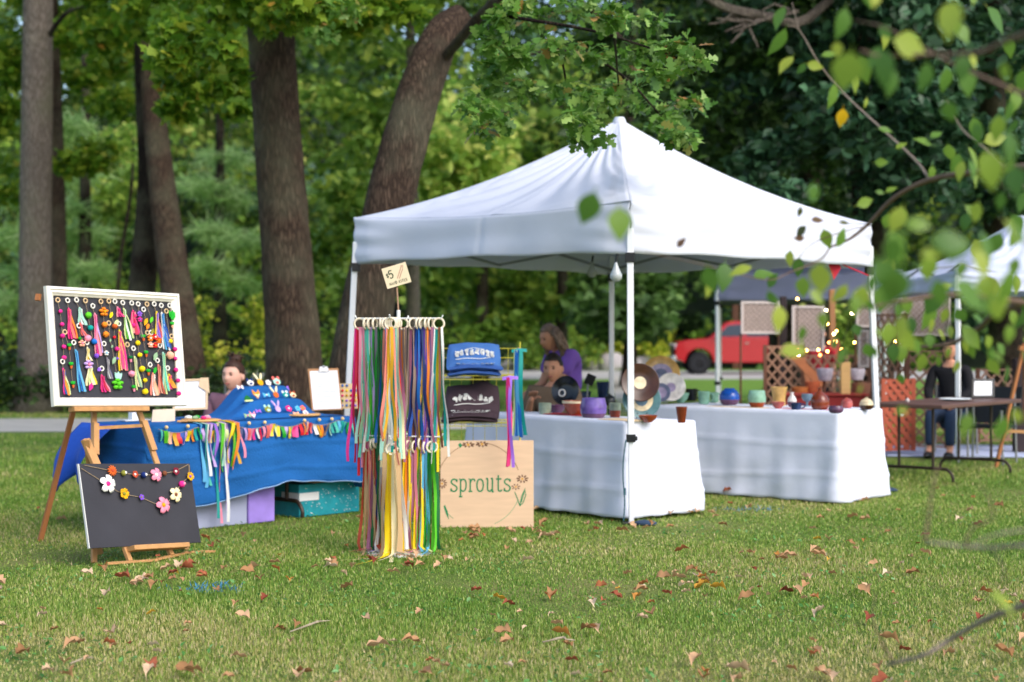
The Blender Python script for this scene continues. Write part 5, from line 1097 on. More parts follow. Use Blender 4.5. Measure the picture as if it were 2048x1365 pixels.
# ------------------------------------------------------------------ yellow wire rack with folded shirts
YW = mat('yellow_wire', '#c4ba3e', .45, .06); D_ = 11.75
def R_(x, y, dd=0): return P(x, y, D_+dd)
zs1, zs2 = R_(900, 752).z, R_(900, 845).z
t = empty('wire_rack', PZ(958, D_, 0), 'yellow wire rack with two shelves, behind the plywood sign', 'rack')
x0, x1 = R_(872, 700).x, R_(1040, 700).x; ztop = R_(900, 690).z
for xx in (x0, x1):
    for dd in (0, .34):
        mb = MB(); mb.tube([V(xx, D_+dd, 0), V(xx, D_+dd, ztop+(.02 if dd == 0 else 0))], .006, 8); mb.build('post', YW, t)
for z in (zs1, zs2, R_(900, 900).z):
    mb = MB()
    for dd in (0, .34): mb.tube([V(x0, D_+dd, z), V(x1, D_+dd, z)], .0045, 6); mb.tube([V(x0, D_+dd, z-.028), V(x1, D_+dd, z-.028)], .003, 6)
    for k in range(19): xx = x0+(x1-x0)*k/18; mb.tube([V(xx, D_, z), V(xx, D_+.34, z)], .0022, 5)
    for k in range(10): xx = x0+(x1-x0)*k/9; mb.tube([V(xx, D_, z), V(xx, D_, z-.028)], .0022, 5)
    mb.build('shelf', YW, t)
mb = MB()
for k in range(8): xx = x0+(x1-x0)*k/7; mb.tube([V(xx, D_+.34, .05), V(xx, D_+.34, ztop-.03)], .0022, 5)
for z in (ztop-.03, ztop-.1, .2, .45): mb.tube([V(x0, D_+.34, z), V(x1, D_+.34, z)], .0035, 6)
mb.build('back_grid', YW, t)
def shirt(label, c, w, h, dep, m, tilt, prt, group, lump=0):
    """a folded shirt: soft pillow-edged slab lying tilted towards the lawn"""
    t = empty('folded_shirt', c, label, 'shirt', group); mb = MB(); vs = []; nu, nv = 22, 16
    fr = Matrix.Rotation(tilt, 3, 'X')
    for sgn in (1, -1):
        for j in range(nv+1):
            for i in range(nu+1):
                u, v = i/nu*2-1, j/nv*2-1; e = (1-abs(u)**5)*(1-abs(v)**5); e = max(e, 0)**.5
                wd = w/2*(1-.05*(v > 0)*v); zz = sgn*h/2*e+.006*math.sin(u*6+v*4+lump)*e-.02*u*u+lump*.03*math.exp(-((u-.45)**2*8+(v-.7)**2*4))
                vs.append(c+fr @ V(u*wd*(1-.03*abs(v)**6), v*dep/2, zz))
    K = (nu+1)*(nv+1); fs = []
    for b in (0, K):
        for j in range(nv):
            for i in range(nu):
                q = b+j*(nu+1)+i; f = (q, q+1, q+nu+2, q+nu+1); fs.append(f if b == 0 else f[::-1])
    bd = [i for i in range(nu+1)]+[j*(nu+1)+nu for j in range(1, nv+1)]+[nv*(nu+1)+i for i in range(nu-1, -1, -1)]+[j*(nu+1) for j in range(nv-1, 0, -1)]
    for k in range(len(bd)): p, q = bd[k], bd[(k+1) % len(bd)]; fs.append((p, p+K, q+K, q))
    mb.add(vs, fs); mb.build('cloth', m, t, angle=80)
    if prt:
        pm = MB(); o = c+fr @ V(0, 0, h/2+.004); X = V(1, 0, 0); Y = fr @ V(0, 1, 0); nrm = fr @ V(0, 0, 1)
        rr = random.Random(len(label)); b0, sc_ = prt
        for k in range(8):
            xx = -.125+.036*k*sc_; yy = b0+.028*math.sin(k*.45+.1)
            strokes(pm, [smooth2([(xx+rr.uniform(-.014, .014), yy+rr.uniform(-.032, .032)) for _ in range(5)]) for _ in range(3)], o, X, Y, nrm, .009)
        strokes(pm, [smooth2([(-.13, b0-.055), (-.05, b0-.04), (.05, b0-.045), (.13, b0-.03)]), smooth2([(-.06, b0+.05), (0, b0+.068), (.07, b0+.05)])], o, X, Y, nrm, .006); pm.build('print', mat('print_cream', '#dcdcd6', .8, .1, 30), t)
    return t
SB = mat('shirt_blue', '#3f6aa8', .9, .08, 8, .2, 120); SK = mat('shirt_brown', '#3b2c33', .9, .1, 8, .2, 120); SB2 = mat('shirt_dark_blue', '#33589a', .9, .08, 8, .2, 120)
cx = (R_(893, 0).x+R_(1003, 0).x)/2; gB, gK = 'folded blue shirts on the rack', 'folded brown shirts on the rack'
shirt('lowest blue shirt lying flat on the upper wire shelf', V(cx, D_+.14, zs1+.028), .40, .045, .34, SB2, .04, (-.11, 1), gB)
shirt('middle blue shirt of the stack on the upper wire shelf', V(cx+.01, D_+.13, zs1+.072), .41, .045, .33, SB2, .07, (-.12, 1), gB)
shirt('top blue shirt of the stack, tilted to show its white print', V(cx-.005, D_+.10, zs1+.150), .40, .05, .26, SB, .78, (-.02, 1.05), gB)
ck = (R_(884, 0).x+R_(998, 0).x)/2
shirt('lowest dark brown shirt on the lower wire shelf', V(ck-.01, D_+.14, zs2+.03), .42, .05, .34, SK, .05, (-.11, 1), gK)
shirt('middle dark brown shirt on the lower wire shelf', V(ck, D_+.12, zs2+.085), .42, .05, .32, SK, .25, (-.11, 1), gK)
shirt('top dark brown shirt with cream print and a rolled collar', V(ck+.01, D_+.10, zs2+.165), .41, .06, .28, SK, .85, (-.03, 1.05), gK, 1.6)
# ribbons on the rack post
def wand(label, px, yt, yb, d, cols, w_, pom=None):
    p = P(px, yt, d); L_ = (yb-yt)/F*d; t = empty('ribbon_wand', p, label, 'ribbon wand')
    for i, cc in enumerate(cols):
        ph = random.uniform(0, 6); pts = []; sd = []
        for j in range(13):
            q = j/12; pts.append(p+V((i-(len(cols)-1)/2)*w_*.55*(.3+q)+.01*math.sin(q*5+ph), -.01-.008*i+.01*math.sin(q*4+ph), -L_*q*random.uniform(.97, 1))); sd.append(V(1, .7*math.sin(q*4+ph), 0))
        mb = MB(); mb.strip(pts, sd, w_); mb.build('ribbon', RM(cc), t)
    mb = MB(); mb.ball(p, .014, 10); mb.build('bead', CM(pom or 'cream'), t)
    mb = MB(); mb.strip([p+V(-.05, -.01, -.01), p+V(0, -.015, 0), p+V(.06, -.01, -.005)], V(0, .3, 1), .024); mb.build('bow', RM(cols[-1]), t)
wand('wand of blue and lemon ribbons tied to the rack post', 1037, 700, 875, 11.6, ['pale', 'blue', 'sky', 'blue', 'teal'], .03, 'rose')
wand('magenta ribbon wand hanging from the rack over the plywood sign', 1019, 755, 935, 11.2, ['pink', 'hot', 'violet'], .024, 'rose')

# ------------------------------------------------------------------ hanging bits of the tent
for px, d, lab in ((1232, 11.45, 'clear glass bulb hanging beside the front tent leg'), (1184, 14.6, 'clear glass bulb hanging by the rear tent leg')):
    p = P(px, 525, d); t = empty('hanging_bulb', p, lab, 'bulb')
    g = mat('clear_glass', '#aab0b0', .12, 0, spec=.6); 
    mb = MB(); mb.lathe([(.008, 0), (.014, -.02), (.03, -.06), (.045, -.09), (.042, -.115), (.024, -.135), (0, -.14)], p, 14); mb.build('glass', g, t)
    mb = MB(); mb.tube([p+V(0, 0, .0), p+V(.01, 0, .06)], .009, 8); mb.build('socket', BLKP, t)
p = P(1668, 532, 13.6); t = empty('pennant', p, 'small red pennant dangling under the tent edge near the far leg', 'pennant')
mb = MB(); mb.add([p+V(-.05, 0, .01), p+V(.045, .01, .03), p+V(.06, .0, -.02), p+V(.0, .01, -.12), p+V(-.03, -.02, -.06)], [(0, 1, 2, 3, 4)]); mb.build('flag', mat('red_cloth', '#c01f38', .7, .1, 10), t)
mb = MB(); mb.tube([p+V(.05, 0, .02), P(1738, 552, 13.75)], .006, 6); mb.build('cord', mat('red_cloth', '#c01f38'), t)
a = P(1252, 880, 11.5); mb = MB(); mb.tube(spline([a, a+V(-.02, -.01, -.15), a+V(-.02, 0, -.3), a+V(-.01, -.02, -.45), a+V(-.02, -.03, -.58)], 4), .005, 6); mb.box(a+V(-.012, -.02, -.37), (.018, .018, .05))
tag(mb.build('tie_strap', mat('strap_teal', '#2c5560', .7, .1)), 'thin dark strap hanging down the front tent leg', 'strap')
for px, py, lab in ((1290, 1052, 'small blue weight bag at the foot of the front tent leg'), (1776, 985, 'dark shoe shaped weight at the foot of the far tent leg')):
    c = G(px, py); mb = MB(); mb.ball(c+V(0, 0, .02), (.09, .05, .022), 10); mb.v = [(v[0], v[1], max(.002, v[2]+random.uniform(-.004, .004))) for v in mb.v]
    tag(mb.build('weight_bag', mat('dark_bag', '#2a3e56', .7, .2, 20)), lab, 'weight')
# ------------------------------------------------------------------ pottery
def glaze(name, hexc, rough=.18, var=.4, scale=14, spec=.5): return mat('glaze_'+name, hexc, rough, var, scale, 0, spec=spec)
GZ = {'terra': glaze('terra', '#8a3a20'), 'rust': glaze('rust', '#70301c'), 'greygreen': glaze('greygreen', '#8e9c86'), 'plum': glaze('plum', '#5b3b56'), 'black': glaze('black', '#15171c'), 'cream': glaze('cream', '#d8c6a2'), 'tan': glaze('tan', '#c09858'),
      'lilac': glaze('lilac', '#67529a', .15, .45, 16), 'navy': glaze('navy', '#1f2f52'), 'dark': glaze('dark', '#2a2f34'), 'teal': glaze('teal', '#4c6f72', .3), 'brown': glaze('brown', '#3c1e0c', .32), 'mint': glaze('mint', '#7fab94'), 'blue': glaze('blue', '#14489c'),
      'white': glaze('white', '#d8d2cc'), 'mauve': glaze('mauve', '#9a8ca8'), 'pinkred': glaze('pinkred', '#a8504a'), 'bluegrey': glaze('bluegrey', '#5d7484'), 'slate': glaze('slate', '#6a6f88')}
def PT1(px, yb): return P(px, yb, (HC-Z1+.012)*F/(yb-HY)) 
def PT2(px, yb): return P(px, yb, (HC-Z2-.004)*F/(yb-HY))
SHAPE = {
 'round': [(.55, 0), (.8, .08), (1, .35), (.98, .6), (.75, .85), (.5, .94), (.5, 1.0), (.44, 1.0), (.44, .9), (0, .88)],
 'cup': [(.7, 0), (.82, .05), (.95, .5), (1, 1), (.9, 1), (.84, .5), (.7, .12), (0, .1)],
 'tumbler': [(.62, 0), (.7, .04), (.88, .6), (1, 1), (.9, 1), (.8, .6), (.6, .1), (0, .1)],
 'bowl': [(.4, 0), (.45, .08), (.75, .4), (.95, .85), (1, 1), (.92, 1), (.7, .5), (.35, .15), (0, .12)],
 'cone': [(.45, 0), (.5, .06), (1, .86), (1, 1), (.92, 1), (.45, .14), (0, .12)],
 'pot': [(.6, 0), (.75, .05), (.96, .3), (1, .6), (.9, .86), (.86, 1), (.78, 1), (.82, .84), (.85, .4), (0, .15)],
 'vase': [(.5, 0), (.75, .1), (1, .38), (.8, .62), (.36, .82), (.32, .92), (.45, 1), (.36, 1), (.28, .9), (0, .7)],
 'flare': [(.72, 0), (.76, .04), (.72, .35), (.84, .75), (1, 1), (.9, 1), (.72, .7), (.6, .3), (0, .1)],
 'goblet': [(.6, 0), (.55, .04), (.2, .12), (.22, .38), (.7, .52), (1, .78), (.92, 1), (.84, 1), (.86, .76), (0, .55)],
 'bottle': [(.6, 0), (.9, .1), (1, .32), (.9, .55), (.5, .74), (.2, .84), (.18, .95), (.26, 1), (.16, 1), (.1, .85), (0, .8)],
 'jar': [(.6, 0), (.85, .1), (1, .38), (.86, .62), (.9, .66), (.6, .82), (.25, .92), (.16, .94), (.2, 1), (0, 1.02)]}
def pot(name, label, p, wpx, hpx, shape, g, band=None, handle=False, group='pottery on the nearer white table'):
    d = p.y; r = wpx/2/F*d; h = hpx/F*d; t = empty(name, p, label, name.replace('_', ' '), group)
    pr = [(a*r, b*h) for a, b in SHAPE[shape]]; mb = MB(); mb.lathe(pr, p, 26)
    if band:
        for k, f in enumerate(mb.f):
            zc = sum(mb.v[i][2] for i in f)/len(f)-p.z
            if (zc > band[1]*h) == (band[2] > 0): mb.mi[k] = 1
    mb.build('body', [GZ[g], GZ[band[0]] if band else GZ[g]], t)
    if handle:
        hm_ = MB(); hm_.tube(spline([p+V(r*.9, 0, h*.85), p+V(r*1.5, 0, h*.75), p+V(r*1.45, 0, h*.35), p+V(r*.85, 0, h*.2)], 4), r*.13, 7); hm_.build('handle', GZ[g], t)
    return t
t = pot('teapot', 'round terracotta teapot beside the seated man', PT1(1070, 815), 38, 34, 'round', 'terra', ('rust', .5, 1))
p = PT1(1070, 815); mb = MB(); mb.lathe([(.05, .0), (.045, .012), (.015, .022), (.012, .03), (.016, .04), (0, .044)], p+V(0, 0, .135), 18); mb.build('lid', GZ['terra'], t); mb = MB(); mb.tube(spline([p+V(.06, -.02, .06), p+V(.1, -.03, .1), p+V(.13, -.04, .15)], 3), [.02]*3+[.014]*2+[.01]*2, 8); mb.build('spout', GZ['rust'], t)
pot('cup', 'grey green handmade cup near the blue ribbons', PT1(1090, 831), 26, 25, 'cup', 'greygreen')
pot('bowl', 'low plum glazed bowl behind the terracotta bowl', PT1(1114, 829), 36, 19, 'bowl', 'plum')
pot('cup', 'cream stoneware cup by the dark plate', PT1(1121, 812), 24, 22, 'cup', 'cream')
pot('bowl', 'conical terracotta bowl with a pale rim next to the lilac pot', PT1(1153, 834), 58, 32, 'cone', 'terra', ('cream', .84, 1))
pot('pot', 'squat lilac and violet glazed pot at the front of the nearer table', PT1(1187, 840), 54, 44, 'pot', 'lilac', ('plum', .28, -1))
pot('vase', 'square shouldered navy beaker behind the lilac pot', PT1(1206, 806), 26, 42, 'tumbler', 'navy')
pot('pot', 'small dark lidded pot next to the navy beaker', PT1(1219, 812), 26, 24, 'jar', 'dark')
pot('cup', 'terracotta cup with a mottled grey side behind the tent leg', PT1(1230, 836), 24, 30, 'cup', 'greygreen', ('terra', .35, -1))
pot('tumbler', 'red brown glazed tumbler alone at the corner of the nearer table', PT1(1363, 846), 23, 32, 'tumbler', 'rust')
pot('bowl', 'red glazed bowl under the plate stand', PT1(1296, 845), 40, 14, 'bowl', 'terra')
def plate(label, c, r, nrm, rim, well, centre=None, group='plates shown upright'):
    t = empty('plate', c, label, 'plate', group); mb = MB(); mb.lathe([(r*.4, -.012), (r*.55, -.01), (r*.97, .012), (r, .017), (r*.96, .02), (r*.6, .004)], c, 36, nrm, cap=False); mb.build('rim', GZ[rim], t)
    mb = MB(); mb.lathe([(r*.6, .0045), (r*.5, 0), (r*.3, -.002), (0, -.002)], c, 36, nrm, cap=False); w = mb.build('well', GZ[well], t)
    if centre: mb = MB(); mb.lathe([(r*.33, .0005), (0, .001)], c, 30, nrm); mb.build('centre', GZ[centre], w)
    return t
fn = V(.05, -1, .22).normalized()
d = 12.15; st = empty('plate_stand', V(*P(1284, 842, d).xy, Z1-.01), 'black wire stand holding two plates one above the other behind the front tent leg', 'plate stand')
mb = MB()
for s in (-.035, .035):
    b = P(1284, 842, d); mb.tube([V(b.x+s, d+.09, b.z), V(b.x+s, d+.03, b.z+.42)], .004, 6); mb.tube([V(b.x+s, d-.06, b.z), V(b.x+s, d+.09, b.z)], .004, 6)
    mb.tube([V(b.x+s, d-.03, b.z+.06), V(b.x+s, d+.07, b.z+.04)], .004, 6); mb.tube([V(b.x+s, d-.02, b.z+.21), V(b.x+s, d+.05, b.z+.2)], .004, 6)
for hh in (.1, .2, .3, .4): mb.tube([V(b.x-.035, d+.075-.14*hh, b.z+hh), V(b.x+.035, d+.075-.14*hh, b.z+hh)], .004, 6)
mb.build('wire', mat('black_wire', '#141416', .5, 0), st)
plate('brown glazed plate with a cream centre, the upper plate on the wire stand', P(1280, 766, d-.02), .147, fn, 'brown', 'brown', 'cream')
plate('blue grey plate with a cream ring, the lower plate on the wire stand', P(1283, 800, d+.03), .147, fn, 'teal', 'cream', 'bluegrey')
c = P(1132, 782, 13.4); plate('black plate with a pale swirl, propped up in front of the seated man', c, .125, V(-.45, -1, .2).normalized(), 'black', 'black')
mb = MB(); nn = V(-.45, -1, .2).normalized(); xx = nn.cross(V(0, 0, 1)).normalized(); yy = nn.cross(xx); yy = yy if yy.z > 0 else -yy
mb.torus(c-xx*.0+yy*-.02+nn*.012-xx*-.03, .028, .006, nn, 16, 5); tag(mb.build('swirl_disc', GZ['white']), 'pale ring ornament resting in the black plate', 'ornament')
plate('large platter with beige rim and lilac well, propped on the farther table', P(1322, 750, 14.6), .175, V(-.1, -1, .25).normalized(), 'tan', 'mauve', 'slate')
plate('white platter with a mauve centre leaning below the lilac one', P(1342, 775, 14.3), .13, V(-.1, -1, .3).normalized(), 'white', 'white', 'mauve')
plate('small mauve plate with a dark rim leaning on the white platter', P(1322, 786, 14.1), .085, V(-.1, -1, .3).normalized(), 'slate', 'mauve', None)
g2 = 'pottery on the farther white table'
pot('bowl', 'shallow tan bowl beside the leaning plates', PT2(1345, 800), 40, 16, 'bowl', 'tan', group=g2)
pot('bowl', 'mint and cream bowl behind the red brown tumbler', PT2(1362, 806), 34, 20, 'bowl', 'mint', group=g2)
pot('mug', 'black mug on the farther table', PT2(1383, 802), 24, 24, 'cup', 'black', handle=True, group=g2)
pot('mug', 'larger mint green mug on the farther table', PT2(1408, 809), 24, 26, 'cup', 'mint', handle=True, group=g2)
pot('mug', 'smaller mint green mug beside the blue vase', PT2(1429, 805), 17, 20, 'cup', 'mint', handle=True, group=g2)
pot('vase', 'round vase, bright blue over brown, on the farther table', PT2(1459, 811), 41, 34, 'round', 'blue', ('plum', .36, -1), group=g2)
pot('bowl', 'deep bowl, mint over terracotta', PT2(1514, 815), 36, 34, 'pot', 'mint', ('terra', .34, -1), group=g2)
pot('vase', 'tall tan vase with a flared rim', PT2(1558, 812), 35, 38, 'flare', 'tan', group=g2)
pot('bowl', 'small pink red bowl in front of the tan vase', PT2(1556, 818), 28, 14, 'bowl', 'pinkred', group=g2)
pot('vase', 'slim grey bud vase beside the tan one', PT2(1584, 815), 19, 30, 'vase', 'white', ('plum', .4, -1), group=g2)
pot('mug', 'low navy mug in front of the bud vase', PT2(1592, 820), 22, 14, 'cup', 'navy', handle=True, group=g2)
pot('goblet', 'blue green goblet on the farther table', PT2(1614, 814), 23, 26, 'goblet', 'bluegrey', group=g2)
pot('bottle', 'round brown bottle with a thin neck', PT2(1640, 820), 38, 44, 'bottle', 'rust', group=g2)
pot('bowl', 'low dark plum bowl at the front corner of the farther table', PT2(1672, 827), 30, 15, 'pot', 'plum', group=g2)
pot('jar', 'small red lidded jar beside the plum bowl', PT2(1694, 817), 24, 22, 'jar', 'pinkred', group=g2)
pot('jar', 'cream striped lidded jar by the far tent leg', PT2(1733, 820), 29, 25, 'jar', 'cream', ('brown', .45, -1), group=g2)
for lab, px, py, tab, w, l, cc in (('red runner under the pots of the nearer table', 1130, 833, 1, .16, .42, '#b03038'), ('tan cork mat near the front corner of the nearer table', 1240, 844, 1, .2, .34, '#d8c09a'), ('tan cork mat under the blue vase', 1475, 815, 2, .18, .6, '#d2b890'), ('red mat under the brown bottle', 1610, 819, 2, .15, .5, '#b8404c')):
    c = (PT1 if tab == 1 else PT2)(px, py); ax = PL if tab == 1 else QL; ex = PE if tab == 1 else QE; c.z = (Z1 if tab == 1 else Z2)+.006
    mb = MB(); q = c+ex*.03; mb.box(q-V(0, 0, .004+.018*(tab == 1)*0), (l, w, .006), Matrix((ax, ex, V(0, 0, 1))).transposed()); tag(mb.build('table_mat', mat('mat_'+cc[1:], cc, .8, .1, 20)), lab, 'mat')
# ------------------------------------------------------------------ people
def skin_mesh(joints, bones, lv=2):
    """joints: {name: (xyz, r)}; bones: list of (a, b); returns verts, faces of the grown surface"""
    names = list(joints); idx = {n: i for i, n in enumerate(names)}
    me = bpy.data.meshes.new('tmp'); me.from_pydata([tuple(joints[n][0]) for n in names], [(idx[a], idx[b]) for a, b in bones], []); o = bpy.data.objects.new('tmp', me); COL.objects.link(o)
    o.modifiers.new('s', 'SKIN'); sk = me.skin_vertices[0].data
    for n in names:
        r = joints[n][1]; sk[idx[n]].radius = (r, r) if not hasattr(r, '__len__') else r; sk[idx[n]].use_root = (idx[n] == 0)
    sb = o.modifiers.new('b', 'SUBSURF'); sb.levels = lv; sb.render_levels = lv
    dg = bpy.context.evaluated_depsgraph_get(); m2 = bpy.data.meshes.new_from_object(o.evaluated_get(dg))
    vs = [v.co.copy() for v in m2.vertices]; fs = [tuple(p.vertices) for p in m2.polygons]
    bpy.data.objects.remove(o); bpy.data.meshes.remove(me); bpy.data.meshes.remove(m2); return vs, fs
def head_verts(c, fw, up, s=1.0, fem=False, wide=1.0):
    """sculpted head centred at c, facing fw"""
    fw = Vector(fw).normalized(); up = Vector(up); rt = fw.cross(up).normalized(); up = rt.cross(fw); vs = []; fs = []; NA, NB = 40, 28
    g = lambda a, b, w: math.exp(-((a/w[0])**2+(b/w[1])**2))
    for i in range(NB+1):
        th = math.pi*i/NB
        for k in range(NA):
            a = 2*math.pi*k/NA; x = math.sin(th)*math.sin(a); y = math.sin(th)*math.cos(a); z = math.cos(th)   # y = front
            jw = 1-(.30 if not fem else .26)*max(0, -z)**1.6; px, py, pz = x*.076*jw*wide, y*.096*(1-.12*max(0, -z)*(y < 0)), z*.118
            if y > 0:
                py += .006*max(0, -z)*y; f = y**1.0
                py += f*(.024*g(px, pz+.022, (.012, .016))+.010*g(px, pz-.004, (.010, .022))-.010*g(abs(px)-.031, pz-.010, (.016, .011))+.005*g(px, pz-.032, (.05, .012))
                         +.007*g(px, pz+.058, (.022, .009))-.004*g(px, pz+.066, (.02, .004))+.009*g(px, pz+.098, (.024, .016))+.004*g(abs(px)-.045, pz+.03, (.02, .02)))
            if y < 0: py -= .008*max(0, z+.2)
            vs.append(c+(rt*px+fw*py+up*pz)*s)
    for i in range(NB):
        for k in range(NA): fs.append((i*NA+k, i*NA+(k+1) % NA, (i+1)*NA+(k+1) % NA, (i+1)*NA+k))
    return vs, fs, rt, fw, up
SKIN = mat('skin', '#e2ae98', .55, .05, 20, spec=.35); SKIN2 = mat('skin_tan', '#c48c70', .55, .05, 20, spec=.35)
def hand(j, b, wrist, dirv, pn, side, pre, root, s=1.0):
    """palm and five bent fingers as part of the skeleton"""
    d = Vector(dirv).normalized(); n = Vector(pn).normalized(); a = d.cross(n).normalized()*side
    j[pre+'palm'] = (wrist+d*.045*s, (.034*s, .02*s)); b.append((root, pre+'palm'))
    return [(wrist+d*.08*s+a*o*s, d, n, a, L*s) for o, L in ((-.030, .062), (-.010, .075), (.010, .07), (.028, .055))]+[(wrist+d*.03*s-a*.03*s, (d*.7-a*.7).normalized(), n, a, .055*s)]
def finger_mesh(fl):
    vs = []; fs = []
    for p, d, n, a, L in fl:
        c1 = p-d*.012; c2 = p+d*L*.45; d2 = (d-n*.45).normalized(); c3 = c2+d2*L*.35; d3 = (d-n*1.1).normalized(); c4 = c3+d3*L*.25
        mb = MB(); mb.tube(spline([c1, c2, c3, c4], 2), [.0098, .0096, .0094, .009, .0086, .008, .006], 8)
        o = len(vs); vs += mb.v; fs += [tuple(i+o for i in f) for f in mb.f]
    return vs, fs
def person(label, head, fw, up, pel, sho, el, wr, kn, an, shirt, trousers, skin, hair, fem=False, s=1.0, look=None, sleeve=.55, group='people at the stalls', hairstyle='short', bulk=1.0, wide=1.0):
    """head centre; pelvis point; per-side tuples for shoulders, elbows, wrists, knees, ankles"""
    t = empty('person', V(pel.x, pel.y, 0), label, 'person', group)
    hv, hf, rt, f_, u_ = head_verts(head, look or fw, up, s, fem, wide)
    nb = head-u_*.085*s-f_*.015*s; ch = (sho[0]+sho[1])/2
    j = {'pel': (pel, .11*s), 'waist': (pel.lerp(ch, .45), .10*s), 'chest': (pel.lerp(ch, .8), .115*s), 'neck0': (ch+u_*.03*s, .06*s), 'neck1': (nb, .054*s)}
    b = [('pel', 'waist'), ('waist', 'chest'), ('chest', 'neck0'), ('neck0', 'neck1')]
    fing = []
    for q in (0, 1):
        n = 'ab'[q]; j['sh'+n] = (sho[q], .052*s); j['el'+n] = (el[q], .040*s); j['wr'+n] = (wr[q], .027*s); b += [('chest', 'sh'+n), ('sh'+n, 'el'+n), ('el'+n, 'wr'+n)]
        dv = (wr[q]-el[q]); fing += hand(j, b, wr[q], dv, V(0, 0, 1) if abs(dv.normalized().z) < .7 else V(0, -1, 0), 1 if q else -1, 'h'+n, 'wr'+n, s)
        hip = pel+rt*(.09 if q else -.09)*s-V(0, 0, .03)
        j['hp'+n] = (hip, .085*s); j['kn'+n] = (kn[q], .058*s); j['an'+n] = (an[q], .04*s); j['to'+n] = (an[q]+f_*.13*s-V(0, 0, .05), .032*s); b += [('pel', 'hp'+n), ('hp'+n, 'kn'+n), ('kn'+n, 'an'+n), ('an'+n, 'to'+n)]
    vs, fs = skin_mesh(j, b); mb = MB(); mb.add(vs, fs); mb.add(hv, hf)
    for sg in (-1, 1): mb.ball(head+rt*sg*.073*wide*s-f_*.012*s-u_*.008*s, (.014*s, .024*s, .033*s), 10, rot=Matrix((rt, f_, u_)).transposed())
    fv, ff = finger_mesh(fing); mb.add(fv, ff); mb.build('body', skin, t, angle=180)
    # shirt over torso and sleeves
    js = {'pel': (pel+V(0, 0, .03), .135*s*bulk), 'waist': (pel.lerp(ch, .45), .128*s*bulk), 'chest': (pel.lerp(ch, .82), .138*s*bulk), 'neck0': (ch+u_*.035*s, .074*s)}
    bs = [('pel', 'waist'), ('waist', 'chest'), ('chest', 'neck0')]
    for q in (0, 1):
        n = 'ab'[q]; sl = el[q] if sleeve >= 1 else sho[q].lerp(el[q], min(1, sleeve*1.3)); js['sh'+n] = (sho[q], .074*s*bulk); js['sl'+n] = (sl, .062*s*bulk); bs += [('chest', 'sh'+n), ('sh'+n, 'sl'+n)]
        if sleeve >= 1: js['cf'+n] = (el[q].lerp(wr[q], .9), .042*s); bs.append(('sl'+n, 'cf'+n))
    vs, fs = skin_mesh(js, bs); mb = MB(); mb.add(vs, fs); mb.build('shirt', shirt, t, angle=180)
    jt = {'pel': (pel, .128*s)}; bt = []
    for q in (0, 1):
        n = 'ab'[q]; hip = pel+rt*(.09 if q else -.09)*s-V(0, 0, .03); jt['hp'+n] = (hip, .105*s); jt['kn'+n] = (kn[q], .074*s); jt['an'+n] = (kn[q].lerp(an[q], .92), .058*s); bt += [('pel', 'hp'+n), ('hp'+n, 'kn'+n), ('kn'+n, 'an'+n)]
    vs, fs = skin_mesh(jt, bt); mb = MB(); mb.add(vs, fs); mb.build('trousers', trousers, t, angle=180)
    for q in (0, 1):
        mb = MB(); c = an[q]+f_*.06*s-V(0, 0, an[q].z-.045); mb.ball(c, (.05*s, .135*s, .045), 12, rot=Matrix((rt, f_, V(0, 0, 1))).transposed()); mb.v = [(v[0], v[1], max(.004, v[2])) for v in mb.v]; mb.build('shoe', BLKP, t)
    # face details
    for sg in (-1, 1):
        e = head+(rt*sg*.031+f_*.080+u_*.010)*s; mb = MB(); mb.ball(e, (.013*s, .008*s, .0075*s), 10, rot=Matrix((rt, f_, u_)).transposed()); mb.build('eye', mat('eye_dark', '#2a1d1a', .3, 0), t)
        mb = MB(); mb.tube([e+(rt*-.016+u_*.015+f_*.009)*s, e+(u_*.019+f_*.012)*s, e+(rt*.016+u_*.016+f_*.008)*s], .0035*s, 6); mb.build('eyebrow', hair, t)
    mb = MB(); m0 = head+(f_*.098-u_*.060)*s; mb.tube([m0+(rt*-.024-f_*.010+u_*.002)*s, m0+(f_*.000)*s, m0+(rt*.024-f_*.010+u_*.002)*s], [.003*s, .006*s, .003*s], 8); mb.build('lips', mat('lips', '#a85d58', .5, .05), t)
    # hair
    mb = MB(); NA, NB = 36, 20; vs = []; r = random.Random(len(label))
    for i in range(NB+1):
        th = math.pi*i/NB
        for k in range(NA):
            a = 2*math.pi*k/NA; x = math.sin(th)*math.sin(a); y = math.sin(th)*math.cos(a); z = math.cos(th)
            lim = .50 if y > .45 else (.12 if y > .05 else (-.55 if hairstyle != 'short' else -.35))
            if hairstyle == 'short' and y > .45: lim = .52
            zz = max(z, lim); sh = 1.0 if z >= lim else .80
            q = 1+.035*r.uniform(-1, 1)
            vs.append(head+(rt*x*.082*wide*sh*q+f_*(y*.103-.004)*sh*q+u_*(zz*.127*q+.004))*s)
    mb.add(vs, [(i*NA+k, i*NA+(k+1) % NA, (i+1)*NA+(k+1) % NA, (i+1)*NA+k) for i in range(NB) for k in range(NA)])
    if hairstyle == 'bun':
        c = head+(u_*.128-f_*.03)*s; mb.ball(c, (.055*s, .05*s, .045*s), 14); 
        for k in range(26): a = r.uniform(0, 6.28); d_ = rt*math.cos(a)+f_*math.sin(a)*.7+u_*r.uniform(.1, 1); mb.tube([c+d_*.03*s, c+d_*.06*s+rt*r.uniform(-.02, .02), c+d_*.075*s+f_*r.uniform(-.02, .02)-u_*.01], [.008, .006, .002], 5)
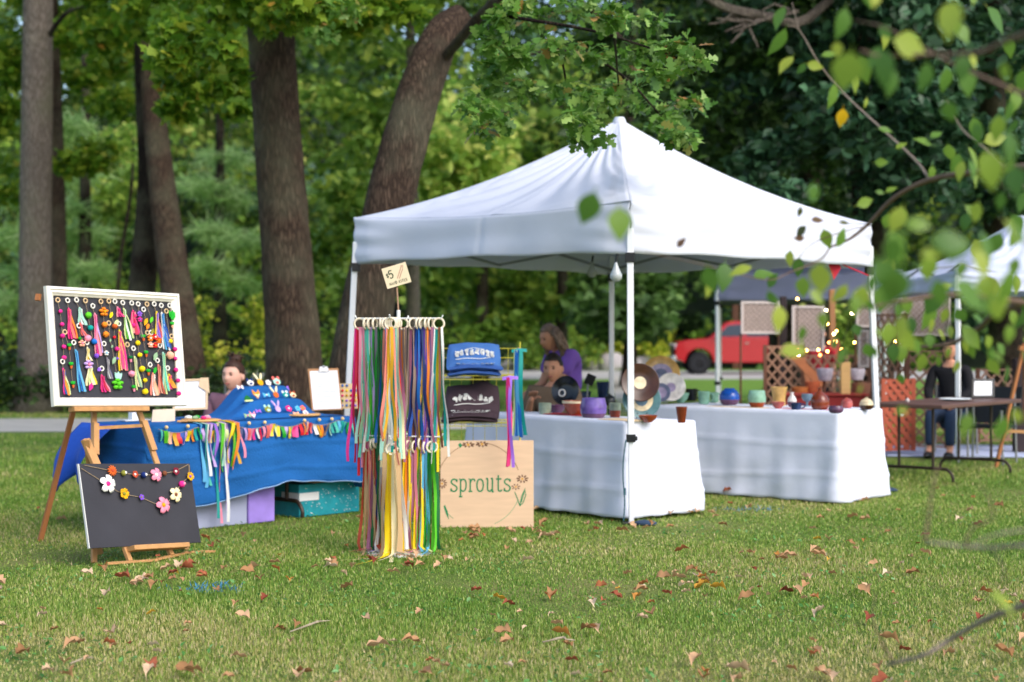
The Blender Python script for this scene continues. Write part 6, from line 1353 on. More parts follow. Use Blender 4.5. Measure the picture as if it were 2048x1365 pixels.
    if hairstyle == 'long':
        for k in range(64):
            a = r.uniform(1.5, 4.8); d_ = rt*math.sin(a)+f_*math.cos(a); p0 = head+(d_*.075+u_*r.uniform(-.02, .09))*s; L = r.uniform(.16, .27)
            mb.tube([p0, p0+d_*.03*s-u_*L*.4, p0+d_*.045*s-u_*L*.75+rt*r.uniform(-.03, .03), p0+d_*.03*s-u_*L+rt*r.uniform(-.03, .03)], [.016, .022, .018, .004], 6)
    ho = mb.build('hair', hair, t, angle=180)
    return t
def seated(px, y, d, yaw_fw, lean=.05, arm='lap', **kw):
    """joint set for somebody sitting with the head centre at pixel (px, y)"""
    head = P(px, y, d); fw = Vector((*yaw_fw, 0)).normalized(); rt = fw.cross(V(0, 0, 1)); pel = V(head.x, head.y, .47)-fw*lean
    ch = V(head.x, head.y, head.z-.195)-fw*.02
    sho = [ch-rt*.185+V(0, 0, -.015), ch+rt*.185+V(0, 0, -.015)]
    el = [s_+V(0, 0, -.26)+fw*.07+rt*(.05*sg) for s_, sg in zip(sho, (-1, 1))]
    wz = .62 if arm == 'lap' else .80
    wr = [e+fw*.22-rt*(.09*sg)+V(0, 0, wz-e.z) for e, sg in zip(el, (-1, 1))]
    kn = [pel+fw*.44-rt*.11+V(0, 0, .03), pel+fw*.44+rt*.11+V(0, 0, .03)]; an = [V(k.x, k.y, .09)+fw*.02 for k in kn]
    return dict(head=head, fw=fw, up=V(0, 0, 1), pel=pel, sho=sho, el=el, wr=wr, kn=kn, an=an, **kw)
def camp_chair(label, p, fw, m, h=.86):
    fw = Vector((*fw, 0)).normalized(); rt = fw.cross(V(0, 0, 1)); t = empty('camp_chair', V(p.x, p.y, 0), label, 'chair'); p = V(p.x, p.y, 0)
    mb = MB(); mb.box(p+V(0, 0, .40), (.48, .44, .03), Matrix((rt, fw, V(0, 0, 1))).transposed()); mb.build('seat', m, t)
    mb = MB(); mb.prism([(-.25, 0), (.25, 0), (.27, h-.42), (-.27, h-.42)], p-fw*.22+V(0, 0, .42), rt, (V(0, 0, 1)-fw*.18).normalized(), -fw*.02); mb.build('backrest', m, t)
    for a in (-1, 1):
        for b in (-1, 1):
            mb = MB(); mb.tube([p+rt*.24*a+fw*.2*b+V(0, 0, .01), p+rt*.22*a+fw*.19*b+V(0, 0, .58 if b > 0 else h)], .012, 7); mb.build('leg', GREYM, t)
        mb = MB(); mb.bar(p+rt*.25*a-fw*.2+V(0, 0, .6), p+rt*.25*a+fw*.2+V(0, 0, .6), .05, .02); mb.build('armrest', BLKP, t)
HAIRB = mat('hair_brown', '#3a2418', .6, .3, 40); HAIRR = mat('hair_auburn', '#6a4030', .6, .3, 40); HAIRG = mat('hair_greying', '#7a6455', .6, .35, 40); HAIRK = mat('hair_dark', '#251d19', .6, .2, 40)
JEANS = mat('jeans', '#26364f', .9, .12, 20); DARKT = mat('dark_trousers', '#20242c', .9, .1, 20)
w1 = seated(467, 752, 13.55, (-.35, -.93))
person('woman with a bun and mauve shirt sitting behind the blue craft table, looking aside', w1['head'], w1['fw'], w1['up'], w1['pel'], w1['sho'], w1['el'], w1['wr'], w1['kn'], w1['an'], mat('shirt_mauve', '#7a5765', .9, .08, 15, .2, 60), JEANS, SKIN, HAIRB, True, 1.06, wide=1.1, bulk=1.12, look=V(-.42, -.9, -.02), hairstyle='bun')
camp_chair('dark camp chair behind the seated woman', w1['pel'], (-.35, -.93), mat('chair_cloth', '#2b2b38', .9, .1, 20), .98)
w2 = seated(1106, 737, 14.1, (-.2, -.98), arm='table')
person('man with short dark hair and brown t-shirt sitting behind the pottery', w2['head'], w2['fw'], w2['up'], w2['pel'], w2['sho'], w2['el'], w2['wr'], w2['kn'], w2['an'], mat('shirt_khaki', '#75614f', .9, .08, 15, .2, 60), DARKT, SKIN2, HAIRK, False, 1.04, wide=1.06, bulk=1.1, look=V(-.35, -.93, -.12))
camp_chair('plain camp chair under the seated man', w2['pel'], (-.2, -.98), mat('chair_cloth_green', '#2f3d33', .9, .1, 20), .8)
# standing woman bending forward, in purple
hd = P(1100, 676, 15.3); fw = V(-.85, -.5, 0).normalized(); rt = fw.cross(V(0, 0, 1)); ch = P(1122, 712, 15.4); pel = P(1140, 800, 15.5)
sho = [ch-rt*.17+V(0, 0, .0), ch+rt*.17+V(0, 0, .0)]; el = [sho[0]+fw*.12-V(0, 0, .27), sho[1]+fw*.10-V(0, 0, .27)]; wr = [el[0]+fw*.2-V(0, 0, .10), el[1]+fw*.2-V(0, 0, .10)]
kn = [pel-rt*.10-V(0, 0, .43)+fw*.05, pel+rt*.10-V(0, 0, .43)+fw*.05]; an = [V(k.x, k.y, .09)-fw*.04 for k in kn]
person('standing woman in a purple top with long greying hair, bending behind the seated man', hd, fw, V(0, 0, 1), pel, sho, el, wr, kn, an, mat('shirt_purple', '#7a55b0', .9, .06, 10, .2, 60), JEANS, SKIN2, HAIRG, True, 1.05, bulk=1.14, look=V(-.8, -.5, -.3), hairstyle='long')
w3 = seated(1900, 700, 18.0, (-.5, -.85))
person('person in black sitting behind the brown table, half hidden by leaves', w3['head'], w3['fw'], w3['up'], w3['pel'], w3['sho'], w3['el'], w3['wr'], w3['kn'], w3['an'], mat('shirt_black', '#15151a', .9, .1, 20), JEANS, SKIN2, HAIRK, False, .97, sleeve=1)
camp_chair('folding chair under the person in black', w3['pel'], (-.5, -.85), mat('chair_cloth_navy', '#202434', .9, .1, 20), .8)
hd = P(1640, 668, 22); fw = V(-.3, -1, 0).normalized(); rt = fw.cross(V(0, 0, 1)); ch = hd-V(0, 0, .21); pel = V(hd.x, hd.y, hd.z-.75)
sho = [ch-rt*.18, ch+rt*.18]; el = [q-V(0, 0, .28) for q in sho]; wr = [q-V(0, 0, .24)+fw*.06 for q in el]; kn = [V(pel.x, pel.y, .42)-rt*.1, V(pel.x, pel.y, .42)+rt*.1]; an = [V(k.x, k.y, .09) for k in kn]
person('person in a red shirt standing inside the lattice booth', hd, fw, V(0, 0, 1), pel, sho, el, wr, kn, an, mat('shirt_red', '#b02832', .9, .08, 10), DARKT, SKIN2, HAIRK, False, .95)
# dark tablet held up on a small stand near the standing woman
p = P(1180, 760, 14.6); t = empty('card_reader', p, 'dark square tablet on a slim stand behind the lilac pot', 'tablet')
mb = MB(); mb.box(p, (.085, .012, .10), Matrix.Rotation(.4, 3, 'Y') @ Matrix.Rotation(.2, 3, 'X')); mb.build('screen', BLKP, t); mb = MB(); mb.tube([p-V(.02, 0, .04), V(p.x-.03, p.y, Z1-.02)], .008, 7); mb.build('stand', GREYM, t)
# ------------------------------------------------------------------ red pickup on the road
TY = 57.0
def tp(px, y, off=0): return PZ(px, TY+off, HC-(y-HY)/F*TY)
RED = mat('truck_red', '#a00816', .25, .04, 2, spec=.4, coat=.25); GLS = mat('dark_glass', '#1a2530', .08, 0, spec=.6); TYRE = mat('tyre_black', '#16171b', .85, .1, 10); RIMM = mat('wheel_grey', '#4a4d55', .35, .05, metal=.6); CHR = mat('chrome', '#b8bcc2', .2, .02, metal=.8)
X0 = tp(1345, 0).x; LEN = 5.8
t = empty('pickup_truck', V(X0+LEN/2, TY, 0), 'red pickup truck parked on the far road, facing the trees', 'truck')
def side_prof(pts, y0, y1, inset_z=None):
    """side profile (x from the nose, z) extruded across the width, tapered above the belt line"""
    mb = MB(); n = len(pts); vs = []
    for (yy, s) in ((y0, 1), (y0, 0), (y1, 0), (y1, 1)): pass
    for yy, sg in ((y0, 1), (y1, -1)):
        for x, z in pts: vs.append(V(X0+x, TY+yy+sg*max(0, z-1.1)*.22, z))
    mb.add(vs, [tuple(range(n-1, -1, -1)), tuple(range(n, 2*n))]+[(i, (i+1) % n, n+(i+1) % n, n+i) for i in range(n)]); return mb
def arch(cx, r, z=.42, n=10, rev=True):
    a = [(cx-r*math.cos(math.pi*i/n), z+r*math.sin(math.pi*i/n)) for i in range(n+1)]; return a[::-1] if rev else a
lower = [(.02, .55), (.0, .95), (.10, 1.13), (.4, 1.2), (1.1, 1.26), (1.3, 1.30), (3.62, 1.30), (3.66, 1.25), (5.72, 1.22), (5.78, .6), (5.6, .5)]+arch(4.75, .50)+[(3.9, .42), (1.4, .42)]+arch(.84, .50)+[(.25, .47)]
o = side_prof(lower, -.98, .98).build('body', RED, t, angle=30); bevel(o, .04, 3)
cab = [(1.15, 1.24), (1.78, 1.80), (2.0, 1.87), (3.3, 1.86), (3.6, 1.72), (3.68, 1.28)]
o = side_prof(cab, -.94, .94).build('cab', RED, t, angle=30); bevel(o, .04, 3)
for sg in (-1, 1):
    for g in ([(1.5, 1.34), (1.86, 1.72), (2.4, 1.77), (2.4, 1.34)], [(2.5, 1.34), (2.5, 1.77), (3.32, 1.74), (3.52, 1.6), (3.56, 1.34)]):
        mb = MB(); vs = [V(X0+x, TY+sg*(.945-max(0, z-1.1)*.22+.012), z) for x, z in g]; mb.add(vs, [tuple(range(4 if len(g) == 4 else 5))]); mb.build('window', GLS, t)
    for wx in (.84, 4.75):
        w = MB(); w.lathe([(.2, -.13), (.36, -.12), (.395, -.08), (.395, .08), (.36, .12), (.2, .13)], V(X0+wx, TY+sg*.86, .395), 28, (0, 1, 0)); wo = w.build('tyre', TYRE, t)
        r_ = MB(); r_.lathe([(0, .10*sg*-1+.0), (.08, .10), (.2, .09), (.22, .12)], V(X0+wx, TY+sg*.87, .395), 20, (0, sg, 0)); r_.build('rim', RIMM, wo)
    h_ = MB(); h_.box(V(X0+.06, TY+sg*.74, .98), (.14, .36, .2)); h_.build('headlight', mat('lamp_glass', '#d4d8de', .1, 0), t)
    m_ = MB(); m_.ball(V(X0+1.48, TY+sg*1.08, 1.36), (.08, .12, .09), 10); m_.build('mirror', BLKP, t)
    d_ = MB(); d_.box(V(X0+2.5, TY+sg*.992, 1.1), (.16, .02, .03)); d_.build('door_handle', CHR, t)
mb = MB(); mb.add([V(X0+1.25, TY-.78, 1.33), V(X0+1.25, TY+.78, 1.33), V(X0+1.75, TY+.70, 1.77), V(X0+1.75, TY-.70, 1.77)], [(0, 1, 2, 3)]); mb.v = [(v[0]-.03, v[1], v[2]+.03) for v in mb.v]; mb.build('windscreen', GLS, t)
mb = MB(); mb.box(V(X0+.0, TY, .86), (.08, 1.2, .34)); mb.build('grille', BLKP, t)
mb = MB(); mb.box(V(X0-.03, TY, .56), (.2, 1.94, .2)); bevel(mb.build('bumper', CHR, t), .04)

# ------------------------------------------------------------------ lattice booth
LATT = mat('lattice_brown', '#94705c', .8, .15, 4); LATR = mat('lattice_terracotta', '#a8543e', .8, .12, 4); WD = mat('post_brown', '#6a4636', .8, .2, 4)
def lattice(label, a, b, z0, z1, m, pitch=.11, w=.028):
    """crossed slats between posts a and b (xy), one woven sheet in a frame"""
    a = V(*a, 0); b = V(*b, 0); x = (b-a).normalized(); L_ = (b-a).length; n = x.cross(V(0, 0, 1)); H_ = z1-z0; t = empty('lattice_panel', (a+b)/2+V(0, 0, 0), label, 'lattice', 'lattice panels of the booth')
    mb = MB()
    for sg, off in ((1, .0), (-1, .009)):
        k = -H_
        while k < L_+H_:
            pts = []
            for tt in (0, 1):
                pass
            s0, s1 = (k, k+H_) if sg > 0 else (k+H_, k); q0, q1 = V(s0, 0, 0), V(s1, H_, 0)
            lo, hi = 0.0, 1.0; dx = q1.x-q0.x
            for bound, sgn in ((0, 1), (L_, -1)):
                f = (bound-q0.x)/dx
                if (dx > 0) == (sgn > 0): lo = max(lo, f)
                else: hi = min(hi, f)
            if hi-lo > .02:
                A, B = q0.lerp(q1, lo), q0.lerp(q1, hi); mb.bar(a+x*A.x+V(0, 0, z0+A.y)+n*off, a+x*B.x+V(0, 0, z0+B.y)+n*off, w, .008, up=n)
            k += pitch*1.414
    mb.build('slats', m, t)
    for p in (a, b): mb = MB(); mb.bar(p+n*.004+V(0, 0, max(0, z0-.02)), p+n*.004+V(0, 0, z1+.02), .045, .045); mb.build('post', WD if m is LATT else m, t)
    for z in (z0, z1): mb = MB(); mb.bar(a+V(0, 0, z)-n*.012, b+V(0, 0, z)-n*.012, .04, .02); mb.build('rail', m, t)
    return t
def at(px, d): q = PZ(px, d, 0); return (q.x, q.y)
lattice('brown lattice panel at the near end of the booth, behind the tan vase', at(1530, 20.4), at(1605, 20.6), .02, 1.22, LATT)
lattice('brown lattice panel under the string lights behind the brown bottle', at(1606, 20.7), at(1740, 21.2), .02, 1.1, LATT)
lattice('brown lattice panel between the tent leg and the brown table', at(1752, 20.0), at(1812, 19.4), .3, 1.62, LATT)
lattice('brown lattice panel standing behind the bare brown table', at(1815, 18.9), at(1895, 18.7), .06, 1.18, LATT)
lattice('brown lattice low behind the wooden easel at the picture edge', at(1955, 19.2), at(2075, 19.5), .1, .95, LATT)
lattice('terracotta red lattice panel beside the white cloth', at(1766, 17.9), at(1826, 18.1), .08, .86, LATR, .085, .05)
# pale woven display screens
def screen(label, px0, px1, y0, y1, d, col='#d0bfb6'):
    a = P(px0, y1, d); w = (px1-px0)/F*d; h = (y1-y0)/F*d; t = empty('display_screen', a, label, 'display screen', 'woven display screens'); m = mat('weave_'+col[1:], col, .9, .1, 10)
    mb = MB(); mb.add(*ring_loft([(0, -.01), (0, .02), (.03, .02), (.03, 0)], a, V(1, 0, 0), V(0, 0, 1), V(0, -1, 0), w, h)); mb.build('frame', mat('screen_frame', '#cfc2bd', .8, .05), t)
    mb = MB(); mb.box(a+V(w/2, .012, h/2), (w-.04, .012, h-.04)); wv = mb.build('backing', m, t)
    mb = MB(); k = -h
    while k < w:
        for sg in (0, 1):
            q0, q1 = V(max(0, k), max(0, -k), 0), V(min(w, k+h), min(h, w-k), 0)
            A = a+V(q0.x if not sg else w-q0.x, -.004-.005*sg, q0.y); B = a+V(q1.x if not sg else w-q1.x, -.004-.005*sg, q1.y)
            if (B-A).length > .05: mb.bar(A, B, .018, .006, up=V(0, -1, 0))
        k += .075
    mb.build('weave', mat('weave_strip', '#a8958c', .9, .1), t)
    mb = MB()
    for xx in (.0, w): mb.tube([a+V(xx, .03, 0), V(a.x+xx, d+.03, 0)], .015, 6)
    mb.build('stand', WD, t)
screen('pale woven screen behind the hood of the red truck', 1482, 1558, 603, 668, 21.5)
screen('pale woven screen in the middle of the booth', 1584, 1648, 612, 702, 21.3)
screen('pale woven screen beside the white tent leg', 1712, 1796, 585, 655, 21.0, '#c2b6b4')
screen('tall pale screen behind the crabapple leaves at the booth end', 1800, 1900, 590, 672, 20.9, '#c8bec0')
screen('narrow pale panel low behind the string lights', 1716, 1738, 660, 735, 20.6, '#c0b2b0')
for px, d, z1, w, lab, m in ((1471, 65, 3.0, .26, 'brown wooden post beside the road behind the red truck', WD), (1664, 22.2, 2.0, .08, 'slim brown post in the middle of the booth', mat('post_tan', '#a5754f', .8, .1)), (1566, 22.0, 1.9, .09, 'dark post between the two pale screens', mat('post_dark', '#33282a', .8, .1)), (2040, 18.4, 1.1, .14, 'dark brown upright behind the wooden easel', mat('post_dark', '#33282a'))):
    c = PZ(px, d, 0); mb = MB(); mb.bar(c, c+V(0, 0, z1), w, w); o = mb.build('wooden_post', m); bevel(o, .008); tag(o, lab, 'post')
for (ax, ay, bx, by, d, w, lab) in ((1588, 712, 1646, 772, 19.6, .10, 'reddish wooden board leaning diagonally under the string lights'), (1606, 716, 1624, 800, 20.2, .06, 'thin grey brown board leaning beside the diagonal one')):
    mb = MB(); mb.bar(P(ax, ay, d+.3), P(bx, by, d), w, .025, up=(0, -1, 0)); tag(mb.build('leaning_board', mat('board_rust', '#a5653f', .7, .25, 4)), lab, 'board')
c = P(1690, 790, 18.6); mb = MB(); mb.box(c+V(0, 0, .19), (.11, .09, .38)); o = mb.build('wooden_block', mat('block_tan', '#c49a64', .7, .12, 4, stretch=(1, 1, 6))); bevel(o, .006); tag(o, 'upright tan block of wood on the red booth counter', 'wooden block')
c = P(1650, 812, 18.6); t = empty('booth_counter', V(c.x, c.y, 0), 'low booth counter covered in dark red cloth behind the brown bottle', 'counter')
mb = MB(); mb.box((c.x, c.y+.2, (c.z+.12)/2), (.95, .5, c.z+.12)); bevel(mb.build('red_cloth', mat('cloth_dark_red', '#7a2222', .9, .12, 5), t), .02)
mb = MB(); mb.box((c.x, c.y+.2, c.z+.13), (1.0, .55, .02)); mb.build('counter_top', mat('counter_red', '#8a2a24', .7, .1), t)
for k, (px, py, r_, cc, lab) in enumerate(((1600, 782, .10, '#a4602f', 'woven basket on the booth counter behind the bud vase'), (1722, 775, .12, '#8a5a44', 'brown basket beside the tan wood block'), (1715, 745, .09, '#cfc6cc', 'pale pottery jug among the booth baskets'), (1650, 745, .10, '#a7a2b0', 'grey enamel tub behind the string lights'), (1625, 770, .09, '#b05a38', 'terracotta pot behind the brown bottle'))):
    c = P(px, py, 19.0); t = empty('basket' if k < 2 else 'planter', c, lab, 'basket' if k < 2 else 'pot'); mb = MB(); mb.lathe([(r_*.7, -r_), (r_*.95, -r_*.3), (r_, r_*.4), (r_*.9, r_*.4), (r_*.8, -r_*.6), (0, -r_*.7)], c, 16); mb.build('body', mat('booth_%d' % k, cc, .8, .2, 20), t)
    mb = MB(); mb.torus(c+V(0, 0, r_*.4), r_*.95, r_*.07, (0, 0, 1), 16, 6); mb.build('rim', mat('booth_%d' % k, cc), t)
    mb = MB(); mb.tube([c-V(0, -.05, r_), V(c.x, c.y+.05, 0)], .02, 6); mb.build('pedestal', WD, t)
# string lights
lights = [(1595, 599), (1652, 622), (1704, 628), (1655, 649), (1673, 663), (1668, 669), (1658, 686), (1671, 684), (1709, 686), (1595, 702), (1597, 711), (1613, 702), (1637, 701), (1640, 711), (1655, 704), (1683, 700), (1791, 684), (1879, 597), (1911, 691)]
t = empty('string_lights', P(1650, 620, 19.2), 'string of warm lit bulbs looped through the lattice booth', 'string lights')
order = sorted(lights, key=lambda q: q[0]); wp = [P(x, y-4, 19.2+.15*math.sin(i)) for i, (x, y) in enumerate(order)]
mb = MB(); mb.tube(wp, .004, 5); mb.build('cable', mat('cable_dark', '#241c18', .7, 0), t)
LB = mat('bulb_warm', '#ffcf70', .3, 0, emit=('#ffb85a', 22)); LB2 = mat('bulb_white', '#fff2d0', .3, 0, emit=('#ffe6b4', 30)); LB3 = mat('bulb_orange', '#ff9a50', .3, 0, emit=('#ff8f4a', 14))
for i, p in enumerate(wp):
    mb = MB(); mb.ball(p-V(0, 0, .02), .013, 8); mb.build('bulb', (LB, LB3, LB2, LB)[i % 4], t)
# blue white groundsheet
mb = MB(); pts = [(4.2, 17.9), (9.6, 17.3), (9.8, 19.4), (4.25, 19.7)]; mb.prism(pts, V(0, 0, .012), V(1, 0, 0), V(0, 1, 0), V(0, 0, .012)); tag(mb.build('groundsheet', mat('sheet_blue_white', '#b4bedb', .7, .2, 3), origin=(6.8, 18.6, 0)), 'pale blue groundsheet spread behind the brown table', 'groundsheet')
# things on the brown table
c = PZ(1910, 15.4, .738); mb = MB(); mb.lathe([(.06, 0), (.10, .004), (.155, .016), (.15, .02), (.09, .008), (0, .006)], c, 28); tag(mb.build('plate', mat('plate_white', '#e0e6e6', .3, .02)), 'white plate alone on the bare brown table', 'plate')
a = P(1943, 796, 15.9); a.z = .745; x = V(.95, .2, .0).normalized(); y = V(.16, .45, 1).normalized(); n = x.cross(y); n = n if n.y < 0 else -n
t = empty('sign_holder', a, 'white notice in a black frame leaning on the brown table', 'notice'); mb = MB(); mb.add(*ring_loft([(0, 0), (0, .014), (.02, .014), (.022, .004)], a, x, y, n, .24, .2)); mb.build('frame', BLKP, t); mb = MB(); mb.prism([(.01, .01), (.23, .01), (.23, .19), (.01, .19)], a+n*.003, x, y, n*.001); mb.build('paper', mat('paper_white', '#e4e6ea'), t)
c = PZ(1815, 14.9, .738); mb = MB(); mb.ball(c+V(0, 0, .02), (.02, .02, .022), 10); tag(mb.build('stone', mat('stone_pale', '#c9bdb8', .6, .1)), 'small pale stone on the brown table near the tent leg', 'stone')
# wooden display easel at the edge
tp_ = P(2048, 690, 16.7); t = empty('easel', G(1992, 935), 'slim wooden easel standing beyond the brown table', 'easel')
mb = MB(); mb.bar(G(1992, 935), tp_, .03, .03); mb.build('leg', WOOD2, t); mb = MB(); mb.bar(G(2098, 935), tp_, .03, .03); mb.build('leg', WOOD2, t); mb = MB(); mb.bar(G(2050, 900), tp_, .03, .03); mb.build('leg', WOOD2, t)
mb = MB(); mb.bar(P(2010, 862, 16.45), P(2085, 866, 16.45), .035, .03); mb.build('tray', WOOD, t); mb = MB(); mb.bar(P(2038, 696, 16.6), P(2062, 700, 16.6), .07, .05); mb.build('head_block', WOOD2, t)
# dark folding chair with curved legs by the table
camp_chair('black folding chair pulled up behind the bare brown table', PZ(1975, 17.0, 0), (-.6, -.8), BLKP, .82)

# ------------------------------------------------------------------ crabapple in front
t = empty('crabapple_tree', V(2.9, 3.9, 0), 'crabapple tree at the picture edge, its out of focus twigs and leaves hanging in front', 'tree')
trunk_part([V(2.9, 3.9, 0), V(2.85, 3.95, .8), V(2.7, 4.0, 1.5), V(2.4, 4.1, 2.3)], [.11, .1, .085, .05], BK_G, t)
TW = mat('twig_brown', '#6a5648', .8, .25, 30); TWG = mat('twig_grey', '#85776c', .8, .25, 30)
def twig(pts, r0, r1, m=TW):
    c = spline([P(*p) for p in pts], 4); N = len(c); mb = MB(); mb.tube(c, [.68*(r0+(r1-r0)*i/(N-1)) for i in range(N)], 7, wob=.12); mb.build('branch', m, t, angle=180); return c
twig([(3300, 330, 3.9), (2500, 330, 4.1), (2048, 335, 4.5), (1960, 343, 4.7), (1860, 360, 4.9), (1790, 395, 5.0), (1735, 450, 5.1), (1700, 478, 5.1), (1660, 495, 5.1)], .02, .005)
twig([(1858, 358, 4.9), (1830, 320, 5.0), (1760, 255, 5.1), (1690, 190, 5.2), (1640, 130, 5.2), (1598, 60, 5.2), (1575, 52, 5.2)], .007, .002, TWG)
twig([(1598, 60, 5.2), (1590, 30, 5.2), (1584, 5, 5.2)], .003, .0015, TWG)
twig([(2060, 385, 4.6), (1985, 310, 4.7), (1925, 260, 4.8), (1895, 200, 4.8)], .006, .002, TWG)
twig([(3300, 430, 3.3), (2600, 480, 3.5), (2048, 605, 4.2), (1960, 655, 4.5), (1900, 688, 4.6), (1820, 696, 4.7), (1790, 702, 4.7)], .018, .004)
twig([(2048, 606, 4.0), (1950, 592, 3.9), (1870, 592, 3.9), (1800, 604, 3.9), (1740, 614, 3.9), (1690, 620, 4.0)], .012, .003)
twig([(2900, 60, 2.6), (2300, 30, 2.8), (2048, 70, 3.0), (1960, 105, 3.1), (1850, 110, 3.2), (1760, 112, 3.2), (1720, 100, 3.2)], .012, .003)
twig([(2048, 190, 3.3), (1900, 125, 3.4), (1780, 60, 3.5), (1705, 40, 3.6)], .006, .002)
twig([(1740, 452, 5.1), (1700, 460, 5.0), (1640, 480, 5.0), (1610, 500, 5.0), (1595, 525, 5.0)], .003, .001)
twig([(1660, 495, 5.1), (1640, 520, 5.0), (1580, 545, 4.9), (1530, 560, 4.8), (1400, 528, 4.5), (1290, 505, 4.4)], .004, .0015)
twig([(2900, 1060, 2.7), (2300, 1085, 2.9), (2048, 1092, 3.1), (1960, 1096, 3.2), (1850, 1084, 3.2)], .010, .004, TWG)
twig([(1850, 1084, 3.2), (1856, 1040, 3.2), (1868, 960, 3.2), (1878, 930, 3.2)], .006, .003, TW)
twig([(1930, 1092, 3.2), (1945, 1055, 3.2), (1985, 1035, 3.2), (1975, 990, 3.2), (1955, 965, 3.2)], .004, .002, TW)
twig([(2048, 1060, 3.1), (1985, 1072, 3.1), (1940, 1092, 3.1)], .004, .002, TWG)
twig([(2700, 1130, 3.3), (2200, 1170, 3.5), (2020, 1222, 3.7), (1960, 1246, 3.8), (1900, 1280, 3.9), (1850, 1310, 3.9), (1775, 1330, 4.0)], .014, .007, TWG)
twig([(1790, 1328, 4.0), (1760, 1280, 3.9), (1746, 1230, 3.9), (1752, 1185, 3.9)], .005, .002, TW)
twig([(1985, 1100, 3.2), (2010, 1150, 3.1), (1990, 1230, 3.2), (1975, 1260, 3.4)], .003, .0015, TW)
twig([(1290, -120, 3.0), (1262, 120, 3.1), (1225, 380, 3.2), (1182, 400, 3.2)], .0008, .0006, TWG)
twig([(1225, 380, 3.2), (1240, 430, 3.2)], .0007, .0006, TWG)
CR = [leafmat('crabapple_leaf', [(0, '#4c7434'), (.4, '#6c9438'), (.8, '#94ac40'), (1, '#b4be4c')], .5, .4, .4), leafmat('crabapple_leaf_yellow', [(0, '#d8a818'), (1, '#e8bc20')], .4, .45, .35), leafmat('crabapple_leaf_dark', [(0, '#44442a'), (.5, '#5f6a2c'), (1, '#7a4a44')], .35, .45, .35)]
LV = []
A_ = '470,80,120,-115 470,200,150,-110 500,290,110,-135 765,110,150,-95,3.6 575,315,60,-120 640,300,80,-20 705,245,80,10 780,330,190,-100,2.9 720,440,120,-100 825,380,110,-75 760,540,90,-90,4.9,1 870,470,50,-90 960,180,100,-80 950,320,190,-100,3 990,380,140,-85,3.2 1080,210,200,-10,3.2 1080,160,90,0 1140,360,150,-90,3.3 1250,90,200,-100,2.6 1310,310,130,-95,3.3 1500,330,90,-90,3 1470,90,150,-45 1520,220,100,-85 960,590,70,-10 1030,660,60,30 940,740,60,0 1130,640,90,150 1190,610,70,40 1370,590,110,-75 1460,630,110,15 1250,700,90,-80 1280,750,100,-110 1365,720,120,-60 1370,800,120,-60 1170,790,70,-90 1440,780,190,-80,2.8 1530,680,180,-85,2.8 1550,830,170,-88,2.8 935,875,45,0 985,860,60,30 870,920,100,20 1030,990,100,-85 965,1010,70,-90 630,880,90,-90,3.2 690,1090,95,-80,5,0 760,1080,100,60 570,1055,70,-140,5,2 565,1085,50,180,5,2 650,1000,60,0,5,2 770,1012,50,0,5,2 1110,1020,120,0,2.8 990,1150,150,-90,2.6 1180,1150,130,20,2.6 970,1270,230,-60,2.4 1260,1100,180,0,2.6 1550,1060,160,-55,2.8 520,1180,80,-100,5,0 560,1220,90,-95,5 580,1310,100,-90,4.2 160,1300,120,-90,4.2 430,1250,50,30 1400,1200,150,-70,2.8 1440,1310,120,-60 1230,1310,60,-20 1560,1300,100,-80'
for q in A_.split():
    v = [float(s) for s in q.split(',')]; LV.append((1350+v[0]/2.275, v[1]/2.275, v[2]/2.275, v[3], v[4] if len(v) > 4 else 4.9, int(v[5]) if len(v) > 5 else 0))
B_ = '280,420,90,-80 300,520,100,-90 190,560,120,-95 210,650,100,-90 120,650,70,-90,3.5 260,650,90,-90 330,620,90,-70 400,520,80,-80 450,560,70,-60 350,700,100,-100 490,550,70,-80 560,620,80,-90 520,720,70,-100 600,370,250,-30,2.6 640,490,110,-20 590,640,80,-80 680,600,80,-70 700,720,100,-60 700,640,60,-80 740,630,70,-60 470,320,60,10 480,650,60,-80 50,830,60,-90,3.5 565,1000,120,-110,3.2 740,1030,150,-85,3 260,930,80,0,3 820,960,100,-45,3 30,420,110,-90,3 220,340,220,-100,2.4 800,480,80,-70 820,70,120,-50,2.8 250,780,60,-80 430,690,60,-90 90,640,80,-70 300,580,70,-50 240,440,70,-110 390,590,70,-80 660,330,120,-70,3 720,430,130,-80,3 780,560,100,-80,3.4 540,470,90,-60 460,470,80,-100'
for q in B_.split():
    v = [float(s) for s in q.split(',')]; LV.append((1700+v[0]/2.437, 440+v[1]/2.437, v[2]/2.437, v[3], v[4] if len(v) > 4 else 4.5, 0))
LV += [(1176, 420, 78, -105, 3.2, 0), (1240, 448, 70, -92, 3.2, 0), (1450, 555, 62, -95, 4.5, 0), (1525, 548, 40, 20, 4.9, 0), (1545, 560, 36, 60, 4.9, 0), (1420, 562, 60, -80, 3.6, 0), (1480, 540, 50, 200, 4.4, 0), (1362, 485, 26, 60, 4.6, 2), (1600, 425, 22, -90, 5, 2), (2010, 1205, 70, -40, 2.8, 0), (1590, 700, 60, 15, 3.6, 0), (1560, 640, 60, -80, 3.8, 0), (1545, 600, 40, -60, 4, 0), (1605, 670, 36, -80, 3.8, 0), (1640, 560, 70, -90, 3.3, 0), (1720, 600, 60, -100, 3.4, 0), (1680, 590, 50, -120, 3.8, 0)]
rl = random.Random(5)
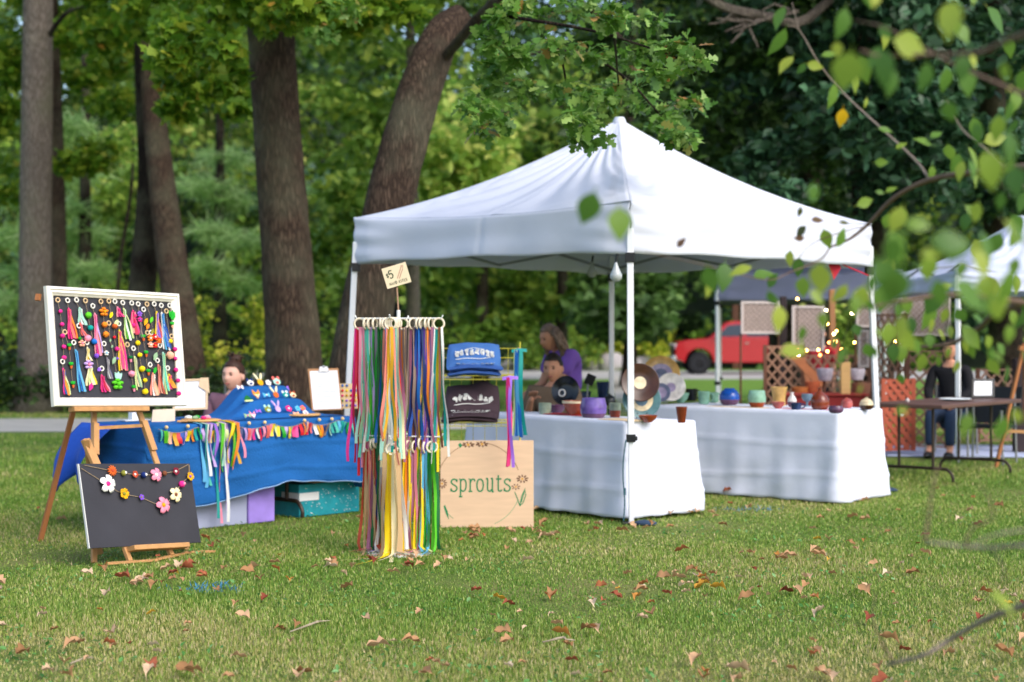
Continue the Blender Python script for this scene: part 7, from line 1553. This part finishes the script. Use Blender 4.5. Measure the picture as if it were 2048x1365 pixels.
for _ in range(26): LV.append((rl.uniform(1755, 2060), rl.uniform(440, 760), rl.uniform(30, 62), rl.uniform(-125, -45), rl.uniform(3.1, 4.9), 0))
for _ in range(9): LV.append((rl.uniform(1770, 2070), rl.uniform(440, 650), rl.uniform(50, 85), rl.uniform(-125, -45), rl.uniform(2.5, 3.2), 0))
for _ in range(14): LV.append((rl.uniform(1660, 2060), rl.uniform(-10, 170), rl.uniform(30, 60), rl.uniform(-125, -45), rl.uniform(3.0, 4.6), 0))
for _ in range(14): LV.append((rl.uniform(1900, 2060), rl.uniform(200, 430), rl.uniform(30, 60), rl.uniform(-125, -45), rl.uniform(3.0, 4.8), 0))
for _ in range(9): LV.append((rl.uniform(1540, 1760), rl.uniform(545, 720), rl.uniform(26, 46), rl.uniform(-125, -45), rl.uniform(3.4, 4.4), 0))
pos = []; Rm = []; scl = []; mi = []
for (x, y, L_, ang, d, k) in LV:
    a = math.radians(ang+random.uniform(-8, 8)); f = V(math.cos(a), random.uniform(-.35, .35), math.sin(a)).normalized()
    z = V(random.uniform(-1.3, 1.3), -1, random.uniform(-.2, 1.2)); z = (z-f*z.dot(f)).normalized(); yv = z.cross(f)
    p = P(x, y, d); ln = min(.16, L_/F*d*.98)
    pos.append(p-f*ln*.5); Rm.append(np.array(Matrix((f, yv, z)).transposed())); scl.append((ln, ln*random.uniform(.72, 1.1), ln)); mi.append(k)
pv = [(-.18, .012, .02), (-.18, -.012, .02), (0, .015, 0), (0, -.015, 0)]; pf = [(0, 2, 3, 1)]
u = np.linspace(0, 1, 9); prof = [.02, .2, .31, .35, .335, .28, .19, .09, 0]; b0 = 4
for i in range(9):
    zz = -.22*u[i]**2; pv += [(u[i], prof[i], zz+.10*prof[i]), (u[i], 0, zz), (u[i], -prof[i], zz+.10*prof[i])]
for i in range(8):
    q = b0+3*i; pf += [(q, q+1, q+4, q+3), (q+1, q+2, q+5, q+4)]
scatter('foliage', pv, pf, np.array([tuple(p) for p in pos]), np.array(Rm), np.array(scl), CR, mi, parent=t, smooth=True)
